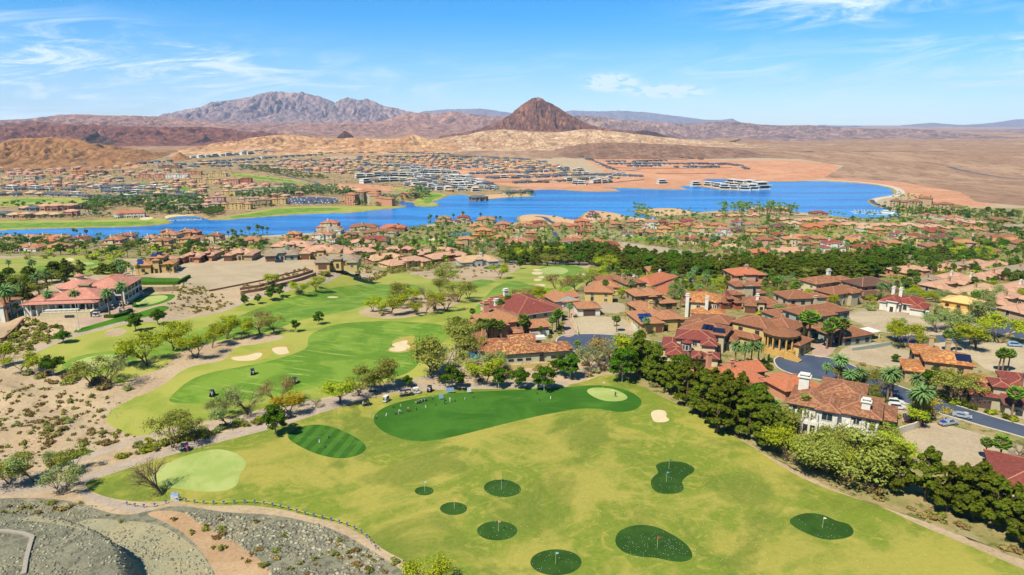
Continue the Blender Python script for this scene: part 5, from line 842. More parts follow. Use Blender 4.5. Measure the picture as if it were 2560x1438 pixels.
# generic ones: x0, x1, ground line, roof, wall, storeys, tilt
for a in ((1824, 1932, 727, 'u', 'p', 2, 0), (1830, 1918, 752, 'b', 'q', 2, 0), (1722, 1800, 766, 'b', 'r', 1, 0), (1805, 1850, 772, 'b', 'r', 1, 0), (1860, 1945, 782, 'b', 'c', 1, -2), (1620, 1665, 690, 'o', 'y', 1, 0),
    (392, 430, 668, 'p', 's', 1, 0), (451, 501, 657, 'p', 's', 1, 0), (500, 534, 652, 'p', 's', 1, 0), (511, 542, 632, 'p', 's', 1, 0), (562, 632, 652, 'p', 't', 1, 0), (545, 585, 636, 'p', 's', 1, 0), (663, 745, 652, 'g', 'g', 1, 2), (677, 775, 629, 'p', 't', 1, 0), (776, 822, 620, 'g', 't', 1, 0),
    (751, 848, 648, 'p', 'y', 1, 0), (794, 872, 634, 'p', 'y', 1, 2), (789, 895, 670, 'g', 'y', 1, 2), (848, 943, 644, 'p', 'y', 1, 2), (905, 966, 628, 'p', 'y', 1, 1), (931, 1013, 656, 'k', 'r', 1, 2), (978, 1040, 634, 'p', 'r', 1, 1), (976, 1076, 668, 'p', 'y', 1, 3), (1042, 1098, 642, 'p', 'b', 1, 1), (1082, 1176, 654, 'p', 'r', 1, 2), (1150, 1245, 666, 'k', 'e', 1, 1),
    (1080, 1130, 634, 'p', 'y', 1, 0), (888, 971, 613, 'm', 't', 1, 0), (907, 992, 592, 'b', 'q', 1, 0), (950, 1012, 580, 'u', 'r', 1, 0), (768, 838, 610, 'o', 'w', 2, 0), (798, 852, 586, 'g', 'w', 1, 0), (790, 850, 578, 'u', 'c', 2, 0), (872, 940, 578, 'b', 'q', 1, 0),
    (-4, 31, 601, 'o', 'w', 1, 0), (45, 86, 600, 't', 'w', 1, 0), (87, 124, 598, 'o', 'c', 1, 0), (119, 163, 601, 't', 'c', 1, 0), (90, 136, 610, 'u', 'p', 1, 0), (164, 214, 608, 'm', 'w', 1, 0), (190, 215, 600, 'u', 'c', 1, 0), (180, 200, 617, 'm', 'p', 1, 0), (35, 93, 629, 'o', 'w', 1, 0), (104, 164, 629, 't', 'y', 1, 0), (-20, 17, 626, 'r', 'c', 1, 0),
    (275, 323, 619, 'r', 'w', 1, 0), (347, 390, 611, 't', 'w', 2, 0), (384, 448, 611, 'o', 'c', 2, 0), (447, 498, 601, 'o', 'r', 2, 0), (449, 470, 583, 't', 'c', 1, 0), (402, 425, 584, 'o', 's', 1, 0), (480, 506, 597, 'u', 's', 1, 0), (596, 655, 612, 'o', 't', 1, 0),
    (1087, 1131, 563, 'o', 't', 2, 0), (1136, 1178, 560, 'm', 'q', 2, 0), (1192, 1238, 557, 'o', 't', 1, 0), (1233, 1283, 580, 'o', 's', 2, 0), (1288, 1332, 577, 'b', 'c', 1, 0), (1329, 1380, 577, 'b', 'c', 1, 0), (1330, 1367, 563, 'r', 's', 1, 0), (1384, 1430, 572, 'o', 's', 1, 0), (1430, 1482, 573, 'u', 's', 2, 0),
    (1177, 1236, 598, 't', 'n', 2, 0), (1309, 1346, 597, 'o', 'n', 2, 0), (1193, 1224, 613, 'o', 'w', 1, 0), (1223, 1268, 620, 'd', 'w', 1, 0), (1263, 1349, 620, 'b', 't', 1, 0), (1305, 1350, 604, 'm', 'p', 1, 0), (1265, 1300, 607, 'b', 'w', 1, 0), (1396, 1461, 628, 'v', 'e', 2, 0),
    (1438, 1480, 588, 'r', 't', 1, 0), (1496, 1537, 562, 'o', 'y', 1, 0), (1523, 1562, 575, 'o', 'o', 2, 0), (1560, 1601, 571, 'o', 't', 2, 0), (1607, 1654, 573, 'o', 'w', 2, 0), (1641, 1675, 568, 'm', 'r', 2, 0), (1674, 1712, 573, 'o', 'f', 2, 0), (1712, 1752, 570, 'o', 's', 1, 0), (1752, 1781, 567, 'o', 't', 1, 0), (1779, 1817, 570, 'u', 'y', 1, 0), (1830, 1867, 569, 'r', 'e', 2, 0), (1865, 1900, 567, 'o', 'q', 1, 0), (1830, 1868, 582, 'd', 'b', 1, 0), (1896, 1927, 583, 'r', 'y', 2, 0),
    (1791, 1832, 589, 'o', 'w', 2, 0), (1642, 1686, 589, 't', 'y', 2, 0), (1589, 1638, 590, 'o', 'o', 1, 0), (1556, 1582, 590, 'd', 'w', 1, 0), (1732, 1781, 589, 't', 'c', 2, 0), (1699, 1774, 610, 'b', 'c', 1, -2), (1783, 1824, 621, 'u', 't', 1, 0), (1888, 1942, 621, 'b', 'p', 2, 0), (1876, 1929, 640, 'u', 's', 1, 0),
    (1452, 1505, 611, 'o', 's', 1, 0), (1490, 1550, 622, 'r', 'y', 1, 0), (1481, 1517, 634, 'o', 't', 1, 0), (1513, 1570, 636, 'b', 't', 1, -2), (1559, 1622, 640, 'k', 'w', 1, 0), (1671, 1722, 660, 'r', 'e', 1, 0), (1738, 1794, 666, 'o', 't', 1, -2),
    (1934, 1984, 576, 'd', 'b', 1, 0), (2012, 2066, 577, 'u', 'n', 1, 0), (2051, 2105, 571, 'o', 'f', 1, 0), (1924, 1953, 555, 'p', 's', 1, 0), (1952, 1986, 555, 'p', 's', 1, 0), (1994, 2026, 557, 'p', 's', 1, 0), (2020, 2061, 557, 'p', 's', 1, 0), (2064, 2096, 557, 'p', 's', 1, 0), (2094, 2122, 559, 'p', 's', 1, 0), (2111, 2156, 570, 'p', 'y', 1, 0), (2145, 2187, 572, 'p', 'c', 1, 0), (2186, 2226, 571, 'p', 'c', 1, 0), (2215, 2254, 571, 'p', 's', 1, 0), (2252, 2297, 571, 'k', 'c', 1, 0), (2295, 2336, 575, 'p', 's', 1, 0), (2331, 2362, 573, 'p', 's', 1, 0), (2366, 2397, 577, 'p', 's', 1, 0),
    (2310, 2346, 545, 'u', 'w', 1, 0), (2348, 2379, 549, 'u', 'w', 1, 0), (2376, 2408, 549, 'u', 'w', 1, 0), (2030, 2071, 540, 'm', 't', 1, 0), (1938, 1978, 604, 'm', 't', 1, 0), (1979, 2028, 602, 't', 'y', 1, 0), (1954, 2014, 621, 't', 'c', 2, 0), (2046, 2077, 605, 'b', 't', 1, 0), (2088, 2124, 601, 'o', 'w', 1, 0), (2124, 2168, 600, 'b', 'w', 1, 0), (2124, 2184, 614, 't', 'w', 1, 0), (2168, 2250, 628, 'r', 'y', 1, 2),
    (2231, 2274, 601, 'm', 'w', 2, 0), (2274, 2327, 602, 'm', 'w', 1, 0), (2326, 2396, 618, 'd', 'y', 2, 2), (2324, 2372, 588, 'r', 't', 1, 0), (2394, 2477, 608, 'b', 'w', 1, 2), (2460, 2508, 601, 'b', 't', 1, 0), (2424, 2467, 583, 't', 't', 1, 0), (2000, 2040, 628, 'b', 't', 2, 0), (2045, 2100, 655, 'o', 's', 1, 0), (2500, 2560, 606, 'b', 't', 1, 0), (2530, 2600, 580, 'g', 't', 1, 0), (2380, 2420, 560, 'p', 's', 1, 0), (2420, 2470, 566, 'p', 's', 1, 0),
    (2253, 2322, 690, 'p', 's', 1, 2), (2349, 2397, 681, 'p', 's', 1, 2), (2390, 2434, 676, 'g', 's', 1, 2), (2427, 2472, 668, 'p', 's', 1, 2), (2466, 2524, 672, 'p', 's', 1, 2), (2308, 2365, 716, 'g', 't', 1, 3), (2350, 2420, 726, 'p', 't', 1, 4), (2384, 2422, 706, 'p', 'w', 1, 2), (2414, 2480, 714, 'p', 'w', 1, 2), (2476, 2538, 700, 'p', 's', 1, 3), (2418, 2505, 742, 'k', 't', 1, 5), (2500, 2572, 768, 'p', 't', 1, 6), (2520, 2600, 690, 'g', 's', 1, 3), (2530, 2610, 735, 'p', 'w', 1, 4), (2560, 2640, 800, 'p', 't', 1, 6),
    (1790, 1820, 545, 'p', 's', 1, 0), (1825, 1860, 547, 'p', 's', 1, 0), (1868, 1905, 546, 'p', 's', 1, 0), (1880, 1920, 530, 'p', 's', 1, 0), (1930, 1975, 530, 'p', 's', 1, 0), (2480, 2530, 560, 'b', 't', 1, 0), (2540, 2600, 620, 'b', 't', 1, 0), (2440, 2500, 636, 'b', 't', 1, 0)): gen_house(*a)
_g = np.random.default_rng(21)
for q, n in (([(640, 594), (780, 586), (1060, 576), (1180, 572), (1180, 640), (1080, 625), (640, 612)], 5), ([(1190, 570), (1560, 560), (1560, 625), (1200, 640)], 6), ([(1560, 556), (2060, 558), (2060, 625), (1900, 645), (1640, 600)], 9), ([(2000, 556), (2420, 565), (2560, 590), (2560, 640), (2300, 640), (2060, 640)], 12), ([(0, 606), (640, 598), (640, 622), (0, 630)], 7)):
    w = U(q)[:, :2]; p = _g.uniform(w.min(0), w.max(0), (n*14, 2)); p = p[sdf(w, p[:, 0], p[:, 1]) < 0]; k_ = 0
    for x, y in p:
        if k_ >= n or any((a-x)**2+(b-y)**2 < (c+15)**2 for a, b, c in FOOT): continue
        if any(sdf(e_[2], np.array([x]), np.array([y]))[0] < 14 for e_ in PATCH if e_[0] in ('pond', 'lake', 'main_road', 'town_road', 'desert_wash', 'fairway')): continue
        z = float(H0(np.array([x]), np.array([y]))[0]); d = y*math.cos(PITCH)+(CZ-z)*math.sin(PITCH); u_ = -(CZ-z)*math.cos(PITCH)+y*math.sin(PITCH); px, py = 1280+FPX*x/d, 719-FPX*u_/d; hw = 12.5/y*FPX
        gen_house(px-hw, px+hw, py, str(_g.choice(list('ooobtptkrv'))), str(_g.choice(list('ctqysw'))), int(_g.integers(1, 3)), 0, None, int(px)); k_ += 1
house('flat pinkish roofed modern house with dark walls', (1932, 640), (2022, 640), [(0, .6, 0, 14, 0, 3.6, 'g'), (.3, 1, 4, 18, 0, 4.2, 'g')], 'b', 'p', 'big')
house('stepped white lake villa with a red roof on its own pad', (1466, 548), (1502, 548), [(0, 1, 0, 16, 0, 4, 'h'), (.15, .9, 3, 15, 4, 4, 'h'), (.25, .6, 5, 14, 8, 3.6, 'h')], 'w', 'm', 'archd')
def dome_extra(o, W_, r):
    V, F = cylm(5, 4, 4.2, 0, 5, 16); mesh_obj('turret_wall', V, F, WL['c'], o); V, F = [], []
    for j in range(6):
        a = j*math.pi/2/6; V += [(5+4.6*math.cos(a)*math.cos(2*math.pi*i/16), 4+4.6*math.cos(a)*math.sin(2*math.pi*i/16), 5+3.2*math.sin(a)) for i in range(16)]
    for j in range(5):
        for i in range(16): k_ = (i+1) % 16; F.append((j*16+i, j*16+k_, j*16+16+k_, j*16+16+i))
    V.append((5, 4, 8.5)); F += [(80+i, 80+(i+1) % 16, 96) for i in range(16)]; mesh_obj('dome', V, F, plain('verdigris_copper', alb(112, 168, 146), .6, var=.1), o)
house('villa with a green copper dome behind the pine belt', (1716, 662), (1760, 660), [(.2, 1, 3, 14, 0, 4, 'h')], 'c', 'o', None, extra=dome_extra)
# clubhouse of the golf course
def club_extra(o, W_, r):
    V, F = cylm(W_*.44, 20, 8.2, 0, 6.6, 16); mesh_obj('rotunda_wall', V, F, WL['w'], o); V, F, mi = conem(W_*.44, 20, 8.2, 6.6, 16, .36, .9); rf = mesh_obj('roof', V, F, [RF['c'], DARKT], o, mi)
    V, F = cylm(W_*.44, 20, 1.7, 8.6, 10.6, 10); mesh_obj('cupola_wall', V, F, WL['w'], rf); V, F, mi = conem(W_*.44, 20, 1.7, 10.6, 10, .5, .5); mesh_obj('cupola_roof', V, F, [RF['c'], DARKT], rf, mi)
    V, F = [], []; boxm(V, F, W_*.575, W_*.575+4, 9, 12, 4, 8.6, True); boxm(V, F, W_*.575-.4, W_*.575+4.4, 8.6, 12.4, 8.6, 9.1, True); mesh_obj('stone_chimney', V, F, STONE, rf)
    V, F = [], []; boxm(V, F, W_*.30, W_*.92, -7.5, 0, -6, 1.1, True); mesh_obj('terrace', V, F, WL['c'], o)
    V, F = [], []
    for i in range(40): x = W_*.30+i*W_*.62/39; boxm(V, F, x-.04, x+.04, -7.5, -7.4, 1.1, 2.1, True)
    boxm(V, F, W_*.30, W_*.92, -7.55, -7.35, 2.1, 2.2, True); mesh_obj('railing', V, F, DARKT, o)
    column_row(o, W_*.34, -2.6, W_*.9, -2.6, 7, 1.1, 2.8, .32); column_row(o, 1, -2.4, W_*.26, -2.4, 4, -1, 4.8, .34); V, F, mi = roofm(0, W_*.95, -3.4, 1.5, 3.9, 'h', .5, .2); mesh_obj('veranda_roof', V, F, [RF['c'], DARKT], o, mi)
    for i in range(6): V, F = [], []; boxm(V, F, W_*(.32+.07*i), W_*(.32+.07*i)+2, -5, -3.4, 1.1, 1.9, True); mesh_obj('terrace_table', V, F, WHITET, o)
    V, F = [], []; boxm(V, F, W_*.60, W_*.72, -7.6, -7.0, -5.5, .2, True); mesh_obj('arched_opening', V, F, GLASS, o)
house('long golf clubhouse with salmon roofs, a rotunda and a stone chimney', (66, 790), (262, 780), [(0, .36, 0, 14, 0, 3.8, 'h'), (.28, .95, 0, 16, 0, 4.7, 'h'), (.55, 1.12, 12, 32, 0, 6.2, 'h'), (.62, .8, 24, 38, 0, 6.6, 'h'), (.2, .4, 16, 26, 0, 4.4, 'h')], 'w', 'c', 'big', doors=[('door', .45, 0, 0)], sp=3.4, cat='clubhouse', name='clubhouse', group=None, zup=1.5, extra=club_extra)
house('white house with orange roof cut by the left edge', (-60, 800), (14, 806), [(0, 1, 0, 12, 0, 7.0, 'h')], 'w', 'o', 'ww', fascia=WHITET)
# condominiums by the marina
def condo(label, A, B, W2, st, roof, wall, **kw): return house(label, A, B, W2, wall, roof, 'wd', sp=4.5, wmax=95, cat='apartment block', name='apartment_building', group='apartment blocks around the lake', **kw)
condo('large tan apartment block left of the orange slope', (2222, 525), (2300, 530), [(0, .3, 0, 22, 0, 17, 'h'), (.27, .7, 6, 24, 0, 15, 'h'), (.6, 1, 0, 22, 0, 18, 'h'), (.85, 1.3, 14, 34, 0, 23, 'h')], 4, 'b', 't')
condo('lower tan apartment block with brown roofs', (2312, 528), (2405, 534), [(0, .35, 0, 20, 0, 13, 'h'), (.3, .7, 5, 22, 0, 14, 'h'), (.66, 1, 0, 20, 0, 11, 'h')], 3, 'b', 't')
# the lake hotel
condo('terracotta lake hotel with stepped towers', (862, 512), (980, 516), [(0, .22, 0, 20, 0, 20, 'h'), (.16, .34, 14, 34, 0, 24, 'h', 'o'), (.34, .6, 22, 40, 0, 21, 'h', 'q'), (.5, .66, 8, 26, 0, 18, 'h', 't'), (.64, .8, 4, 20, 0, 15, 'h'), (.78, 1.0, 0, 16, 0, 14, 'h'), (.1, .5, 40, 60, 0, 24, 'h'), (-.2, .1, 30, 50, 0, 14, 'f')], 5, 'o', 's')
for i, (x0, x1, y, rr_, ww, st) in enumerate(((500, 545, 526, 'p', 'q', 2), (548, 626, 524, 't', 'y', 2), (593, 664, 510, 'p', 'q', 2), (622, 676, 516, 'o', 'o', 2), (672, 714, 511, 't', 'y', 2), (556, 588, 490, 'p', 'y', 2), (590, 622, 488, 'p', 'q', 2), (617, 660, 482, 'p', 'q', 2), (660, 700, 480, 'p', 'c', 2), (700, 735, 479, 'p', 'b', 2), (728, 775, 477, 'k', 'y', 2),
    (428, 458, 528, 'p', 'q', 2), (460, 492, 528, 'o', 'q', 2), (500, 560, 508, 'p', 'p', 2), (336, 412, 446, 'p', 's', 2), (414, 470, 446, 'p', 'w', 2), (461, 503, 457, 'p', 'y', 2), (502, 547, 459, 'p', 'y', 2), (521, 565, 442, 'p', 'y', 2), (554, 596, 460, 'p', 's', 2), (590, 628, 457, 'o', 'r', 2), (450, 502, 438, 'o', 's', 2), (20, 88, 450, 'p', 'q', 2), (120, 150, 436, 'p', 's', 2), (180, 216, 437, 'o', 'n', 2), (225, 262, 437, 'p', 'b', 2), (272, 306, 435, 'p', 't', 2), (395, 450, 422, 'p', 'b', 2), (880, 930, 500, 'p', 's', 2), (1000, 1045, 496, 'o', 's', 2))):
    (a, b) = U([(x0, y), (x1, y)]); D = 13; n = max(2, int(math.hypot(b[0]-a[0], b[1]-a[1])/13)); Wg = [(j/n, (j+1)/n, (j % 2)*1.2, D+(j % 2)*1.2, 0, 10.0+(j*37 % 3)*.8, 'G' if j % 3 else 'h') for j in range(n)]
    col = {'p': 'pink', 't': 'tan', 'o': 'orange', 'k': 'bleached'}[rr_]; wc = {'c': 'cream', 'w': 'white', 'y': 'yellow', 's': 'salmon', 't': 'tan', 'o': 'olive', 'b': 'brown', 'n': 'orange', 'q': 'beige', 'r': 'red', 'p': 'pink'}[ww]
    house(f'{wc} townhouses under {col} tiles', (x0, y), (x1, y), Wg, ww, rr_, 'wd', sp=6.5, cat='townhouse row', name='townhouse_row', group='townhouse rows across the lake', sides=(0,), zup=.3)
def lodge_extra(o, W_, r):
    V, F = cylm(8, 4, 8, 0, 8, 18); mesh_obj('rotunda_wall', V, F, WL['w'], o); V, F, mi = conem(8, 4, 8, 8, 18, .35, .8); mesh_obj('roof', V, F, [RF['u'], WHITET], o, mi)
    for i in range(7): a = -2.9+i*.45; hang('archd', o, 8+8.05*math.cos(a), 4+8.05*math.sin(a), .3, a+Wn, 1.2); hang('w', o, 8+8.05*math.cos(a), 4+8.05*math.sin(a), 5, a+Wn)
    for i in range(9): hang('archd', o, W_*.3+i*W_*.075, -1.03, .3, 0, 1.3)
house('white arcaded lakeside clubhouse with orange roofs', (284, 546), (362, 543), [(.2, 1, -1, 16, 0, 7.6, 'h'), (.1, .5, 10, 24, 0, 9, 'h')], 'w', 'u', 'w', sp=5, cat='clubhouse', name='clubhouse', group=None, extra=lodge_extra)
# ---- small houses of the far slopes: one mesh each, three materials
FARM = {}
def farhouse(kind):
    if kind in FARM: return FARM[kind]
    V, F, mi = [], [], []; rc, wc = {'grey': ('s', 'e'), 'white': ('w', 'w'), 'tan': ('k', 't'), 'pink': ('p', 's'), 'dark': ('s', 'b')}[kind]
    def add(v, f, m): n = len(V); V.extend(v); F.extend([tuple(i+n for i in q) for q in f]); mi.extend(m)
    if kind == 'white':
        for (x0, x1, y0, y1, z0, z1) in ((-9, 9, -6, 6, -1.5, 3.6), (-8, 6, -4.5, 6, 3.7, 7.0)):
            v, f = [], []; boxm(v, f, x0, x1, y0, y1, z0, z1); add(v, f, [1]*len(f)); v, f = [], []; boxm(v, f, x0-.8, x1+.8, y0-1.4, y1+.5, z1, z1+.35, True); add(v, f, [0]*len(f))
            v, f = [], []; boxm(v, f, x0+.8, x1-2.5, y0-.12, y0, max(z0, 0)+.5, z1-.5, True); add(v, f, [2]*len(f))
    else:
        h = 3.4 if kind != 'pink' else 5.6; v, f = [], []; boxm(v, f, -8, 8, -6, 6, -1.5, h); add(v, f, [1]*len(f)); v, f = [], []; boxm(v, f, -4, 3, -8, -5, -1.5, h-.4); add(v, f, [1]*len(f))
        v, f, m = roofm(-8, 8, -6, 6, h, 'h', .8, .3); add(v, f, [0]*len(f)); v, f, m = roofm(-4, 3, -8, -3, h-.4, 'h', .5, .3); add(v, f, [0]*len(f))
        for x0, x1 in ((-7, -5), (4, 7), (-3, 2)): v, f = [], []; yy = -8.1 if x0 == -3 else -6.1; boxm(v, f, x0, x1, yy, yy+.1, .6, 2.6, True); add(v, f, [2]*len(f))
    FARM[kind] = mesh_obj('far_house', V, F, [RF[rc], WL[wc], GLASS], midx=mi, link=False); return FARM[kind]
FARP = {'grey': ('grey_house', 'low grey roofed house', 'house'), 'dark': ('grey_house', 'small dark roofed house', 'house'), 'white': ('modern_house', 'boxy white modern house', 'modern house'), 'tan': ('tract_house', 'small tan roofed house', 'house'), 'pink': ('tract_house', 'small pink roofed house', 'house')}
FARQ = []      # candidates: kind, x, y, z, rz, scale, px, py, width in px
def row(kind, pts, n, sc=1.0, jit=1.0, turn=0):
    pts = np.array(pts, float); d = np.r_[0, np.cumsum(np.hypot(*np.diff(pts, axis=0).T))]; q = np.linspace(0, d[-1], n); X = np.interp(q, d, pts[:, 0]); Y = np.interp(q, d, pts[:, 1]); rng = random.Random(int(pts[0][0]*3+pts[0][1]))
    L = U(np.stack([X, Y], 1)); T = np.gradient(L[:, :2], axis=0) if n > 1 else np.array([[1., 0.]])
    mixk = {'grey': ('grey', 'grey', 'grey', 'dark', 'tan', 'white'), 'white': ('white',)*5+('grey',), 'tan': ('tan', 'tan', 'pink', 'grey'), 'pink': ('pink', 'pink', 'tan'), 'dark': ('dark', 'dark', 'grey')}[kind]; k0_ = kind; fs = 1.4 if pts[0, 0] > 1640 and k0_ == 'white' else (1.45 if k0_ == 'white' else 1.2)
    for i in range(n):
        if n > 6 and rng.random() < .08: continue
        kind = rng.choice(mixk) if n > 4 else k0_
        rz = math.atan2(T[i, 1], T[i, 0])+turn+rng.uniform(-.3, .3); FARQ.append((kind, L[i, 0], L[i, 1]+rng.uniform(-9, 9)*jit, L[i, 2]+.6, rz, sc*fs*rng.uniform(.8, 1.2), X[i], Y[i], 16*sc*fs/L[i, 1]*FPX))
for a in (('grey', [(18, 475), (180, 476)], 10, .95), ('grey', [(232, 472), (400, 474), (505, 492)], 19, .95), ('grey', [(262, 480), (330, 482), (415, 490), (480, 497)], 14, .95), ('grey', [(-10, 489), (120, 488), (240, 493), (370, 501)], 24, .95), ('grey', [(232, 466), (330, 467), (440, 477)], 12, .9), ('grey', [(190, 470), (225, 471)], 3),
          ('pink', [(-10, 466), (60, 466), (160, 466), (262, 465)], 15, .9), ('tan', [(8, 542), (50, 543), (90, 543), (140, 541), (178, 540)], 6, 1.1), ('tan', [(60, 527), (110, 526), (145, 525), (185, 524), (205, 522)], 6, 1.1), ('pink', [(25, 440), (88, 438)], 4, 1.1), ('pink', [(5, 426), (30, 428), (130, 430), (190, 426)], 6), ('grey', [(90, 418), (200, 413), (260, 411)], 8, .9), ('grey', [(310, 412), (370, 409), (440, 403)], 9), ('grey', [(400, 415), (500, 412), (560, 408)], 12),
          ('white', [(482, 396), (540, 392), (620, 386), (700, 383)], 13, .9), ('white', [(600, 384), (670, 381)], 6, .9), ('grey', [(500, 406), (600, 402), (700, 394), (800, 388)], 22, .9), ('grey', [(480, 412), (620, 408), (760, 404), (890, 403)], 24, .9), ('grey', [(480, 418), (560, 417), (680, 416)], 14, .9), ('tan', [(700, 412), (800, 413), (900, 415), (980, 416)], 17, 1), ('tan', [(690, 424), (800, 428), (900, 428), (980, 427)], 15, 1), ('grey', [(800, 385), (900, 384), (1000, 384), (1120, 386)], 26, .9), ('tan', [(900, 394), (1000, 393), (1110, 392)], 14, .9), ('tan', [(960, 401), (1060, 402), (1130, 399)], 12, .9),
          ('grey', [(1130, 393), (1200, 394), (1320, 401)], 18, .9), ('tan', [(1190, 403), (1280, 404), (1360, 406)], 14, .9), ('tan', [(1150, 411), (1260, 413), (1400, 418)], 20, .9), ('grey', [(1130, 417), (1240, 421), (1340, 422), (1400, 424)], 20, .95), ('tan', [(1060, 410), (1110, 408), (1170, 402)], 8, .9), ('grey', [(1180, 436), (1280, 433), (1380, 430), (1450, 428)], 20, .95), ('grey', [(1220, 447), (1320, 445), (1440, 440), (1560, 438)], 26, 1), ('grey', [(1290, 459), (1360, 457), (1440, 451), (1540, 447)], 18, 1),
          ('white', [(903, 445), (960, 441), (1040, 443), (1140, 450)], 12, 1.05), ('white', [(914, 458), (960, 455), (1040, 454), (1060, 454), (1100, 459), (1152, 461)], 11, 1.05), ('white', [(1026, 433), (1090, 433), (1140, 434)], 9, .95), ('white', [(1157, 450), (1190, 456), (1218, 464)], 8, 1.1), ('white', [(1020, 466), (1060, 465)], 3, 1), ('grey', [(1090, 470), (1140, 472), (1200, 472), (1235, 474)], 11, 1), ('white', [(980, 416), (1040, 418)], 6, .8), ('white', [(1010, 424), (1100, 426)], 8, .8), ('white', [(1100, 466), (1160, 468)], 5, 1),
          ('dark', [(1520, 405), (1600, 405), (1662, 403)], 12, .9), ('dark', [(1524, 411), (1640, 411), (1803, 412)], 24, .9), ('dark', [(1575, 417), (1647, 416)], 7, .9), ('dark', [(1690, 419), (1795, 419)], 10, .9), ('dark', [(1812, 411), (1850, 416), (1868, 424)], 7, .9), ('dark', [(1453, 394), (1480, 402), (1505, 414), (1538, 427)], 11, .9), ('dark', [(1625, 394), (1690, 395), (1752, 399)], 6, .9), ('grey', [(1500, 440), (1600, 443)], 9, .95),
          ('white', [(1442, 461), (1455, 461)], 2), ('white', [(1485, 459), (1503, 458), (1520, 456)], 4, .95), ('white', [(1654, 459)], 1, 1.2), ('white', [(1741, 465)], 1, 1.2), ('white', [(1776, 466), (1796, 468)], 2, 1.1), ('white', [(1812, 472), (1852, 473), (1884, 474)], 4, 1.15), ('white', [(1834, 463), (1858, 465), (1879, 466)], 3, 1.15), ('white', [(1900, 471)], 1, 1.3), ('dark', [(1190, 499), (1205, 499)], 2, 1.1), ('grey', [(1270, 486), (1320, 483)], 4, 1.1), ('tan', [(855, 480), (900, 482)], 3, 1.1)): row(*a)
def fill(kinds, poly, n):
    w = U(poly)[:, :2]; g = np.random.default_rng(n); lo, hi = w.min(0), w.max(0); p = g.uniform(lo, hi, (n*9, 2)); p = p[sdf(w, p[:, 0], p[:, 1]) < 0]; k_ = 0
    for x, y in p:
        if k_ >= n: break
        if any(abs(q[1]-x) < 19 and abs(q[2]-y) < 17 for q in FARQ) or any((a-x)**2+(b-y)**2 < (c+10)**2 for a, b, c in FOOT): continue
        z = float(H0(np.array([x]), np.array([y]))[0]); d = y*math.cos(PITCH)+(CZ-z)*math.sin(PITCH); u_ = -(CZ-z)*math.cos(PITCH)+y*math.sin(PITCH)
        FARQ.append((g.choice(kinds), x, y, z+.5, g.uniform(-.5, .5), 1.1, 1280+FPX*x/d, 719-FPX*u_/d, 17/y*FPX)); k_ += 1
TP = ['tan', 'tan', 'pink', 'grey']
for q in ((TP, [(0, 425), (200, 418), (440, 412), (470, 430), (300, 450), (0, 455)], 60), (TP, [(700, 400), (980, 396), (1150, 400), (1150, 428), (900, 438), (700, 426)], 110), (TP, [(330, 500), (480, 500), (560, 490), (600, 505), (520, 520), (380, 515)], 18), (['tan', 'pink'], [(0, 455), (260, 455), (560, 450), (700, 470), (560, 488), (300, 462), (0, 468)], 40), (['white', 'grey', 'tan'], [(1020, 436), (1150, 440), (1240, 466), (1240, 478), (1060, 480), (1000, 466)], 50), (['tan', 'grey'], [(1000, 392), (1330, 402), (1450, 430), (1440, 440), (1200, 436), (1140, 420)], 60), (TP, [(560, 470), (720, 462), (830, 466), (800, 488), (620, 500)], 24)): fill(*q)
FARQ.sort(key=lambda q: -q[8]); fc = {}; rest = {}
for q in FARQ:
    kd, x, y, z, rz, s, px, py, _ = q; nm, base_, cat = FARP[kd]
    FOOT.append((x, y, 8)); LIM = {'grey_house': 150, 'modern_house': 96, 'tract_house': 54}[nm]
    fc[nm] = fc.get(nm, 0)+1
    if fc[nm] > LIM: rest.setdefault(kd, []).append(q); continue
    o = farhouse(kd).copy(); o.name = nm; COL.objects.link(o); o.location = (x, y, z); o.rotation_euler = (0, 0, rz); o.scale = (s, s, s*1.05); reg(o, base_, px, py, cat, {'grey_house': 'grey roofed houses across the lake', 'modern_house': 'white modern houses across the lake', 'tract_house': 'small tiled houses across the lake'}[nm])
def merge(name, protos, places, label, group=None):
    """many copies of a few meshes as one object (for what is too small and too many to single out)"""
    AV, AF, AM, mats, off = [], [], [], [], 0
    for pr, pl in zip(protos, places):
        me = pr.data; v = np.empty(len(me.vertices)*3); me.vertices.foreach_get('co', v); v = v.reshape(-1, 3); m0 = len(mats); mats += list(me.materials)
        ls = np.empty(len(me.polygons), int); me.polygons.foreach_get('loop_total', ls); mi = np.empty(len(me.polygons), int); me.polygons.foreach_get('material_index', mi); lv = np.empty(len(me.loops), int); me.loops.foreach_get('vertex_index', lv); st = np.r_[0, np.cumsum(ls)[:-1]]
        fs = [lv[a:a+b] for a, b in zip(st, ls)]
        quad = np.array([list(f)+[f[-1]]*(4-len(f)) for f in fs if len(f) <= 4]); qm = np.array([m for f, m in zip(fs, mi) if len(f) <= 4])
        for (x, y, z, rz, s, sz) in pl:
            c, n_ = math.cos(rz)*s, math.sin(rz)*s; w = np.stack([v[:, 0]*c-v[:, 1]*n_+x, v[:, 0]*n_+v[:, 1]*c+y, v[:, 2]*sz+z], 1); AV.append(w); AF.append(quad+off); AM.append(qm+m0); off += len(w)
    F = np.concatenate(AF); T = np.concatenate([F[:, :3], F[:, [0, 2, 3]][F[:, 2] != F[:, 3]]]); Mi = np.concatenate(AM); Mi = np.concatenate([Mi, Mi[F[:, 2] != F[:, 3]]])
    o = mesh_obj(name, np.concatenate(AV), T, mats, midx=Mi); tag(o, label, kind='stuff'); return o
ks = list(rest); merge('distant_houses', [farhouse(k_) for k_ in ks], [[(q[1], q[2], q[3], q[4], q[5], q[5]) for q in rest[k_]] for k_ in ks], 'hundreds of tiny houses on the far slopes')
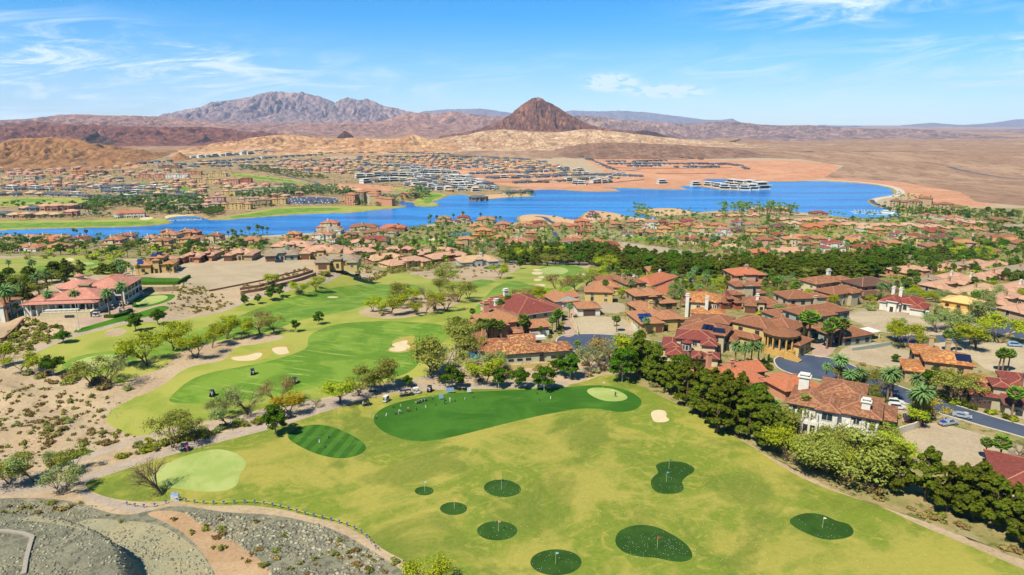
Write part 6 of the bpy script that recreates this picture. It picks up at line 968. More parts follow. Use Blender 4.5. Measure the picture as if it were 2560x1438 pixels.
# ------------------------------------------------------------------ golf things, cars, boats, people
def mparts(o, parts):
    for nm, V, F, m in parts: mesh_obj(nm, V, F, m, o)
MT = {'black': plain('black_paint', (.012, .013, .016, 1), .3), 'white': plain('white_plastic', alb(240, 240, 238), .4), 'tyre': plain('tyre_rubber', (.015, .015, .015, 1), .8), 'rim': plain('silver_rim', (.5, .5, .52, 1), .3, .8), 'silver': plain('silver_paint', (.42, .47, .52, 1), .3, .5), 'bluesilver': plain('pale_blue_paint', (.30, .42, .55, 1), .3, .4), 'seat': plain('beige_seat', alb(206, 190, 160), .8), 'blue': plain('blue_plastic', alb(40, 90, 200), .5), 'glass': GLASS, 'red': plain('red_paint', alb(208, 40, 44), .5), 'steel': plain('steel', (.5, .5, .5, 1), .35, .8), 'teal': plain('teal_plastic', alb(80, 190, 190), .5), 'navy': plain('navy_paint', (.01, .02, .06, 1), .3), 'wood': plain('weathered_wood', alb(150, 120, 90), .8, var=.2), 'rope': plain('yellow_rope', alb(214, 184, 90), .8), 'skin': plain('skin', alb(200, 150, 120), .6), 'beige': plain('beige_vinyl', alb(216, 200, 170), .6)}
def bxp(*bs):
    V, F = [], []
    for b in bs: boxm(V, F, *b, True)
    return V, F
def prism(prof, y0, y1):
    n = len(prof); V = [(x, y0, z) for x, z in prof]+[(x, y1, z) for x, z in prof]; F = [(i, (i+1) % n, n+(i+1) % n, n+i) for i in range(n)]+[tuple(range(n-1, -1, -1)), tuple(range(n, 2*n))]; return V, F
def wheel(o, x, y, r, w):
    k = 12; V = [(x+r*math.cos(2*math.pi*i/k), yy, r+r*math.sin(2*math.pi*i/k)) for yy in (y-w/2, y+w/2) for i in range(k)]; F = [(i, (i+1) % k, k+(i+1) % k, k+i) for i in range(k)]+[tuple(range(k-1, -1, -1)), tuple(range(k, 2*k))]; q = mesh_obj('wheel', V, F, MT['tyre'], o)
    V = [(x+.55*r*math.cos(2*math.pi*i/k), yy, r+.55*r*math.sin(2*math.pi*i/k)) for yy in (y-w/2-.02, y+w/2+.02) for i in range(k)]; mesh_obj('rim', V, F, MT['rim'], q)
def cart(px, py, rz, body, lab):
    L = U([(px, py)])[0]; o = empty('golf_cart', L, rz); reg(o, lab, px, py, 'golf cart', 'golf carts on the course')
    V, F = prism([(-1.15, .3), (1.15, .3), (1.2, .7), (.75, .95), (.45, .55), (-.15, .5), (-.2, .85), (-.75, .9), (-.8, .6), (-1.2, .7)], -.58, .58); mesh_obj('body', V, F, MT[body], o)
    V, F = prism([(-.95, 1.83), (.75, 1.83), (.7, 1.9), (-.85, 1.92)], -.6, .6); mesh_obj('roof', V, F, MT[body], o)
    for x, y in ((-.85, -.52), (-.85, .52), (.7, -.52), (.7, .52)): V, F = bxp((x-.03, x+.03, y-.03, y+.03, .7, 1.84)); mesh_obj('roof_post', V, F, MT['steel'], o)
    mparts(o, [('seat',)+bxp((-.7, -.1, -.5, .5, .85, 1.0), (-.78, -.66, -.5, .5, 1.0, 1.4))+(MT['seat'],), ('windscreen',)+prism([(.72, .95), (.75, .95), (.74, 1.8), (.71, 1.8)], -.5, .5)+(MT['glass'],), ('steering_wheel',)+cylm(.35, -.25, .17, 1.1, 1.13, 8)+(MT['tyre'],), ('golf_bag',)+cylm(-1.0, .25, .14, .6, 1.35, 8)+(MT['navy'],), ('golf_bag',)+cylm(-1.0, -.25, .14, .6, 1.35, 8)+(MT['white'],)])
    for x in (-.75, .8):
        for y in (-.55, .55): wheel(o, x, y, .23, .2)
    return o
for a in ((632, 936, 1.9, 'black', 'black golf cart highest of the three on the near fairway'), (737, 958, 2.2, 'black', 'black golf cart right on the near fairway'), (531, 990, 1.7, 'black', 'black golf cart left on the near fairway'),
          (463, 1127, .2, 'navy', 'dark golf cart with a pink clad player beside it'), (916, 1014, .35, 'black', 'black golf cart leftmost of the parked line'), (966, 1004, 1.2, 'white', 'white topped cart second of the parked line'), (1008, 991, .3, 'black', 'large black cart in the middle of the parked line'), (1022, 989, .3, 'black', 'black cart touching the large one in the parked line'), (1041, 984, .3, 'white', 'pale cart fourth in the parked line'), (1074, 979, 1.4, 'black', 'dark cart rightmost of the parked line'), (931, 980, .1, 'black', 'dark cart in the shade on the upper path'), (1352, 970, .2, 'white', 'white golf cart in the shade of the ash row'), (724, 1046, .6, 'black', 'dark cart half behind the single ash tree'),
          (317, 746, .5, 'navy', 'navy cart lowest in the clubhouse rank'), (322, 742, .5, 'navy', 'navy cart second in the clubhouse rank'), (327, 739, .5, 'navy', 'navy cart third in the clubhouse rank'), (333, 736, .5, 'navy', 'navy cart topmost in the clubhouse rank'), (353, 737, .4, 'white', 'pale cart beside the boulder wall'), (325, 762, 1.0, 'black', 'black cart alone beside the putting green'), (306, 766, .8, 'black', 'dark cart by the round hedge'), (306, 781, .4, 'white', 'white cart below the clubhouse hedge'), (279, 773, 0, 'white', 'white cart beside the clubhouse terrace'), (243, 784, .4, 'white', 'pale cart under the terrace stairs'), (248, 780, .4, 'white', 'second pale cart under the terrace stairs'), (240, 792, .2, 'white', 'white cart on the yard below the terrace')): cart(*a)
PERSON = {}
def person(px, py, rz, top, legs, hair, label, pose='stand', on=None):
    """one continuous skinned body, clothes and hair as children"""
    L = U([(px, py)])[0]; o = empty('person', L, rz); reg(o, label, px, py, 'person')
    if pose in PERSON: mesh = PERSON[pose]
    else:
        lean = .35 if pose == 'swing' else 0.0; pv = (0, 0, .92); J = [pv, (lean*.3, 0, 1.15), (lean*.8, 0, 1.42), (lean*1.0, 0, 1.52), (lean*1.2, 0, 1.66), (lean*1.25, 0, 1.76)]; Rr = [.15, .13, .16, .06, .095, .07]; E = [(0, 1), (1, 2), (2, 3), (3, 4), (4, 5)]
        for s in (1, -1):
            b = len(J); hx = .35 if pose == 'swing' else (.05 if s > 0 else .12)
            J += [(lean*.8, s*.2, 1.42), (lean+hx*.5, s*.26 if pose != 'swing' else s*.18, 1.15), (lean+hx, s*.26 if pose != 'swing' else s*.04, .9 if pose != 'swing' else .95), (lean+hx+.03, s*.25 if pose != 'swing' else s*.03, .8 if pose != 'swing' else .87)]; Rr += [.07, .05, .035, .03]; E += [(2, b), (b, b+1), (b+1, b+2), (b+2, b+3)]
            b = len(J); J += [(0, s*.1, .86), (.03, s*.12, .48), (-.02, s*.13, .08), (.14, s*.14, .04)]; Rr += [.1, .065, .045, .04]; E += [(0, b), (b, b+1), (b+1, b+2), (b+2, b+3)]
        me = bpy.data.meshes.new('body'); me.from_pydata(J, E, []); t = bpy.data.objects.new('body', me); COL.objects.link(t); md = t.modifiers.new('s', 'SKIN')
        for v, r in zip(me.skin_vertices[0].data, Rr): v.radius = (r, r)
        me.skin_vertices[0].data[0].use_root = True; t.modifiers.new('u', 'SUBSURF').levels = 1
        dg = bpy.context.evaluated_depsgraph_get(); me2 = bpy.data.meshes.new_from_object(t.evaluated_get(dg)); bpy.data.objects.remove(t); me2.materials.clear(); mesh = PERSON[pose] = me2
    me = mesh.copy()
    me.materials.clear(); me.materials.append(MT['skin']); b = bpy.data.objects.new('body', me); COL.objects.link(b); b.parent = o
    co = np.empty(len(me.vertices)*3); me.vertices.foreach_get('co', co); co = co.reshape(-1, 3); no = np.empty_like(co.ravel()); me.vertices.foreach_get('normal', no); no = no.reshape(-1, 3)
    for nm, lo, hi, mt, amin in (('shirt', .9, 1.5, top, .012), ('trousers', .12, .97, legs, .01), ('hair', 1.68, 2, hair, .018)):
        fs = []
        for p in me.polygons:
            c = co[list(p.vertices)].mean(0)
            if lo < c[2] < hi and not (nm == 'shirt' and c[2] < 1.1 and abs(c[1]) > .19) and not (nm == 'trousers' and (abs(c[1]) > .21 or c[0] > .3)): fs.append(tuple(p.vertices))
        if fs: mesh_obj(nm, co+no*amin, fs, plain(nm+'_cloth', alb(*mt), .8), o)
    if pose == 'swing': V, F = [], []; tube(V, F, (.75, 0, .9), (1.15, .1, .05), .012, .012, 4); mesh_obj('golf_club', V, F, MT['steel'], o)
for a in ((469, 1129, 1.2, (230, 40, 140), (235, 60, 150), (230, 60, 150), 'person in bright pink standing at the dark golf cart', 'stand'), (1538, 992, -1.5, (70, 30, 120), (60, 40, 30), (60, 40, 30), 'person in purple on the range putting green', 'swing'), (1021, 1030, 1.0, (214, 150, 110), (150, 90, 60), (90, 60, 40), 'person in salmon standing on the tee line', 'stand'), (1125, 1006, .5, (240, 240, 240), (236, 230, 220), (80, 60, 50), 'person in white behind the tee line', 'stand'),
          (997, 1036, 0, (235, 235, 235), (200, 150, 130), (90, 70, 50), 'bending person in white on the tee line', 'swing'), (1111, 1011, 0, (20, 24, 30), (30, 30, 40), (40, 30, 20), 'person in black on the tee line', 'swing'), (362, 758, .3, (245, 245, 245), (230, 230, 230), (90, 70, 60), 'person in white on the clubhouse putting green', 'swing')): person(*a)
def pole(V, F, h, r=.02): tube(V, F, (0, 0, -.05), (0, 0, h), r, r*.8, 6)
for px, py, c, nm in ((1062, 1228, (190, 215, 240), 'pale blue flag on the smallest target green'), (1136, 1272, (240, 170, 120), 'orange flag on a target green'), (1254, 1224, (30, 40, 60), 'dark flag on the upper target green'), (1246, 1329, (236, 150, 140), 'pink flag on the middle target green'), (1389, 1410, (200, 215, 245), 'pale flag on the bottom target green'), (1643, 1370, (220, 30, 60), 'red flag on the bean shaped green'),
                      (1672, 1172, (30, 110, 100), 'dark green flag on the waisted green'), (1666, 1204, (80, 190, 220), 'cyan flag on the waisted green'), (2056, 1320, (240, 240, 244), 'white flag on the pear shaped green'), (1507, 974, (230, 235, 245), 'white flag at the back of the range putting green'), (1528, 994, (240, 240, 245), 'white flag in the middle of the range putting green'), (1136, 662, (240, 240, 240), 'small flag near the far pale dirt'), (300, 900, (235, 230, 220), 'flag on the left end green')):
    L = U([(px, py)])[0]; o = empty('golf_flag', L, random.uniform(-.5, .3)); reg(o, nm, px, py, 'golf flag', 'flagsticks'); V, F = [], []; pole(V, F, 2.5, .035); mesh_obj('flagstick', V, F, plain('cream_pole', alb(226, 224, 170), .5), o)
    V = [(0.03, 0, 2.5), (.35, .08, 2.44), (.6, .0, 2.3), (.35, .06, 2.12), (.03, 0, 2.02)]; V2 = [(x, y+.015, z) for x, y, z in V]; mesh_obj('flag', V+V2, [(0, 1, 2, 3, 4), (9, 8, 7, 6, 5)]+[(i, (i+1) % 5, 5+(i+1) % 5, 5+i) for i in range(5)], plain('flag_cloth', alb(*c), .8), o)
# tee line furniture
for i, (x, y) in enumerate(((928, 1041), (940, 1048), (983, 1020), (1003, 1017), (1018, 1030), (1042, 1026), (1065, 1020), (1089, 1015), (1137, 1005), (1162, 1000), (1184, 996), (1081, 999), (965, 1041), (989, 1037), (1343, 986), (1376, 998), (1350, 1003), (1112, 1011), (799, 1107), (823, 1096), (812, 1120))):
    L = U([(x, y)])[0]; o = empty('golf_bag_stand', L, random.uniform(0, 6), .75); reg(o, 'golf bag leaning on its stand', x, y, 'golf bag', 'golf bags on the tees'); V, F = [], []; tube(V, F, (0, 0, .05), (.25, 0, .95), .15, .17, 8); mesh_obj('bag', V, F, MT[('white', 'navy', 'black')[i % 3]], o)
    V, F = [], []; tube(V, F, (.25, 0, .9), (.5, .3, 0), .02, .02, 4); tube(V, F, (.25, 0, .9), (.5, -.3, 0), .02, .02, 4); mesh_obj('legs', V, F, MT['steel'], o); V, F = [], []
    for j in range(5): tube(V, F, (.25, 0, .9), (.33+.03*j, .08*(j-2), 1.25), .015, .025, 4)
    mesh_obj('clubs', V, F, MT['steel'], o)
for x, y, lb in ((1042, 1009, 'left white garden chair behind the tees'), (1048, 1007, 'second white garden chair behind the tees'), (1056, 1004, 'third white garden chair behind the tees'), (1063, 1003, 'right white garden chair behind the tees')):
    L = U([(x, y)])[0]; o = empty('garden_chair', L, 2.2); reg(o, lb, x, y, 'chair', 'garden chairs behind the tees'); mparts(o, [('seat',)+prism([(-.35, .38), (.35, .45), (.35, .49), (-.35, .42)], -.32, .32)+(MT['beige'],), ('backrest',)+prism([(-.34, .4), (-.3, .4), (-.62, 1.15), (-.67, 1.13)], -.34, .34)+(MT['beige'],), ('armrest',)+bxp((-.4, .4, -.46, -.34, .6, .64))+(MT['beige'],), ('armrest',)+bxp((-.4, .4, .34, .46, .6, .64))+(MT['beige'],)])
    for sx in (-.3, .33):
        for sy in (-.38, .38): V, F = bxp((sx-.04, sx+.04, sy-.03, sy+.03, 0, .62)); mesh_obj('leg', V, F, MT['beige'], o)
for x, y, w, m, lb in ((1103, 1000, 1.3, 'bluesilver', 'tall blue grey notice board behind the tees'), (1125, 984, 2.4, 'bluesilver', 'wide grey notice board by the path'), (1173, 984, 1.2, 'white', 'small white notice board by the path')):
    L = U([(x, y)])[0]; o = empty('notice_board', L, .1); reg(o, lb, x, y, 'notice board'); mparts(o, [('panel',)+bxp((-w/2, w/2, -.04, .04, .5, 1.9))+(MT[m],), ('post',)+bxp((-w/2, -w/2+.08, -.035, .035, 0, .5))+(MT['steel'],), ('post',)+bxp((w/2-.08, w/2, -.035, .035, 0, .5))+(MT['steel'],)])
for x, y, lb in ((434, 1250, 'left pale utility cabinet beside the bare tree'), (443, 1252, 'right pale utility cabinet beside the bare tree')):
    L = U([(x, y)])[0]; o = empty('utility_cabinet', L, .2); reg(o, lb, x, y, 'utility cabinet'); mparts(o, [('housing',)+prism([(-.5, 0), (.5, 0), (.5, 1.45), (.38, 1.6), (-.38, 1.6), (-.5, 1.45)], -.35, .35)+(MT['bluesilver'],), ('door',)+bxp((-.42, .42, -.4, -.35, .15, 1.35))+(MT['white'],), ('base',)+bxp((-.6, .6, -.45, .45, -.3, .08))+(M['kerb'],)])
for x, y, lb in ((2330, 1288, 'left black bag lying on the range edge'), (2342, 1293, 'right black bag lying on the range edge')):
    L = U([(x, y)])[0]; o = empty('golf_bag', L, .6); reg(o, lb, x, y, 'golf bag'); V, F = [], []; tube(V, F, (-.9, 0, .22), (.8, 0, .22), .24, .2, 8); mesh_obj('bag', V, F, MT['black'], o); V, F = bxp((-.5, .3, -.38, -.18, .05, .35)); mesh_obj('pocket', V, F, MT['black'], o)
# rope and blue markers round the rocks
BM = chaikin(np.array([(300, 1260), (370, 1274), (440, 1252), (470, 1256), (500, 1261), (560, 1262), (620, 1258), (660, 1262), (700, 1270), (760, 1288), (850, 1308), (905, 1332), (925, 1355), (945, 1380)], float), 2, False)
L3 = U(BM); V, F = [], []
for a, b in zip(L3[:-1], L3[1:]): tube(V, F, a+(0, 0, .7), b+(0, 0, .7), .05, .05, 4)
o = mesh_obj('boundary_rope', V, F, MT['rope']); o['label'] = 'yellow boundary rope between the range and the rocks'; o['category'] = 'rope'
d_ = np.r_[0, np.cumsum(np.hypot(*np.diff(L3[:, :2], axis=0).T))]
for t in np.linspace(2, d_[-1]-1, 30):
    p = [np.interp(t, d_, L3[:, i]) for i in range(3)]; px = np.interp(t, d_, BM[:, 0]); py = np.interp(t, d_, BM[:, 1]); V, F = bxp((-.05, .05, -.05, .05, 0, .8), (-.2, .2, -.14, .14, .66, .84)); o = mesh_obj('rope_marker', V, F, MT['blue']); o.location = p; o.rotation_euler = (0, 0, random.uniform(-.4, .4)); reg(o, 'blue marker on the boundary rope', px, py, 'marker', 'blue rope markers')
# golf balls
rng = np.random.default_rng(5); bp = []
for cx, cy, rx, ry, n in ((1256, 1221, 45, 20, 26), (1390, 1406, 60, 28, 22), (1640, 1365, 90, 36, 90), (1243, 1327, 45, 20, 14), (2050, 1318, 75, 26, 12), (1690, 1200, 45, 30, 14), (1500, 1250, 500, 150, 420), (2000, 1350, 400, 80, 120), (1060, 1227, 22, 9, 4)):
    for _ in range(n): a = rng.uniform(0, 6.28); r = math.sqrt(rng.random()); bp.append((cx+rx*r*math.cos(a), cy+ry*r*math.sin(a)))
Lb = U(bp); ico = mesh_obj('ball', [(0, 0, .11), (.11, 0, .05), (0, .11, .05), (-.11, 0, .05), (0, -.11, .05), (0, 0, -.02)], [(0, 1, 2), (0, 2, 3), (0, 3, 4), (0, 4, 1), (5, 2, 1), (5, 3, 2), (5, 4, 3), (5, 1, 4)], MT['white'], link=False)
merge('golf_balls', [ico], [[(p[0], p[1], p[2], 0, .6, .6) for p in Lb]], 'white golf balls scattered over the range')
# vehicles
def car(px, py, rz, kind, paint, label, grp='vehicles in the town', sc=1.0, L=None, simple=False):
    L = U([(px, py)])[0] if L is None else L; o = empty({'pickup': 'pickup_truck', 'suv': 'suv', 'sedan': 'parked_car'}[kind], L, rz, sc); reg(o, label, px, py, {'pickup': 'pickup truck', 'suv': 'car', 'sedan': 'car'}[kind], grp)
    if kind == 'sedan': pr = [(-2.35, .35), (2.3, .35), (2.35, .62), (1.3, .88), (.95, .9), (.25, 1.38), (-1.0, 1.42), (-1.75, 1.0), (-2.3, .95)]; gl = [(.88, .93), (.24, 1.33), (-.98, 1.36), (-1.62, 1.0)]
    elif kind == 'suv': pr = [(-2.4, .4), (2.3, .4), (2.4, .8), (1.4, 1.08), (1.1, 1.1), (.5, 1.7), (-1.9, 1.78), (-2.35, 1.1)]; gl = [(1.0, 1.12), (.45, 1.62), (-1.85, 1.7), (-2.1, 1.15)]
    else: pr = [(-2.8, .5), (2.7, .5), (2.75, .95), (1.5, 1.15), (1.3, 1.2), (.7, 1.75), (-.6, 1.75), (-.85, 1.15), (-2.8, 1.15)]; gl = [(1.15, 1.22), (.66, 1.68), (-.52, 1.68), (-.7, 1.22)]
    V, F = prism(pr, -.9, .9); V = [(x, y*(.84 if z > 1.2 else 1), z) for x, y, z in V]; mesh_obj('body', V, F, MT[paint], o); V, F = prism(gl, -.915, .915); V = [(x, y*(.85 if z > 1.25 else 1), z) for x, y, z in V]; mesh_obj('window', V, F, MT['glass'], o)
    if kind == 'pickup': V, F = bxp((-2.65, -.95, -.75, .75, 1.15, 1.17)); mesh_obj('truck_bed', V, F, MT['tyre'], o); V, F = bxp((-2.3, -1.4, -.5, .4, 1.17, 1.5)); mesh_obj('blue_load', V, F, MT['blue'], o)
    if not simple:
        for y in (-.65, .65): V, F = bxp((pr[1][0]-.05, pr[1][0]+.06, y-.2, y+.2, .55, .75)); mesh_obj('headlight', V, F, MT['white'], o); V, F = bxp((pr[0][0]-.04, pr[0][0]+.05, y-.2, y+.2, .6, .85)); mesh_obj('tail_light', V, F, MT['red'], o)
        for x in (-1.5, 1.5):
            for y in (-.85, .85): wheel(o, x, y, .34, .22)
    return o
car(2404, 1043, -.52, 'sedan', 'silver', 'silver sedan parked at the street edge'); car(2370, 1062, .28, 'pickup', 'silver', 'silver pickup with blue load on the gravel lot'); car(2537, 866, -.2, 'suv', 'bluesilver', 'silver blue estate car at the right edge'); car(2268, 1050, 1.2, 'suv', 'black', 'black truck in the drive of the white villa'); car(2243, 1022, -.25, 'suv', 'white', 'white van lower in the drive of the white villa'); car(2238, 1010, -.25, 'suv', 'white', 'white car upper in the drive of the white villa'); car(698, 656, .2, 'suv', 'navy', 'navy car before the grey roofed bungalow'); car(2330, 800, 2.8, 'pickup', 'black', 'black trailer truck near the portable toilet')
car(1990, 579, 0, 'suv', 'blue', 'bright blue car on the drive near the lake')
L = U([(2318, 791)])[0]; o = empty('portable_toilet', L, .4); reg(o, 'teal and white portable toilet by the plywood house', 2318, 791, 'portable toilet'); mparts(o, [('cabin',)+bxp((-.6, .6, -.6, .6, 0, 2.1))+(MT['teal'],), ('roof',)+prism([(-.68, 2.1), (.68, 2.1), (.4, 2.4), (-.4, 2.4)], -.68, .68)+(MT['white'],), ('door',)+bxp((-.42, .42, -.66, -.6, .1, 1.95))+(MT['white'],)])
L = U([(2299, 862)])[0]; o = empty('stop_sign', L, -.6); reg(o, 'red octagonal stop sign at the side road', 2299, 862, 'stop sign'); V, F = [], []; pole(V, F, 2.2, .06); mesh_obj('post', V, F, MT['steel'], o); k8 = [(.45*math.cos(math.pi/8+i*math.pi/4), 2.4+.45*math.sin(math.pi/8+i*math.pi/4)) for i in range(8)]; V, F = prism(k8, -.03, .0); mesh_obj('sign_plate', V, F, MT['red'], o)
def text(body, size, loc, rot, mat, parent):
    cu = bpy.data.curves.new('lettering', 'FONT'); cu.body = body; cu.size = size; cu.align_x = 'CENTER'; cu.align_y = 'CENTER'; cu.extrude = .005; cu.materials.append(mat); t0 = bpy.data.objects.new('lettering', cu); COL.objects.link(t0); me = bpy.data.meshes.new_from_object(t0.evaluated_get(bpy.context.evaluated_depsgraph_get())); bpy.data.objects.remove(t0); t = bpy.data.objects.new('lettering', me); COL.objects.link(t); t.location = loc; t.rotation_euler = rot; t.parent = parent
text('STOP', .34, (0, -.04, 2.4), (Wn, 0, 0), MT['white'], o)
L = U([(198, 824)])[0]; o = empty('flagpole', L); reg(o, 'tall white flagpole on the clubhouse lawn', 198, 824, 'flagpole'); V, F = [], []; tube(V, F, (0, 0, 0), (0, 0, 13), .14, .07, 8); mesh_obj('pole', V, F, MT['white'], o); V, F = cylm(0, 0, .7, -.1, .25, 12); mesh_obj('base', V, F, M['kerb'], o); V, F = cylm(0, 0, .13, 13, 13.25, 8); mesh_obj('finial', V, F, MT['rope'], o)
# parked cars by the hotel, boats in the marina
rng = random.Random(3); PK = []
for r_ in range(5):
    for c_ in range(16):
        if rng.random() < .72: PK.append((718+c_*8.2+r_*1.5+rng.uniform(-.6, .6), 495.5+r_*3.0+rng.uniform(-.2, .2)))
cp = {}
def quick(nm, key, px, py, L, rz, base, cat, grp):
    o = cp[key].copy(); o.name = nm; COL.objects.link(o); o.location = L; o.rotation_euler = (0, 0, rz); reg(o, base, px, py, cat, grp)
for m_ in ('white', 'silver', 'navy', 'black', 'red', 'blue'):
    V, F = prism([(-2.3, .1), (2.3, .1), (2.35, .7), (1.2, .95), (.3, 1.5), (-1.2, 1.5), (-2.2, 1)], -.9, .9); mi = [0]*len(F); n_ = len(V); v2, f2 = prism([(.9, 1.0), (.28, 1.45), (-1.15, 1.45), (-1.8, 1.02)], -.92, .92); F += [tuple(i+n_ for i in f) for f in f2]; V += v2; cp[m_] = mesh_obj('parked_car', V, F, [MT[m_], MT['glass']], midx=mi+[1]*len(f2), link=False)
LL = U(PK)
for (x, y), L in zip(PK, LL): c_ = rng.choice(('white', 'white', 'silver', 'silver', 'navy', 'black', 'red', 'blue')); quick('parked_car', c_, x, y, L+(0, 0, .1), Wn+rng.uniform(-.1, .1), f'tiny {c_} car', 'car', 'cars in the hotel parking')
for i, (x, y) in enumerate([(203+i*4.5, 532+(i % 3)*2.2) for i in range(10)]): L = U([(x, y)])[0]; c_ = ('white', 'silver', 'blue')[i % 3]; quick('parked_car', c_, x, y, L+(0, 0, .2), .3, f'tiny {c_} car', 'car', 'cars beside the lakeside clubhouse')
V, F = [], []
for z, w in ((0, .55), (.9, .95)): V += [(-3.2, -w*1.2, z), (1.5, -w*1.2, z), (3.6, 0, z+.15), (1.5, w*1.2, z), (-3.2, w*1.2, z)]
F = [(i, (i+1) % 5, 5+(i+1) % 5, 5+i) for i in range(5)]+[(5, 6, 7, 8, 9)]; v2, f2 = bxp((-1.6, .8, -.7, .7, .9, 1.9)); F += [tuple(i+10 for i in f) for f in f2]; V += v2; v3, f3 = bxp((-1.7, .9, -.72, .72, 1.2, 1.6)); F += [tuple(i+18 for i in f) for f in f3]; V += v3
cp['boat'] = mesh_obj('motorboat', V, F, [MT['white'], MT['glass']], midx=[0]*(6+len(f2))+[1]*len(f3), link=False)
def wz(px, py): x, y = P(px, py, -80); return np.array((x, y, -79.9))
for i in range(26): px = 2136+(i % 13)*8.2; py = 526.5+(i//13)*4.0+(i % 13)*.25; quick('motorboat', 'boat', px, py, wz(px, py), 1.3+.1*(i % 3), 'white motorboat moored', 'boat', 'boats in the marina')
for i in range(10): px = 430+i*8.5; py = 551-i*.55+(i % 2); quick('motorboat', 'boat', px, py, wz(px, py), .9, 'small white boat moored', 'boat', 'boats of the cove')
for a, b, lb in (((2126, 529), (2250, 535), 'upper white marina dock'), ((2132, 533), (2245, 539), 'lower white marina dock'), ((408, 552), (505, 549), 'floating dock of the cove')):
    p, q = wz(*a), wz(*b); V, F = [], []; d = (q-p); ln = np.linalg.norm(d); boxm(V, F, 0, ln, -1, 1, -.2, .35, True)
    for k_ in range(int(ln//9)): boxm(V, F, 4+k_*9, 4.7+k_*9, -6, 6, -.15, .32, True)
    o = mesh_obj('dock', V, F, MT['white']); o.location = p; o.rotation_euler = (0, 0, math.atan2(d[1], d[0])); o['label'] = lb; o['category'] = 'dock'
p = wz(2217, 534); o = empty('yacht', p, -.3, 1.0); reg(o, 'large white yacht at the marina', 2217, 534, 'boat'); V, F = prism([(-11, 0), (9, 0), (13, 2.6), (-11, 2.2)], -2.8, 2.8); V = [(x, y*(.2 if x > 12 else 1), z) for x, y, z in V]; mesh_obj('hull', V, F, MT['white'], o); mparts(o, [('cabin',)+bxp((-8, 6, -2.2, 2.2, 2.3, 4.4))+(MT['white'],), ('window',)+bxp((-7.5, 6.1, -2.25, 2.25, 3.0, 3.8))+(MT['glass'],), ('upper_deck',)+bxp((-7, 2, -1.9, 1.9, 4.4, 6.2))+(MT['white'],)])
# walls and terraces
def wall_line(name, pts, h, t, mat, label, cat='wall', z=None, base=1.2):
    w = (U(pts) if z is None else np.array([(*P(x, y, z), z) for x, y in pts])); V, F = [], []; d = np.gradient(w[:, :2], axis=0); d /= np.linalg.norm(d, axis=1)[:, None]; n = np.stack([-d[:, 1], d[:, 0]], 1)*t/2
    for p, q in zip(w, n): V += [(p[0]+q[0], p[1]+q[1], p[2]-base), (p[0]-q[0], p[1]-q[1], p[2]-base), (p[0]-q[0], p[1]-q[1], p[2]+h), (p[0]+q[0], p[1]+q[1], p[2]+h)]
    for i in range(len(w)-1): a = i*4; F += [(a, a+4, a+7, a+3), (a+1, a+2, a+6, a+5), (a+3, a+7, a+6, a+2)]
    F += [(0, 3, 2, 1), (len(V)-4, len(V)-3, len(V)-2, len(V)-1)]; o = mesh_obj(name, V, F, mat); c = np.mean(pts, 0); reg(o, label, c[0], c[1], cat); return o
BR = plain('brown_block_wall', alb(180, 132, 108), .9, var=.12)
wall_line('retaining_wall', [(522, 729), (560, 722), (600, 714), (660, 702), (668, 698), (720, 686), (768, 674)], .8, .4, BR, 'topmost brown retaining wall of the graded lot', base=3)
wall_line('retaining_wall', [(600, 726), (650, 718), (690, 706), (740, 694), (782, 680)], 1.3, .4, BR, 'middle brown retaining wall of the graded lot', base=3)
wall_line('retaining_wall', [(602, 736), (650, 728), (700, 716), (750, 702), (790, 688)], 1.5, .4, BR, 'lowest brown retaining wall of the graded lot', base=3)
wall_line('boundary_wall', [(2206, 1100), (2230, 1092), (2262, 1080), (2284, 1074), (2300, 1066)], 1.9, .35, plain('cream_wall', alb(232, 222, 204), .85, var=.05), 'curved cream wall beside the white villa')
wall_line('boundary_wall', [(1604, 846), (1590, 828), (1572, 806)], 1.5, .3, WL['w'], 'white garden wall right of the gravel lot')
wall_line('boundary_wall', [(1445, 838), (1440, 820), (1432, 800), (1428, 788)], 1.3, .3, WL['c'], 'cream wall along the drive of the red mansion')
wall_line('boulder_wall', [(322, 727), (360, 728), (400, 729), (446, 727)], 2.2, 1.0, STONE, 'boulder retaining wall under the flat lawn shelf', base=2)
wall_line('hedge', [(318, 712), (380, 712), (442, 712), (462, 700), (474, 694)], 1.5, 1.2, LM['ash'], 'clipped hedge along the lawn shelf', 'hedge')
wall_line('hedge', [(262, 794), (285, 794), (310, 788), (328, 778)], 1.2, 1.6, LM['ash'], 'curved hedge below the clubhouse', 'hedge')
wall_line('low_wall', [(-20, 860), (10, 852), (40, 825), (58, 804)], 1.4, .6, BR, 'dark brown low wall at the left edge')
TW = plain('terrace_soil_wall', alb(160, 104, 74), .95, var=.1)
for q, lb in (([(1010, 428), (1060, 424), (1100, 418), (1140, 412)], 'left short terrace bank'), ([(1130, 406), (1220, 398), (1300, 402)], 'upper brown terrace bank'), ([(1120, 424), (1220, 428), (1330, 428), (1420, 426)], 'long terrace bank below the third row'), ([(1180, 441), (1280, 440), (1380, 436), (1440, 432)], 'terrace bank below the fourth row'), ([(1230, 456), (1300, 456), (1380, 450)], 'lowest terrace bank'), ([(1530, 396), (1620, 398), (1720, 400)], 'upper bank of the right terraces'), ([(1530, 420), (1640, 422), (1830, 420)], 'middle bank of the right terraces'), ([(1640, 434), (1720, 435), (1790, 434)], 'short bank on the orange ground'), ([(1440, 462), (1520, 458), (1610, 450)], 'dark retaining wall near the shore'), ([(1290, 412), (1340, 412), (1400, 412)], 'small terrace bank under the brown hill'), ([(0, 480), (120, 481), (210, 482)], 'grey bank between the grey roofed rows')):
    wall_line('retaining_wall', q, 1.6, 1.0, TW, lb, base=3)
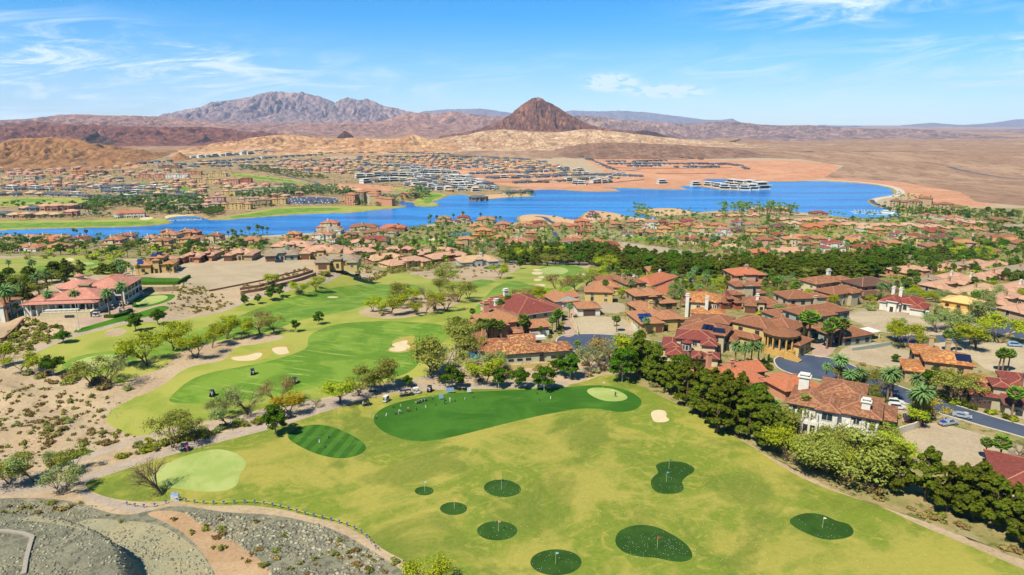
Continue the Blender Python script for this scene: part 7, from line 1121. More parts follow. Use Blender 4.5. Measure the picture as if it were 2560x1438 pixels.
# kerbs: a real step along the near streets
def kerb_ring(i, lab, skip=None):
    w = PATCH[i][2]; n = len(w); d = np.roll(w, -1, 0)-np.roll(w, 1, 0); d /= np.linalg.norm(d, axis=1)[:, None]+1e-9; ar = np.sum(w[:, 0]*np.roll(w[:, 1], -1)-np.roll(w[:, 0], -1)*w[:, 1]); no = np.stack([d[:, 1], -d[:, 0]], 1)*(1 if ar > 0 else -1)
    zi = H(w[:, 0], w[:, 1]); o_ = w+no*.45; V = [(a, b, z-.3) for (a, b), z in zip(w, zi)]+[(a, b, z+.13) for (a, b), z in zip(w, zi)]+[(a, b, z+.13) for (a, b), z in zip(o_, zi)]+[(a, b, z-.3) for (a, b), z in zip(o_, zi)]
    F = [];
    for k_ in range(n): j = (k_+1) % n; F += [(k_, j, n+j, n+k_), (n+k_, n+j, 2*n+j, 2*n+k_), (2*n+k_, 2*n+j, 3*n+j, 3*n+k_)]
    o = mesh_obj('kerb', V, F, M['kerb']); tag(o, lab, kind='structure')
for i, p_ in enumerate(PATCH):
    if p_[0] == 'turning_circle' or (p_[0] in ('side_road',)): kerb_ring(i, 'pale kerb of the '+p_[3])
for x, y in ((1487, 855), (2105, 915), (2415, 1032)):
    L = U([(x, y)])[0]; V, F = cylm(0, 0, .75, -.1, .02, 14); o = mesh_obj('manhole_cover', V, F, M['kerb']); o.location = L; reg(o, 'round pale manhole cover', x, y, 'manhole cover')
# ------------------------------------------------------------------ planting
HB = 'mesq_brown'; HL = 'mesq_lime'; HO = 'mesq_olive'; HP = 'mesq_pale'; HG = 'mesq_gold'
plants_at([('ash', 690, 1088, 74, 1.1), ('ash', 135, 938, 56, 1.15), ('ash', 312, 915, 50, 1.0), ('ash', 159, 858, 34, 1.5), ('ash', 340, 828, 46, 1.2), ('ash', 395, 813, 44, 1.1), ('ash', 797, 812, 34), ('ash', 740, 830, 32, .9), ('ash', 612, 764, 28), ('ash', 645, 760, 26, .9), ('ash', 678, 751, 34, 1.1), ('ash', 700, 743, 30),
 ('ash', 1247, 971, 52, .95), ('ash', 1295, 972, 56, 1.1), ('ash', 1360, 977, 60, 1.2), ('ash', 1131, 974, 58, 1.25), ('ash', 1425, 948, 62, 1.15), ('ash', 1400, 940, 52), ('ash', 1555, 955, 84, 1.1), ('ash', 1020, 968, 30, 1.1), ('ash', 1018, 960, 22, .9), ('poplar', 195, 690, 26), ('poplar', 205, 700, 24), ('ash', 683, 725, 18),
 (HL, 435, 872, 62, 1.1), (HL, 565, 848, 54), (HL, 600, 850, 46), (HL, 490, 895, 62), (HL, 370, 915, 74, 1.1), (HL, 15, 922, 58), (HL, 62, 938, 50, 1.2), ('sparse', 265, 968, 72, 1.1), (HO, 235, 965, 60, 1.1), ('sparse', 620, 1036, 66, 1.1), (HP, 545, 1048, 46), (HP, 570, 1065, 52), (HB, 695, 1012, 62), (HG, 722, 1030, 50, 1.2), (HL, 850, 1006, 60, 1.1), (HO, 895, 990, 56), (HO, 932, 968, 68, 1.2), (HO, 962, 978, 44),
 (HL, 932, 778, 36), (HL, 948, 785, 30), (HL, 975, 785, 46, 1.2), (HO, 990, 770, 40, 1.1), (HO, 1000, 755, 44), (HL, 1030, 760, 34), (HL, 1042, 788, 32), (HB, 1062, 788, 40), (HL, 1085, 784, 46), (HB, 1115, 778, 50), (HO, 1100, 742, 42), (HO, 1145, 755, 50, 1.1), (HO, 1172, 748, 36), ('sparse', 1065, 748, 30), (HO, 1120, 720, 50), (HB, 650, 835, 50, 1.2), (HO, 690, 838, 46), (HL, 530, 870, 50), (HL, 790, 727, 34, 1.1), (HL, 752, 735, 32, 1.2), (HL, 685, 712, 30, 1.2),
 (HL, 1250, 697, 34, 1.1), ('ash', 1300, 672, 26), (HO, 430, 1120, 76, 1.0), (HO, 488, 1104, 50), (HO, 195, 1186, 58), (HP, 88, 1204, 66, 1.05), (HO, 25, 1210, 66, 1.1), (HP, 155, 1238, 58, 1.1), (HP, 140, 1178, 40), ('bare', 408, 1238, 78, 1.15), (HL, 1062, 1462, 66, 1.1), (HO, 1110, 948, 90, 1.2), ('sparse', 1075, 940, 70), (HO, 1165, 868, 70, 1.2), (HO, 1180, 895, 50), (HL, 1212, 962, 64), (HP, 1235, 930, 44), ('sparse', 1482, 935, 64), ('sparse', 1505, 930, 60), (HB, 1530, 905, 66, 1.1), (HL, 1585, 905, 70, 1.1), (HP, 1565, 890, 44), ('sparse', 788, 1018, 22),
 (HB, 1305, 760, 38, 1.2), (HB, 1325, 752, 36, 1.2), (HL, 1340, 765, 34, 1.3), (HL, 1365, 760, 40, 1.2), (HB, 1395, 735, 46, 1.1), (HL, 1380, 755, 36, 1.2), (HL, 1290, 768, 30, 1.2), (HO, 1440, 730, 40), (HO, 1462, 722, 46), (HB, 1480, 706, 30), (HL, 1495, 700, 36), (HL, 1520, 682, 40, 1.1), (HL, 1500, 665, 34),
 (HO, 2120, 1196, 96, 1.45), (HO, 2075, 1188, 84, 1.4), (HO, 2030, 1172, 74, 1.2), (HL, 1965, 1152, 76, 1.1), (HO, 2190, 1125, 56, 1.4), (HL, 2045, 1140, 50), ('ash', 2200, 1100, 60, 1.2), (HG, 2340, 1048, 44, 1.5), (HL, 2310, 1062, 44, 1.3), (HO, 2400, 1010, 72, 1.25), (HO, 2375, 1000, 60, 1.1), ('ash', 2380, 995, 30), (HO, 2200, 985, 50, 1.1), ('ash', 2160, 1015, 34, 1.3), ('ash', 2190, 1020, 40, 1.3), (HL, 2262, 868, 60, 1.1), (HL, 2240, 850, 40), (HL, 2440, 870, 60, 1.3), (HL, 2500, 858, 66, 1.3), (HL, 2420, 858, 40), (HL, 2320, 880, 36, 1.2), (HP, 2345, 832, 44, 1.2), (HP, 2385, 828, 50, 1.2), (HP, 2480, 812, 54, 1.3), (HP, 2365, 800, 34, 1.2), (HP, 2455, 770, 40), (HP, 2470, 750, 36), (HP, 2250, 825, 28), ('sparse', 2545, 1145, 40), ('ash', 2238, 905, 20, 1.4), (HO, 1810, 712, 26), (HL, 1795, 722, 26, 1.4),
 ('pine', 1598, 932, 103, 1.03), ('pine', 1640, 962, 99, 0.95), ('pine', 1678, 985, 90, 0.95), ('pine', 1620, 948, 90, 0.95), ('pine', 1715, 1010, 108, 0.95), ('pine', 1756, 1040, 112, 1.03), ('pine', 1793, 1082, 133, 1.03), ('pine', 1835, 1070, 120, 1.03), ('pine', 1870, 1092, 112, 1.03), ('pine', 1908, 1120, 103, 1.03), ('pine', 1940, 1120, 97, 0.95), ('pine', 1850, 1030, 97, 0.95), ('pine', 1900, 1060, 97, 0.95), ('pine', 1742, 1000, 92, 0.95),
 ('pine', 2173, 1206, 103, 0.95), ('pine', 2238, 1230, 112, 1.03), ('pine', 2312, 1254, 131, 0.95), ('pine', 2366, 1280, 120, 1.03), ('pine', 2432, 1298, 140, 1.03), ('pine', 2480, 1316, 125, 1.03), ('pine', 2540, 1352, 127, 1.03), ('pine', 2600, 1380, 140, 1.03), ('pine', 2400, 1270, 108, 0.95), ('pine', 2525, 1310, 103, 0.95), ('pine', 2210, 1190, 90, 0.95), ('pine', 2455, 1270, 103, 0.95), ('pine', 2580, 1330, 118, 0.95),
 ('date', 1838, 918, 58), ('date', 1860, 920, 56), ('date', 1876, 916, 56), ('date', 1893, 916, 56), ('date', 2063, 960, 48), ('date', 2146, 986, 62), ('date', 2217, 1012, 84), ('date', 2226, 1008, 80), ('date', 2146, 1022, 48), ('date', 2286, 1012, 70), ('date', 2296, 1070, 96), ('date', 2283, 1060, 80), ('date', 2305, 1062, 84), ('date', 1580 if 0 else 1614, 838, 40), ('date', 1700, 770, 46), ('fan', 2010, 852, 66, 1.3), ('fan', 2019, 862, 76, 1.3), ('fan', 2066, 872, 60, 1.3), ('fan', 2076, 868, 66, 1.3), ('fan', 2096, 864, 62, 1.3), ('fan', 2363, 882, 52, 1.1), ('fan', 2389, 880, 44, 1.1), ('fan', 2494, 930, 52, 1.2), ('fan', 2505, 934, 58, 1.2), ('fan', 2518, 930, 52, 1.2), ('fan', 2463, 1152, 52, 1.2), ('fan', 2496, 1174, 76, 1.2), ('fan', 2009, 1062, 66, 1.2), ('fan', 1905, 1045, 60, 1.1), ('fan', 1932, 1062, 56, 1.1),
 ('date', 84, 695, 44), ('date', 24, 682, 30), ('date', 57, 757, 46), ('date', 99, 740, 54), ('date', 121, 734, 52), ('date', 125, 782, 52), ('date', 192, 778, 50), ('date', 275, 789, 62), ('date', 309, 772, 62), ('date', 30, 790, 70), ('date', 21, 804, 84), ('fan', 46, 794, 32, 1.1), ('date', 168, 692, 34), ('date', 135, 680, 26), ('date', 302, 692, 42), ('date', 308, 712, 46), ('date', 332, 690, 22), ('fan', 348, 688, 24), ('fan', 420, 682, 20, 1.1), ('fan', 426, 684, 22, 1.1),
 ('fan', 1182, 806, 32, 1.1), ('date', 1228, 808, 34), ('fan', 1243, 792, 42, 1.1), ('fan', 1252, 794, 42, 1.1), ('fan', 1270, 788, 46, 1.1), ('fan', 1276, 792, 38, 1.1), ('fan', 1283, 782, 32, 1.2), ('fan', 1290, 784, 30, 1.1), ('fan', 1200, 850, 48, 1.2), ('fan', 1218, 860, 56, 1.1), ('fan', 1233, 858, 54, 1.1), ('fan', 1254, 858, 50, 1.2), ('fan', 1309, 855, 62, 1.1), ('fan', 1316, 854, 48, 1.2), ('fan', 1353, 842, 24, 1.3), ('fan', 1380, 834, 38, 1.2), ('fan', 1391, 830, 46, 1.1), ('fan', 1397, 828, 50, 1.1), ('date', 1424, 796, 34), ('fan', 1375, 860, 22, 1.3), ('fan', 1444, 885, 30, 1.3), ('fan', 1535, 817, 24, 1.1), ('fan', 1541, 830, 36, 1.2), ('fan', 1180, 822, 26, 1.2), ('fan', 1192, 828, 24, 1.2),
 ('cypress', 1716, 920, 28), ('cypress', 1726, 926, 32), ('cypress', 1741, 922, 34), ('cypress', 1753, 918, 34), ('cypress', 1895, 920, 28), ('cypress', 1909, 918, 26), ('cypress', 1920, 918, 36), ('cypress', 820, 668, 34), ('cypress', 831, 666, 36), ('cypress', 726, 624, 20), ('cypress', 737, 624, 20), ('cypress', 901, 616, 18), ('cypress', 406, 660, 18)]
 + [('fan', x, y, h, 1.2) for x, y, h in ((572, 595, 16), (582, 594, 20), (590, 594, 16), (604, 592, 16), (624, 590, 22), (646, 588, 24), (658, 587, 20), (669, 587, 18), (186, 591, 18), (194, 591, 16), (218, 596, 20), (40, 594, 12), (1072, 557, 14), (1077, 556, 18), (1092, 556, 16), (1133, 552, 16), (1157, 548, 18), (1202, 550, 16), (1240, 556, 14), (1250, 558, 16))])
NH = sum(TRC.values())
# exclusion masks for scattered planting
EXC = [np.asarray(p[2]) for p in PATCH if p[0] in ('lake', 'turning_circle', 'side_road', 'main_road', 'graded_lot', 'pond', 'driveway', 'pool', 'asphalt_patch', 'town_road', 'parking_lot', 'paved_yard', 'paved_apron', 'cart_path', 'driving_range', 'lawn', 'sand_bunker', 'fairway', 'putting_green')]
FT = np.array([(a, b, c) for a, b, c in FOOT])
def clear_of(xy, roads=True, extra=1.0):
    ok = np.ones(len(xy), bool)
    if roads:
        for q in EXC:
            lo, hi = q.min(0), q.max(0); m = ok & (xy[:, 0] > lo[0]) & (xy[:, 0] < hi[0]) & (xy[:, 1] > lo[1]) & (xy[:, 1] < hi[1])
            if m.any(): ii = np.nonzero(m)[0]; ok[ii[sdf(q, xy[ii, 0], xy[ii, 1]) < .5]] = False
    for i in np.nonzero(ok)[0]:
        if (((FT[:, 0]-xy[i, 0])**2+(FT[:, 1]-xy[i, 1])**2) < (FT[:, 2]+extra)**2).any(): ok[i] = False
    return ok
def to_px(L):
    d = L[1]*math.cos(PITCH)+(CZ-L[2])*math.sin(PITCH); u = -(CZ-L[2])*math.cos(PITCH)+L[1]*math.sin(PITCH); return 1280+FPX*L[0]/d, 719-FPX*u/d
CAND = []
rg = np.random.default_rng(11)
GEXC = [np.asarray(p[2]) for p in PATCH if p[0] == 'golf_grass']
def scatter(poly, n, mix, hmin, hmax, roads=True, extra=1.0, wide=1.0):
    """n plants evenly over the ground inside a photo polygon"""
    w = U(poly)[:, :2]; lo, hi = w.min(0), w.max(0); pts = rg.uniform(lo, hi, (n*12+200, 2)); pts = pts[sdf(w, pts[:, 0], pts[:, 1]) < 0][:int(n*1.6)+6]; pts = pts[clear_of(pts, roads, extra)]
    if w[:, 0].max() < -38 and 'shrub' in mix[0][0] and len(pts) and w[:, 1].max() < 330:
        for g_ in GEXC: pts = pts[sdf(g_, pts[:, 0], pts[:, 1]) > .5]
    pts = pts[:n]
    kinds, ws = zip(*mix); ws = np.array(ws, float)/sum(ws); z = H(pts[:, 0], pts[:, 1])
    for (x, y), zz in zip(pts, z):
        kd = kinds[rg.choice(len(kinds), p=ws)]; h = rg.uniform(hmin, hmax)*(1.2 if 600 < y < 1300 and not kd.startswith('shrub') else 1)*(.7 if kd.startswith('mesq') else 1)*(1.1 if kd in ('date', 'fan') else 1); px, py = to_px((x, y, zz)); CAND.append([kd, x, y, zz, h, px, py, h/y*FPX, wide*rg.uniform(.85, 1.3)])
P1 = [('pine', 6), ('ash', 2), (HO, 1), (HL, 1)]
scatter([(1255, 645), (1330, 640), (1500, 640), (1600, 655), (1760, 668), (1960, 668), (2200, 655), (2260, 662), (2200, 700), (2000, 705), (1800, 700), (1600, 690), (1480, 664), (1260, 664)], 330, P1, 10, 14, True, 0, 1.3)
scatter([(1480, 655), (1620, 682), (1800, 694), (1980, 697), (2150, 700), (2200, 712), (1980, 712), (1780, 706), (1600, 694), (1500, 680)], 46, [('pine', 8), ('ash', 2)], 10, 13, False, 0, 1.4)
scatter([(2150, 640), (2300, 630), (2560, 612), (2700, 600), (2700, 640), (2560, 650), (2300, 668), (2180, 690)], 110, P1, 8, 12, True, 0, 1.3)
scatter([(2380, 530), (2560, 535), (2700, 540), (2700, 620), (2560, 605), (2450, 580), (2400, 560)], 150, [('pine', 7), ('ash', 3), ('fan', 1)], 8, 12, True, 0, 1.3)
scatter([(-200, 625), (0, 622), (200, 622), (420, 618), (640, 625), (640, 640), (400, 650), (250, 640), (0, 640), (-200, 640)], 130, [('pine', 4), ('ash', 3), (HL, 4), (HO, 3)], 7, 10, True, 0, 1.2)
scatter([(0, 640), (250, 632), (300, 640), (320, 662), (290, 672), (200, 640), (60, 640), (0, 650)], 30, [(HL, 3), (HO, 3)], 6, 9, True, 0, 1.3)
scatter([(-100, 700), (60, 700), (130, 690), (190, 692), (190, 715), (130, 735), (60, 760), (0, 780), (-100, 780)], 40, [('pine', 4), (HO, 2), ('ash', 3)], 7, 10, True, 0, 1.1)
scatter([(200, 680), (300, 680), (330, 700), (300, 706), (200, 712)], 14, [('pine', 4), ('ash', 2)], 6, 9, True, 0, 1.1)
scatter([(1600, 930), (1700, 940), (1780, 975), (1960, 1010), (1990, 1060), (1950, 1090), (1880, 1070), (1780, 1040), (1680, 985)], 26, [('pine', 5), (HO, 2), ('ash', 2), (HP, 1)], 7, 10, True, 0, 1.1)
scatter([(1990, 1085), (2100, 1120), (2220, 1160), (2240, 1200), (2120, 1180), (2010, 1140)], 9, [(HO, 4), (HL, 2)], 7, 10, True, 0, 1.2)
for poly, n, mx in (([(640, 600), (900, 590), (1060, 575), (1240, 585), (1260, 640), (1180, 668), (900, 668), (640, 650)], 400, [('pine', 2), ('ash', 3), (HO, 3), (HL, 3), ('fan', 4), ('date', 2)]), ([(0, 605), (300, 606), (640, 592), (640, 612), (300, 622), (0, 622)], 150, [('ash', 3), (HO, 3), ('fan', 2), ('pine', 2), (HL, 2)]),
                    ([(1060, 560), (1290, 566), (1560, 556), (1560, 600), (1480, 640), (1260, 640), (1100, 600)], 420, [('fan', 6), ('date', 3), ('pine', 3), (HO, 3), (HL, 3), ('ash', 2)]), ([(1560, 545), (1790, 535), (2060, 560), (2060, 620), (1900, 650), (1700, 625), (1560, 610)], 520, [('fan', 5), ('date', 2), ('pine', 2), (HO, 4), (HL, 3), ('ash', 2)]),
                    ([(1800, 640), (1900, 640), (2100, 640), (2180, 650), (1980, 665), (1800, 662)], 50, [(HO, 4), (HL, 4), ('date', 2)]), ([(1640, 610), (1900, 620), (2000, 650), (1900, 652), (1700, 630)], 50, [(HO, 5), (HB, 2), (HP, 2)]),
                    ([(2060, 545), (2260, 548), (2420, 560), (2480, 620), (2300, 650), (2060, 630)], 520, [('fan', 5), ('pine', 2), (HO, 3), (HL, 3), ('ash', 3), ('date', 1)]), ([(1900, 578), (2300, 578), (2350, 600), (2100, 605), (1900, 600)], 60, [(HO, 4), (HL, 3), (HP, 3)]),
                    ([(2250, 660), (2560, 640), (2700, 700), (2700, 780), (2480, 740), (2300, 720), (2200, 700)], 190, [('fan', 4), ('ash', 2), (HL, 3), (HO, 2)]), ([(2180, 700), (2330, 735), (2480, 765), (2560, 830), (2500, 800), (2330, 760), (2200, 725)], 40, [(HP, 3), (HL, 3), ('fan', 1)]),
                    ([(1480, 690), (1720, 700), (1960, 712), (2180, 720), (2330, 760), (2300, 790), (2050, 745), (1900, 800), (1700, 750), (1500, 745)], 150, [(HP, 4), (HL, 4), ('date', 2), ('fan', 3), (HO, 3)]), ([(1620, 830), (1700, 900), (1640, 940), (1570, 900), (1560, 870)], 10, [(HL, 3), (HO, 2), ('date', 1)]),
                    ([(1900, 740), (2040, 745), (2200, 790), (2100, 840), (1900, 790)], 18, [(HP, 4), (HL, 2)]), ([(2060, 955), (2250, 990), (2330, 1050), (2250, 1040), (2140, 1010)], 12, [('date', 2), (HO, 2)]), ([(2240, 905), (2400, 990), (2560, 1050), (2560, 1060), (2380, 1010), (2240, 930)], 12, [(HO, 2), ('fan', 1), ('ash', 2)])):
    scatter(poly, n, mx, 5, 8.5, True, .5)
scatter([(1790, 530), (1850, 524), (1960, 522), (2000, 532), (1990, 540), (1800, 542)], 110, [('date', 6), ('fan', 3), ('pine', 1)], 8, 11, False, -3)
scatter([(1455, 540), (1560, 545), (1740, 535), (1740, 548), (1560, 556), (1455, 552)], 40, [('ash', 3), ('fan', 3), (HO, 2)], 6, 9, True, 0)
# ranked: the largest in the photo are things of their own
LIMT = {'pine_tree': 290, 'ash_tree': 270, 'mesquite_tree': 290, 'date_palm': 190, 'fan_palm': 270, 'cypress_tree': 60, 'bare_tree': 20}
CAND.sort(key=lambda c: -c[7]); spill = {}
for c in CAND:
    nm = TNAME[c[0]][0]
    if TRC.get(nm, 0) < LIMT[nm]: plant(c[0], (c[1], c[2], c[3]-.1), c[4], c[5], c[6], c[8])
    else: spill.setdefault(c[0], []).append(c)
# desert shrubs
CAND = []
SH = [('shrub_olive', 3), ('shrub_dry', 7), ('shrub_pale', 2)]
for poly, n, mx, a, b in (([(-40, 930), (330, 990), (400, 960), (560, 905), (600, 870), (640, 855), (420, 880), (330, 950), (60, 930)], 50, SH, .8, 2.2), ([(-60, 950), (260, 1000), (280, 1060), (350, 1095), (200, 1150), (-60, 1200)], 80, SH, .35, 1.3), ([(250, 1150), (350, 1110), (460, 1082), (600, 1058), (700, 1035), (640, 1070), (420, 1120), (300, 1150)], 48, [('shrub_lime', 4), ('shrub_olive', 4), ('shrub_pale', 2)], .8, 1.7),
                          ([(450, 720), (480, 706), (560, 740), (600, 760), (540, 785), (430, 795), (400, 790), (440, 770)], 60, SH, .4, 1.1), ([(60, 800), (160, 822), (150, 860), (60, 895), (0, 910), (-40, 880)], 100, [('shrub_lime', 3), ('shrub_olive', 4), ('shrub_pine', 3)], .8, 1.6), ([(900, 765), (1050, 740), (1150, 745), (1090, 785), (950, 798)], 16, SH, .5, 1.4), ([(1010, 684), (1230, 664), (1290, 668), (1180, 708)], 34, SH, .5, 1.3),
                          ([(800, 668), (1000, 670), (1200, 668), (1010, 680), (860, 700), (800, 690)], 80, [('shrub_pine', 3), ('shrub_olive', 3), ('shrub_dry', 3)], .9, 2.4), ([(1130, 935), (1240, 910), (1600, 905), (1590, 940), (1480, 950), (1150, 955)], 50, SH, .6, 1.6), ([(1560, 930), (1700, 1005), (1880, 1100), (2060, 1190), (2300, 1290), (2560, 1400), (2560, 1380), (2300, 1270), (2060, 1160), (1880, 1070), (1700, 990)], 60, SH, .5, 1.4),
                          ([(1450, 790), (1590, 800), (1590, 835), (1450, 835)], 16, [('shrub_dry', 3), ('shrub_lime', 1)], .5, 1.2), ([(2100, 870), (2200, 860), (2310, 910), (2150, 915)], 10, SH, .5, 1.3), ([(2230, 845), (2560, 770), (2560, 835), (2350, 850)], 40, [('shrub_pine', 3), ('shrub_olive', 3)], .8, 1.6), ([(2150, 940), (2560, 1045), (2560, 1060), (2170, 965)], 46, [('shrub_pine', 4), ('shrub_olive', 2), ('shrub_lime', 2)], .8, 1.8), ([(1480, 700), (2300, 720), (2330, 800), (1900, 790), (1500, 750)], 110, [('shrub_lime', 3), ('shrub_olive', 3), ('shrub_pale', 4), ('shrub_pine', 2)], 1, 2.4),
                          ([(1530, 600), (1800, 640), (2000, 655), (2250, 700), (2560, 640), (2560, 600), (2000, 575), (1600, 560)], 420, [('shrub_lime', 3), ('shrub_olive', 4), ('shrub_dry', 3), ('shrub_pine', 2)], 1.2, 3.2), ([(600, 600), (1240, 575), (1500, 560), (1500, 640), (1200, 665), (640, 650)], 360, [('shrub_lime', 3), ('shrub_olive', 4), ('shrub_dry', 2), ('shrub_pine', 3)], 1.2, 3.0), ([(0, 605), (600, 600), (600, 645), (0, 640)], 220, [('shrub_lime', 3), ('shrub_olive', 4), ('shrub_pine', 3)], 1.2, 3.2),
                          ([(-40, 1250), (250, 1250), (380, 1290), (600, 1290), (900, 1350), (1050, 1438), (600, 1438), (450, 1330), (200, 1290), (-40, 1290)], 90, [('shrub_olive', 3), ('shrub_dry', 6)], .3, .9), ([(600, 694), (760, 668), (790, 684), (700, 712), (604, 738)], 60, [('shrub_dry', 3), ('shrub_olive', 1)], .5, 1.1), ([(1690, 900), (1800, 925), (1930, 925), (1930, 905), (1800, 905)], 16, [('shrub_pine', 3), ('shrub_lime', 2)], 1, 2), ([(2000, 975), (2200, 1040), (2250, 1050), (2150, 1000)], 24, [('shrub_pine', 3), ('shrub_lime', 2)], 1, 2.2), ([(1130, 800), (1200, 800), (1200, 900), (1150, 905)], 30, [('shrub_pine', 3), ('shrub_olive', 2)], 1, 2.6), ([(1395, 820), (1420, 800), (1430, 840), (1400, 845)], 12, [('shrub_pine', 3), ('shrub_lime', 2)], .8, 1.5)):
    scatter(poly, n, mx, a, b, True, .3)
CAND.sort(key=lambda c: -c[7]); nsh = 0; sp2 = {}
for c in CAND:
    if nsh < 290 and c[7] > 3: plant(c[0], (c[1], c[2], c[3]-.05), c[4], c[5], c[6], c[8]); nsh += 1
    else: sp2.setdefault(c[0], []).append(c)
# what is beyond counting: the planting of the far shore, distant scrub, rubble
def lowtree(seed, leaf, h=6, r=2.6, n=70, palm=False):
    g = np.random.default_rng(seed); V, F = [], []; tube(V, F, (0, 0, -.4), (0, 0, h*.6), .18, .1, 4)
    bl = [(g.uniform(-.5, .5)*r, g.uniform(-.5, .5)*r, h*.65+g.uniform(-.1, .12)*h, r*.55, r*.42) for _ in range(5)] if not palm else [(0, 0, h*.92, r*.7, r*.3)]
    Pt, N = blobs_pts(bl, n, g, .5); v, f = cards(Pt, N, .42 if not palm else .5, g); k0 = len(V); V = [tuple(p) for p in V]+[tuple(p) for p in v]; F = F+[tuple(int(i)+k0 for i in q) for q in f]; return mesh_obj('tree', V, F, LM[leaf], link=False)
LOW = {'pine': lowtree(1, 'pine'), 'ash': lowtree(2, 'ash'), HO: lowtree(3, 'olive', 5), HL: lowtree(4, 'lime', 5), 'fan': lowtree(5, 'fanp', 8, 1.5, 34, True), 'date': lowtree(6, 'datep', 8, 2.2, 40, True), HP: lowtree(7, 'pale', 4), HB: lowtree(8, 'brown', 4)}
BUSH = lowtree(9, 'olive', 1.6, 2.2, 36); BUSHD = lowtree(10, 'dry', 1.3, 2.0, 30)
CAND = []
GA = [('pine', 3), ('ash', 3), (HO, 4), (HL, 2), ('fan', 2)]
for poly, n, mx, a, b in (([(-100, 420), (200, 416), (440, 408), (600, 400), (620, 430), (400, 455), (0, 470), (-100, 480)], 546, GA, 4, 8), ([(0, 470), (600, 460), (700, 480), (560, 500), (300, 500), (0, 495)], 315, GA, 4, 7), ([(220, 505), (300, 500), (420, 495), (520, 500), (500, 535), (400, 540), (365, 535), (370, 520), (280, 520), (240, 540), (210, 530)], 546, [('pine', 4), ('ash', 3), ('date', 3), (HL, 2)], 8, 13), ([(0, 510), (220, 510), (230, 525), (0, 520)], 54, [('ash', 4), ('pine', 2)], 7, 10), ([(0, 540), (280, 540), (280, 548), (0, 550)], 75, [(HO, 3), ('ash', 1)], 5, 8),
                          ([(500, 520), (560, 520), (560, 535), (520, 545), (500, 536)], 84, [('pine', 3), ('ash', 3)], 6, 9), ([(560, 500), (720, 472), (860, 478), (900, 488), (860, 492), (780, 490), (715, 496), (660, 500), (620, 500)], 399, [('pine', 3), ('ash', 3), ('date', 6)], 8, 12), ([(580, 520), (860, 508), (880, 514), (700, 516), (600, 524)], 84, [(HO, 4), ('ash', 2)], 5, 8), ([(850, 500), (1000, 500), (1050, 470), (1080, 490), (1060, 500), (1000, 505), (980, 516), (880, 514)], 273, [('date', 5), ('pine', 2), ('ash', 3), (HL, 2)], 7, 11),
                          ([(600, 415), (700, 424), (800, 440), (830, 450), (760, 448), (680, 436), (600, 424)], 252, [('pine', 6), ('ash', 2)], 7, 10), ([(700, 405), (1000, 395), (1160, 396), (1160, 425), (900, 436), (760, 425)], 672, GA, 4, 7), ([(820, 440), (980, 430), (1150, 440), (1230, 465), (1240, 480), (1060, 482), (900, 470), (820, 455)], 420, GA, 3, 6), ([(460, 425), (700, 445), (800, 462), (600, 470), (430, 455)], 252, [(HO, 4), (HL, 2), ('ash', 1)], 4, 7), ([(900, 384), (1300, 398), (1450, 430), (1560, 440), (1300, 462), (1200, 440), (1150, 410)], 546, [(HO, 3), ('fan', 2), ('ash', 1)], 3, 5),
                          ([(1250, 488), (1330, 482), (1345, 488), (1280, 494)], 54, [('ash', 2), ('fan', 2), (HL, 1)], 5, 8), ([(2190, 515), (2260, 528), (2400, 534), (2440, 540), (2300, 548), (2250, 540)], 126, [('fan', 4), ('ash', 3), ('pine', 3)], 6, 10), ([(2230, 490), (2330, 505), (2320, 512), (2230, 512)], 29, [('fan', 3)], 7, 10), ([(0, 606), (640, 592), (640, 600), (0, 610)], 147, GA, 4, 7), ([(900, 574), (1060, 566), (1080, 575), (900, 582)], 126, [(HP, 3), (HB, 3), (HO, 3)], 4, 7), ([(1580, 525), (1600, 530), (1640, 540), (1630, 545), (1590, 540)], 33, [('fan', 1)], 7, 10)):
    scatter(poly, n, mx, a, b, False, -4)
pl = {}
for c in CAND: pl.setdefault(c[0], []).append((c[1], c[2], c[3], rg.uniform(0, 6.28), c[4]/6*c[8], c[4]/6))
ks = list(pl); merge('far_planting', [LOW[k_] for k_ in ks], [pl[k_] for k_ in ks], 'trees of the gardens across the lake, too many to count')
pl = {}
for kd, cs in spill.items():
    q = {'poplar': 'ash', 'mesq_gold': HL, 'cypress': 'pine', 'sparse': HP, 'bare': HB}.get(kd, kd)
    for c in cs: pl.setdefault(q, []).append((c[1], c[2], c[3]-.1, rg.uniform(0, 6.28), c[4]/6*c[8], c[4]/6))
if pl: ks = list(pl); merge('town_planting', [LOW[k_] for k_ in ks], [pl[k_] for k_ in ks], 'smaller trees massed between the far roofs of the near town')
CAND = []
for poly, n in (([(-40, 940), (300, 1000), (360, 1090), (100, 1200), (-40, 1210)], 200), ([(450, 700), (600, 765), (420, 795), (400, 790)], 90), ([(-100, 425), (700, 400), (900, 400), (860, 470), (600, 500), (0, 500)], 900), ([(1600, 350), (2700, 350), (2700, 500), (2450, 490), (2150, 450), (2100, 410), (1900, 390)], 500), ([(1480, 690), (2330, 720), (2300, 790), (1600, 760)], 160), ([(1530, 600), (2560, 650), (2560, 570), (1600, 555)], 400), ([(600, 600), (1500, 560), (1500, 650), (640, 650)], 300)): scatter(poly, n, [('shrub_olive', 1), ('shrub_dry', 1)], .35, .9, True, 0)
pl = {'o': [], 'd': []}
for c in CAND: s_ = c[4]*(1 if c[2] < 600 else 1.5); pl['o' if c[0] == 'shrub_olive' else 'd'].append((c[1], c[2], c[3]-.6*s_, rg.uniform(0, 6.28), s_*.55, s_*.8))
for kd, cs in sp2.items():
    for c in cs: pl['d' if 'dry' in kd else 'o'].append((c[1], c[2], c[3]-.5*c[4], rg.uniform(0, 6.28), c[4]*.6, c[4]*.8))
merge('desert_scrub', [BUSH, BUSHD], [pl['o'], pl['d']], 'low desert scrub scattered everywhere')
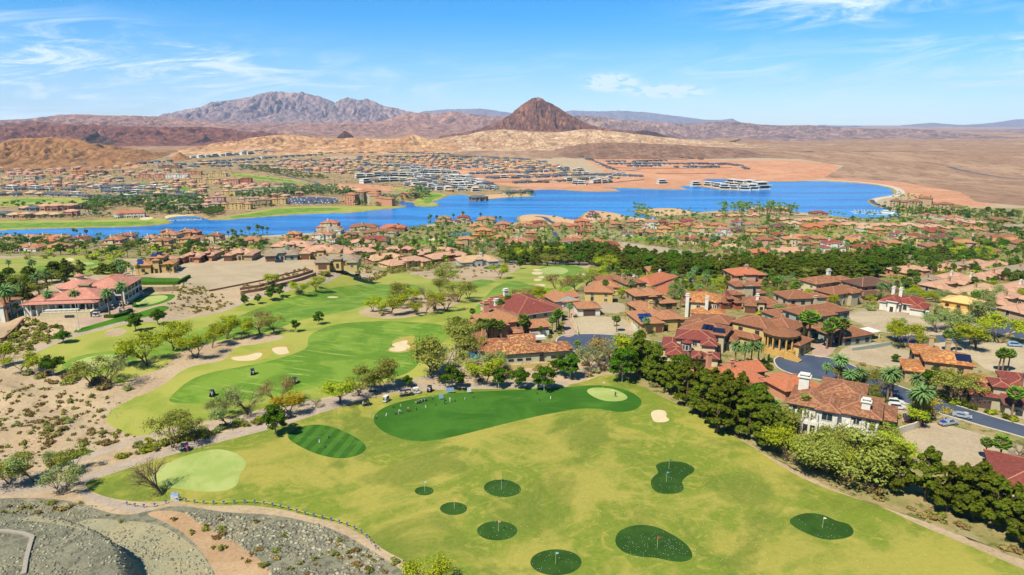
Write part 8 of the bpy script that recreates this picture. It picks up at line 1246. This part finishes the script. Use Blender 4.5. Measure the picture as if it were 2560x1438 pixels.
def rock_proto(seed):
    g = np.random.default_rng(seed); b = bmesh.new(); bmesh.ops.create_icosphere(b, subdivisions=1, radius=.5)
    for v in b.verts: v.co *= g.uniform(.7, 1.25); v.co.z *= .7
    V = [tuple(v.co) for v in b.verts]; F = [tuple(v.index for v in f.verts) for f in b.faces]; b.free(); return mesh_obj('stone', V, F, RK[seed % 2], link=False)
RK = [plain('grey_stone', alb(176, 168, 140), .9, var=.35, sc=.4), plain('green_grey_stone', alb(138, 136, 114), .9, var=.35, sc=.4)]
def rubble(poly, n, a, b, off=0.):
    w = U(poly)[:, :2]; lo, hi = w.min(0), w.max(0); p = rg.uniform(lo, hi, (n*3, 2)); p = p[sdf(w, p[:, 0], p[:, 1]) < 0]; dn = fbm(p[:, 0]/7, p[:, 1]/7, 3); p = p[dn+rg.uniform(-.12, .12, len(p)) > .47][:n]; z = H(p[:, 0], p[:, 1]); s = a+(b-a)*rg.random(len(p))**3; return [(x, y, zz, rg.uniform(0, 6), q, q*rg.uniform(.7, 1.1)) for (x, y), zz, q in zip(p, z, s)]
RB = rubble([(-100, 1250), (200, 1256), (330, 1290), (450, 1340), (540, 1440), (540, 1500), (-100, 1500)], 5200, .12, .7)+rubble([(440, 1268), (560, 1284), (800, 1312), (950, 1392), (1060, 1500), (740, 1500), (620, 1380), (500, 1310)], 4200, .15, 1.0)+rubble([(800, 664), (1000, 674), (940, 684), (830, 700), (780, 706), (790, 690)], 700, .3, 1.2)+rubble([(600, 745), (780, 705), (830, 700), (700, 735)], 500, .3, 1.0)+rubble([(-50, 930), (330, 1000), (350, 1090), (0, 1200)], 900, .15, .6)
h_ = len(RB)//2; random.shuffle(RB); merge('rubble', [rock_proto(0), rock_proto(1)], [RB[:h_], RB[h_:]], 'loose grey rocks on the slopes')
# concrete ledge on the rocky corner
wall_line('concrete_ledge', [(60, 1438), (66, 1400), (76, 1362), (82, 1345), (60, 1336), (20, 1330), (-30, 1328)], .35, .7, plain('pale_ledge', alb(176, 166, 150), .9, var=.15), 'pale concrete ledge on the rock corner', 'ledge')

# ------------------------------------------------------------------ labels that point to one thing
LMK = [(120, 430, 'below the ochre hill'), (440, 410, 'by the little ochre cone'), (640, 390, 'under the golden hill'), (620, 415, 'above the tree lined parkway'), (800, 420, 'right of the parkway'), (960, 390, 'right end of the golden hill'), (1000, 420, 'beside the white modern rows'), (1200, 395, 'on the upper terraces'), (1250, 415, 'on the middle terraces'), (1420, 420, 'at the foot of the brown hill'), (1480, 410, 'on the slanting grey road'), (1300, 440, 'on the lower terraces'), (1500, 450, 'near the sandy spit'),
       (1100, 450, 'above the hotel lagoon'), (1230, 480, 'by the villa spit'), (1600, 405, 'on the right hand terraces'), (1760, 412, 'on the far right terraces'), (1850, 415, 'at the bend of the right terraces'), (1830, 468, 'on the white villa peninsula'), (1650, 460, 'on the bare orange shore'), (100, 470, 'in the row left across the lake'), (300, 470, 'in the upper grey row'), (450, 485, 'at the right end of the grey rows'), (250, 495, 'in the lower grey row'), (60, 525, 'left of the arcaded clubhouse'), (150, 535, 'beside the small car park'), (390, 520, 'right of the arcaded clubhouse'), (560, 500, 'beside the salmon townhouses'), (780, 500, 'in the hotel parking'), (920, 500, 'around the lake hotel'),
       (20, 600, 'on the near shore far left'), (130, 605, 'on the near shore left'), (300, 612, 'by the water left of centre'), (420, 600, 'on the left shore knoll'), (560, 590, 'by the shore palms'), (640, 600, 'behind the shore palms'), (800, 580, 'by the towered shore villa'), (960, 585, 'right of the towered villa'), (1060, 605, 'by the small lake side hole'), (1120, 555, 'on the near peninsula'), (1230, 560, 'right of the near peninsula'), (1340, 565, 'below the bare shore pad'), (1200, 600, 'by the orange flat roofs'), (1310, 610, 'near the blue roofed pool'), (1420, 610, 'by the grey mansion'), (1520, 555, 'below the white lake villa'), (1520, 610, 'by the red hip roofs'), (1640, 565, 'below the sandy spit'), (1760, 575, 'among the ochre villas'), (1640, 600, 'by the town pond'), (1800, 600, 'by the round pond'), (1880, 535, 'on the palm peninsula'), (1870, 575, 'behind the white pond villa'), (1900, 620, 'beside the pink villa'), (2010, 570, 'by the dark lakeside house'), (2100, 555, 'among the pink lake roofs'), (2230, 560, 'below the marina'), (2340, 550, 'below the tan apartments'), (2470, 560, 'in the dark wood far right'),
       (1980, 610, 'by the flat roofed house'), (2100, 595, 'behind the red bungalow'), (2210, 620, 'by the wide red roof'), (2330, 600, 'by the dark brown villa'), (2440, 600, 'right of the dark brown villa'), (2540, 610, 'at the far right roofs'), (40, 640, 'left on the wooded slope'), (200, 635, 'above the mound bunker'), (340, 640, 'behind the solar villa'), (470, 645, 'right of the solar villa'), (600, 635, 'behind the graded lot'), (720, 640, 'by the grey roofed bungalow'), (840, 650, 'by the sage roofed bungalow'), (950, 630, 'among the pink roofs'), (1030, 655, 'before the widest pink roof'), (1130, 645, 'right of the pink roofs'), (1230, 655, 'at the belt’s left end'.replace('’', ' ').replace('belt s', 'belt')), (1330, 655, 'along the left pine belt'), (1450, 655, 'behind the far green'), (1560, 660, 'in the belt right of the green'), (1700, 665, 'before the copper dome'), (1780, 690, 'above the long dark pond'), (1850, 670, 'in the middle pine belt'), (1960, 690, 'at the pine belt road'), (2060, 680, 'in the right pine belt'), (2180, 670, 'at the belt right end'), (2300, 650, 'above the pink cluster'), (2420, 650, 'behind the pink cluster'), (2540, 640, 'in the top right wood'),
       (2300, 700, 'by the left pink cluster'), (2400, 710, 'inside the pink cluster'), (2520, 720, 'right side of the pink cluster'), (30, 720, 'left of the clubhouse'), (130, 730, 'behind the clubhouse'), (250, 690, 'by the clubhouse roof'), (110, 830, 'on the planted bank'), (30, 880, 'at the left low wall'), (290, 780, 'by the clubhouse yard'), (180, 810, 'below the clubhouse terrace'), (400, 770, 'by the clubhouse green'), (520, 750, 'on the dirt bank'), (660, 720, 'by the retaining walls'), (780, 700, 'on the rocky bank'), (900, 680, 'below the pink roofs'), (1010, 670, 'by the upper path'), (1180, 680, 'on the pale dirt'), (1350, 700, 'by the far bunkers'),
       (200, 920, 'by the left end green'), (350, 870, 'between green and fairway'), (500, 860, 'on the dirt strip'), (640, 840, 'by the paired bunkers'), (780, 800, 'on the upper fairway'), (980, 770, 'left on the dirt island'), (1110, 760, 'right on the dirt island'), (330, 960, 'right of the left green'), (80, 1000, 'high on the brown slope'), (220, 1030, 'middle of the brown slope'), (80, 1100, 'low on the brown slope'), (260, 1110, 'right of the brown slope'), (60, 1190, 'at the lower left path'), (180, 1180, 'by the dark shrub tee'), (420, 1110, 'along the left range path'), (600, 1050, 'between the two paths'), (720, 1050, 'by the striped practice tee'), (900, 980, 'by the parked carts'), (960, 1020, 'at the left tee line'), (1050, 1010, 'mid tee line'), (1160, 990, 'at the right tee line'), (1360, 990, 'beyond the tee line'), (1100, 930, 'left of the bungalow wall'), (1300, 950, 'before the mottled bungalow'), (1500, 930, 'by the bunker behind the green'), (1540, 990, 'at the range putting green'),
       (1170, 840, 'left of the salmon villa'), (1250, 790, 'behind the salmon villa'), (1230, 850, 'before the salmon villa'), (1350, 840, 'by the salmon garage'), (1400, 820, 'beside the mansion drive'), (1330, 760, 'behind the red mansion'), (1430, 730, 'left of the yellow house'), (1540, 720, 'by the ochre tower villa'), (1540, 815, 'on the gravel lot'), (1650, 720, 'by the red orange villa'), (1640, 780, 'by the two garage villa'), (1620, 840, 'by the solar panelled house'), (1750, 760, 'behind the tall chimneys'), (1740, 800, 'by the tall chimneys'), (1870, 760, 'by the white trimmed roofs'), (1960, 740, 'behind the ochre villa'), (1720, 900, 'by the stone turret'), (1600, 920, 'at the left end of the pines'), (1700, 980, 'in the left pine row'), (1820, 1050, 'in the middle pine row'), (1920, 1100, 'in the pines by the white villa'), (1860, 920, 'by the second circle left'), (2040, 850, 'before the grey green villa'), (2010, 780, 'behind the grey green villa'), (2120, 740, 'by the streaked roof'), (2250, 770, 'by the dark red roof'), (2380, 800, 'by the plywood house'), (2480, 800, 'right of the plywood house'), (2200, 870, 'by the patio cover'), (2250, 900, 'above the second circle'), (2400, 850, 'along the side road'), (2510, 900, 'on the right gravel lot'),
       (2060, 970, 'behind the white villa chimney'), (2180, 1000, 'right of the second circle'), (2290, 1030, 'by the white villa drive'), (2350, 980, 'before the mottled orange roof'), (2450, 1030, 'along the right street'), (2100, 1150, 'below the white villa'), (2200, 1180, 'below the curved wall'), (2350, 1240, 'at the right range edge'), (2500, 1290, 'in the lower right corner'), (2480, 1160, 'on the pickup lot'), (100, 1290, 'on the rocky corner'), (400, 1260, 'at the concrete apron'), (600, 1300, 'beside the dirt track'), (800, 1340, 'on the rubble slope'), (1000, 1420, 'at the rope lower end'), (1200, 1250, 'on the range left'), (1700, 1200, 'on the range right'), (2180, 530, 'on the marina docks'), (460, 548, 'in the left cove')]
LP = np.array([(a, b) for a, b, _ in LMK], float)
ORD = 'first second third fourth fifth sixth seventh eighth ninth tenth eleventh twelfth thirteenth fourteenth fifteenth sixteenth seventeenth eighteenth nineteenth twentieth'.split(); TENS = {2: 'twenty', 3: 'thirty', 4: 'forty', 5: 'fifty'}
def ordw(i):
    if i < 20: return ORD[i]
    t, u = divmod(i+1, 10); return TENS.get(t, 'sixty')+('-'+ORD[u-1] if u else 'th').replace('yth', 'ieth')
cnt = {}
for r in REG: cnt[r[1]] = cnt.get(r[1], 0)+1
cl = {}
for o, b, x, y in REG:
    if cnt[b] == 1: o['label'] = b; continue
    d = np.hypot(LP[:, 0]-x, (LP[:, 1]-y)*(2.2 if y < 620 else 1.3)); cl.setdefault((b, int(np.argmin(d))), []).append((x, y, o))
for (b, i), q in cl.items():
    q.sort(key=lambda t: t[0]); ph = LMK[i][2]; n = len(q)
    for j, (x, y, o) in enumerate(q): o['label'] = f'{b} {ph}' if n == 1 else (f'{b} {ph}, {"leftmost" if j == 0 else "rightmost"} there' if j in (0, n-1) else f'{b} {ph}, {ordw(j)} from the left')
print('COUNTS', TRC, len(REG), {k_: v for k_, v in fc.items()}, 'uniq', len({r[0]['label'] for r in REG}))
# ------------------------------------------------------------------ air
def box_obj(name, lo, hi, mat):
    V = [(x, y, z) for x in (lo[0], hi[0]) for y in (lo[1], hi[1]) for z in (lo[2], hi[2])]
    F = [(0, 1, 3, 2), (4, 6, 7, 5), (0, 4, 5, 1), (2, 3, 7, 6), (0, 2, 6, 4), (1, 5, 7, 3)]
    return mesh_obj(name, V, F, mat)
hm = bpy.data.materials.new('air_haze'); hm.use_nodes = True; nt = NT(hm.node_tree); nt.n.clear()
pv = nt.new('ShaderNodeVolumePrincipled', {'Color': (.50, .72, 1.0, 1), 'Density': 2.4e-5, 'Anisotropy': .0})
nt.l.new(pv.outputs[0], nt.new('ShaderNodeOutputMaterial').inputs['Volume'])
gl = min(float(o.bound_box[0][2]) for o in COL.objects if o.type == 'MESH')
tag(box_obj('haze', (-31000, -2000, gl-1), (31000, 31000, 1900), hm), 'pale blue distance haze in the air', kind='stuff')
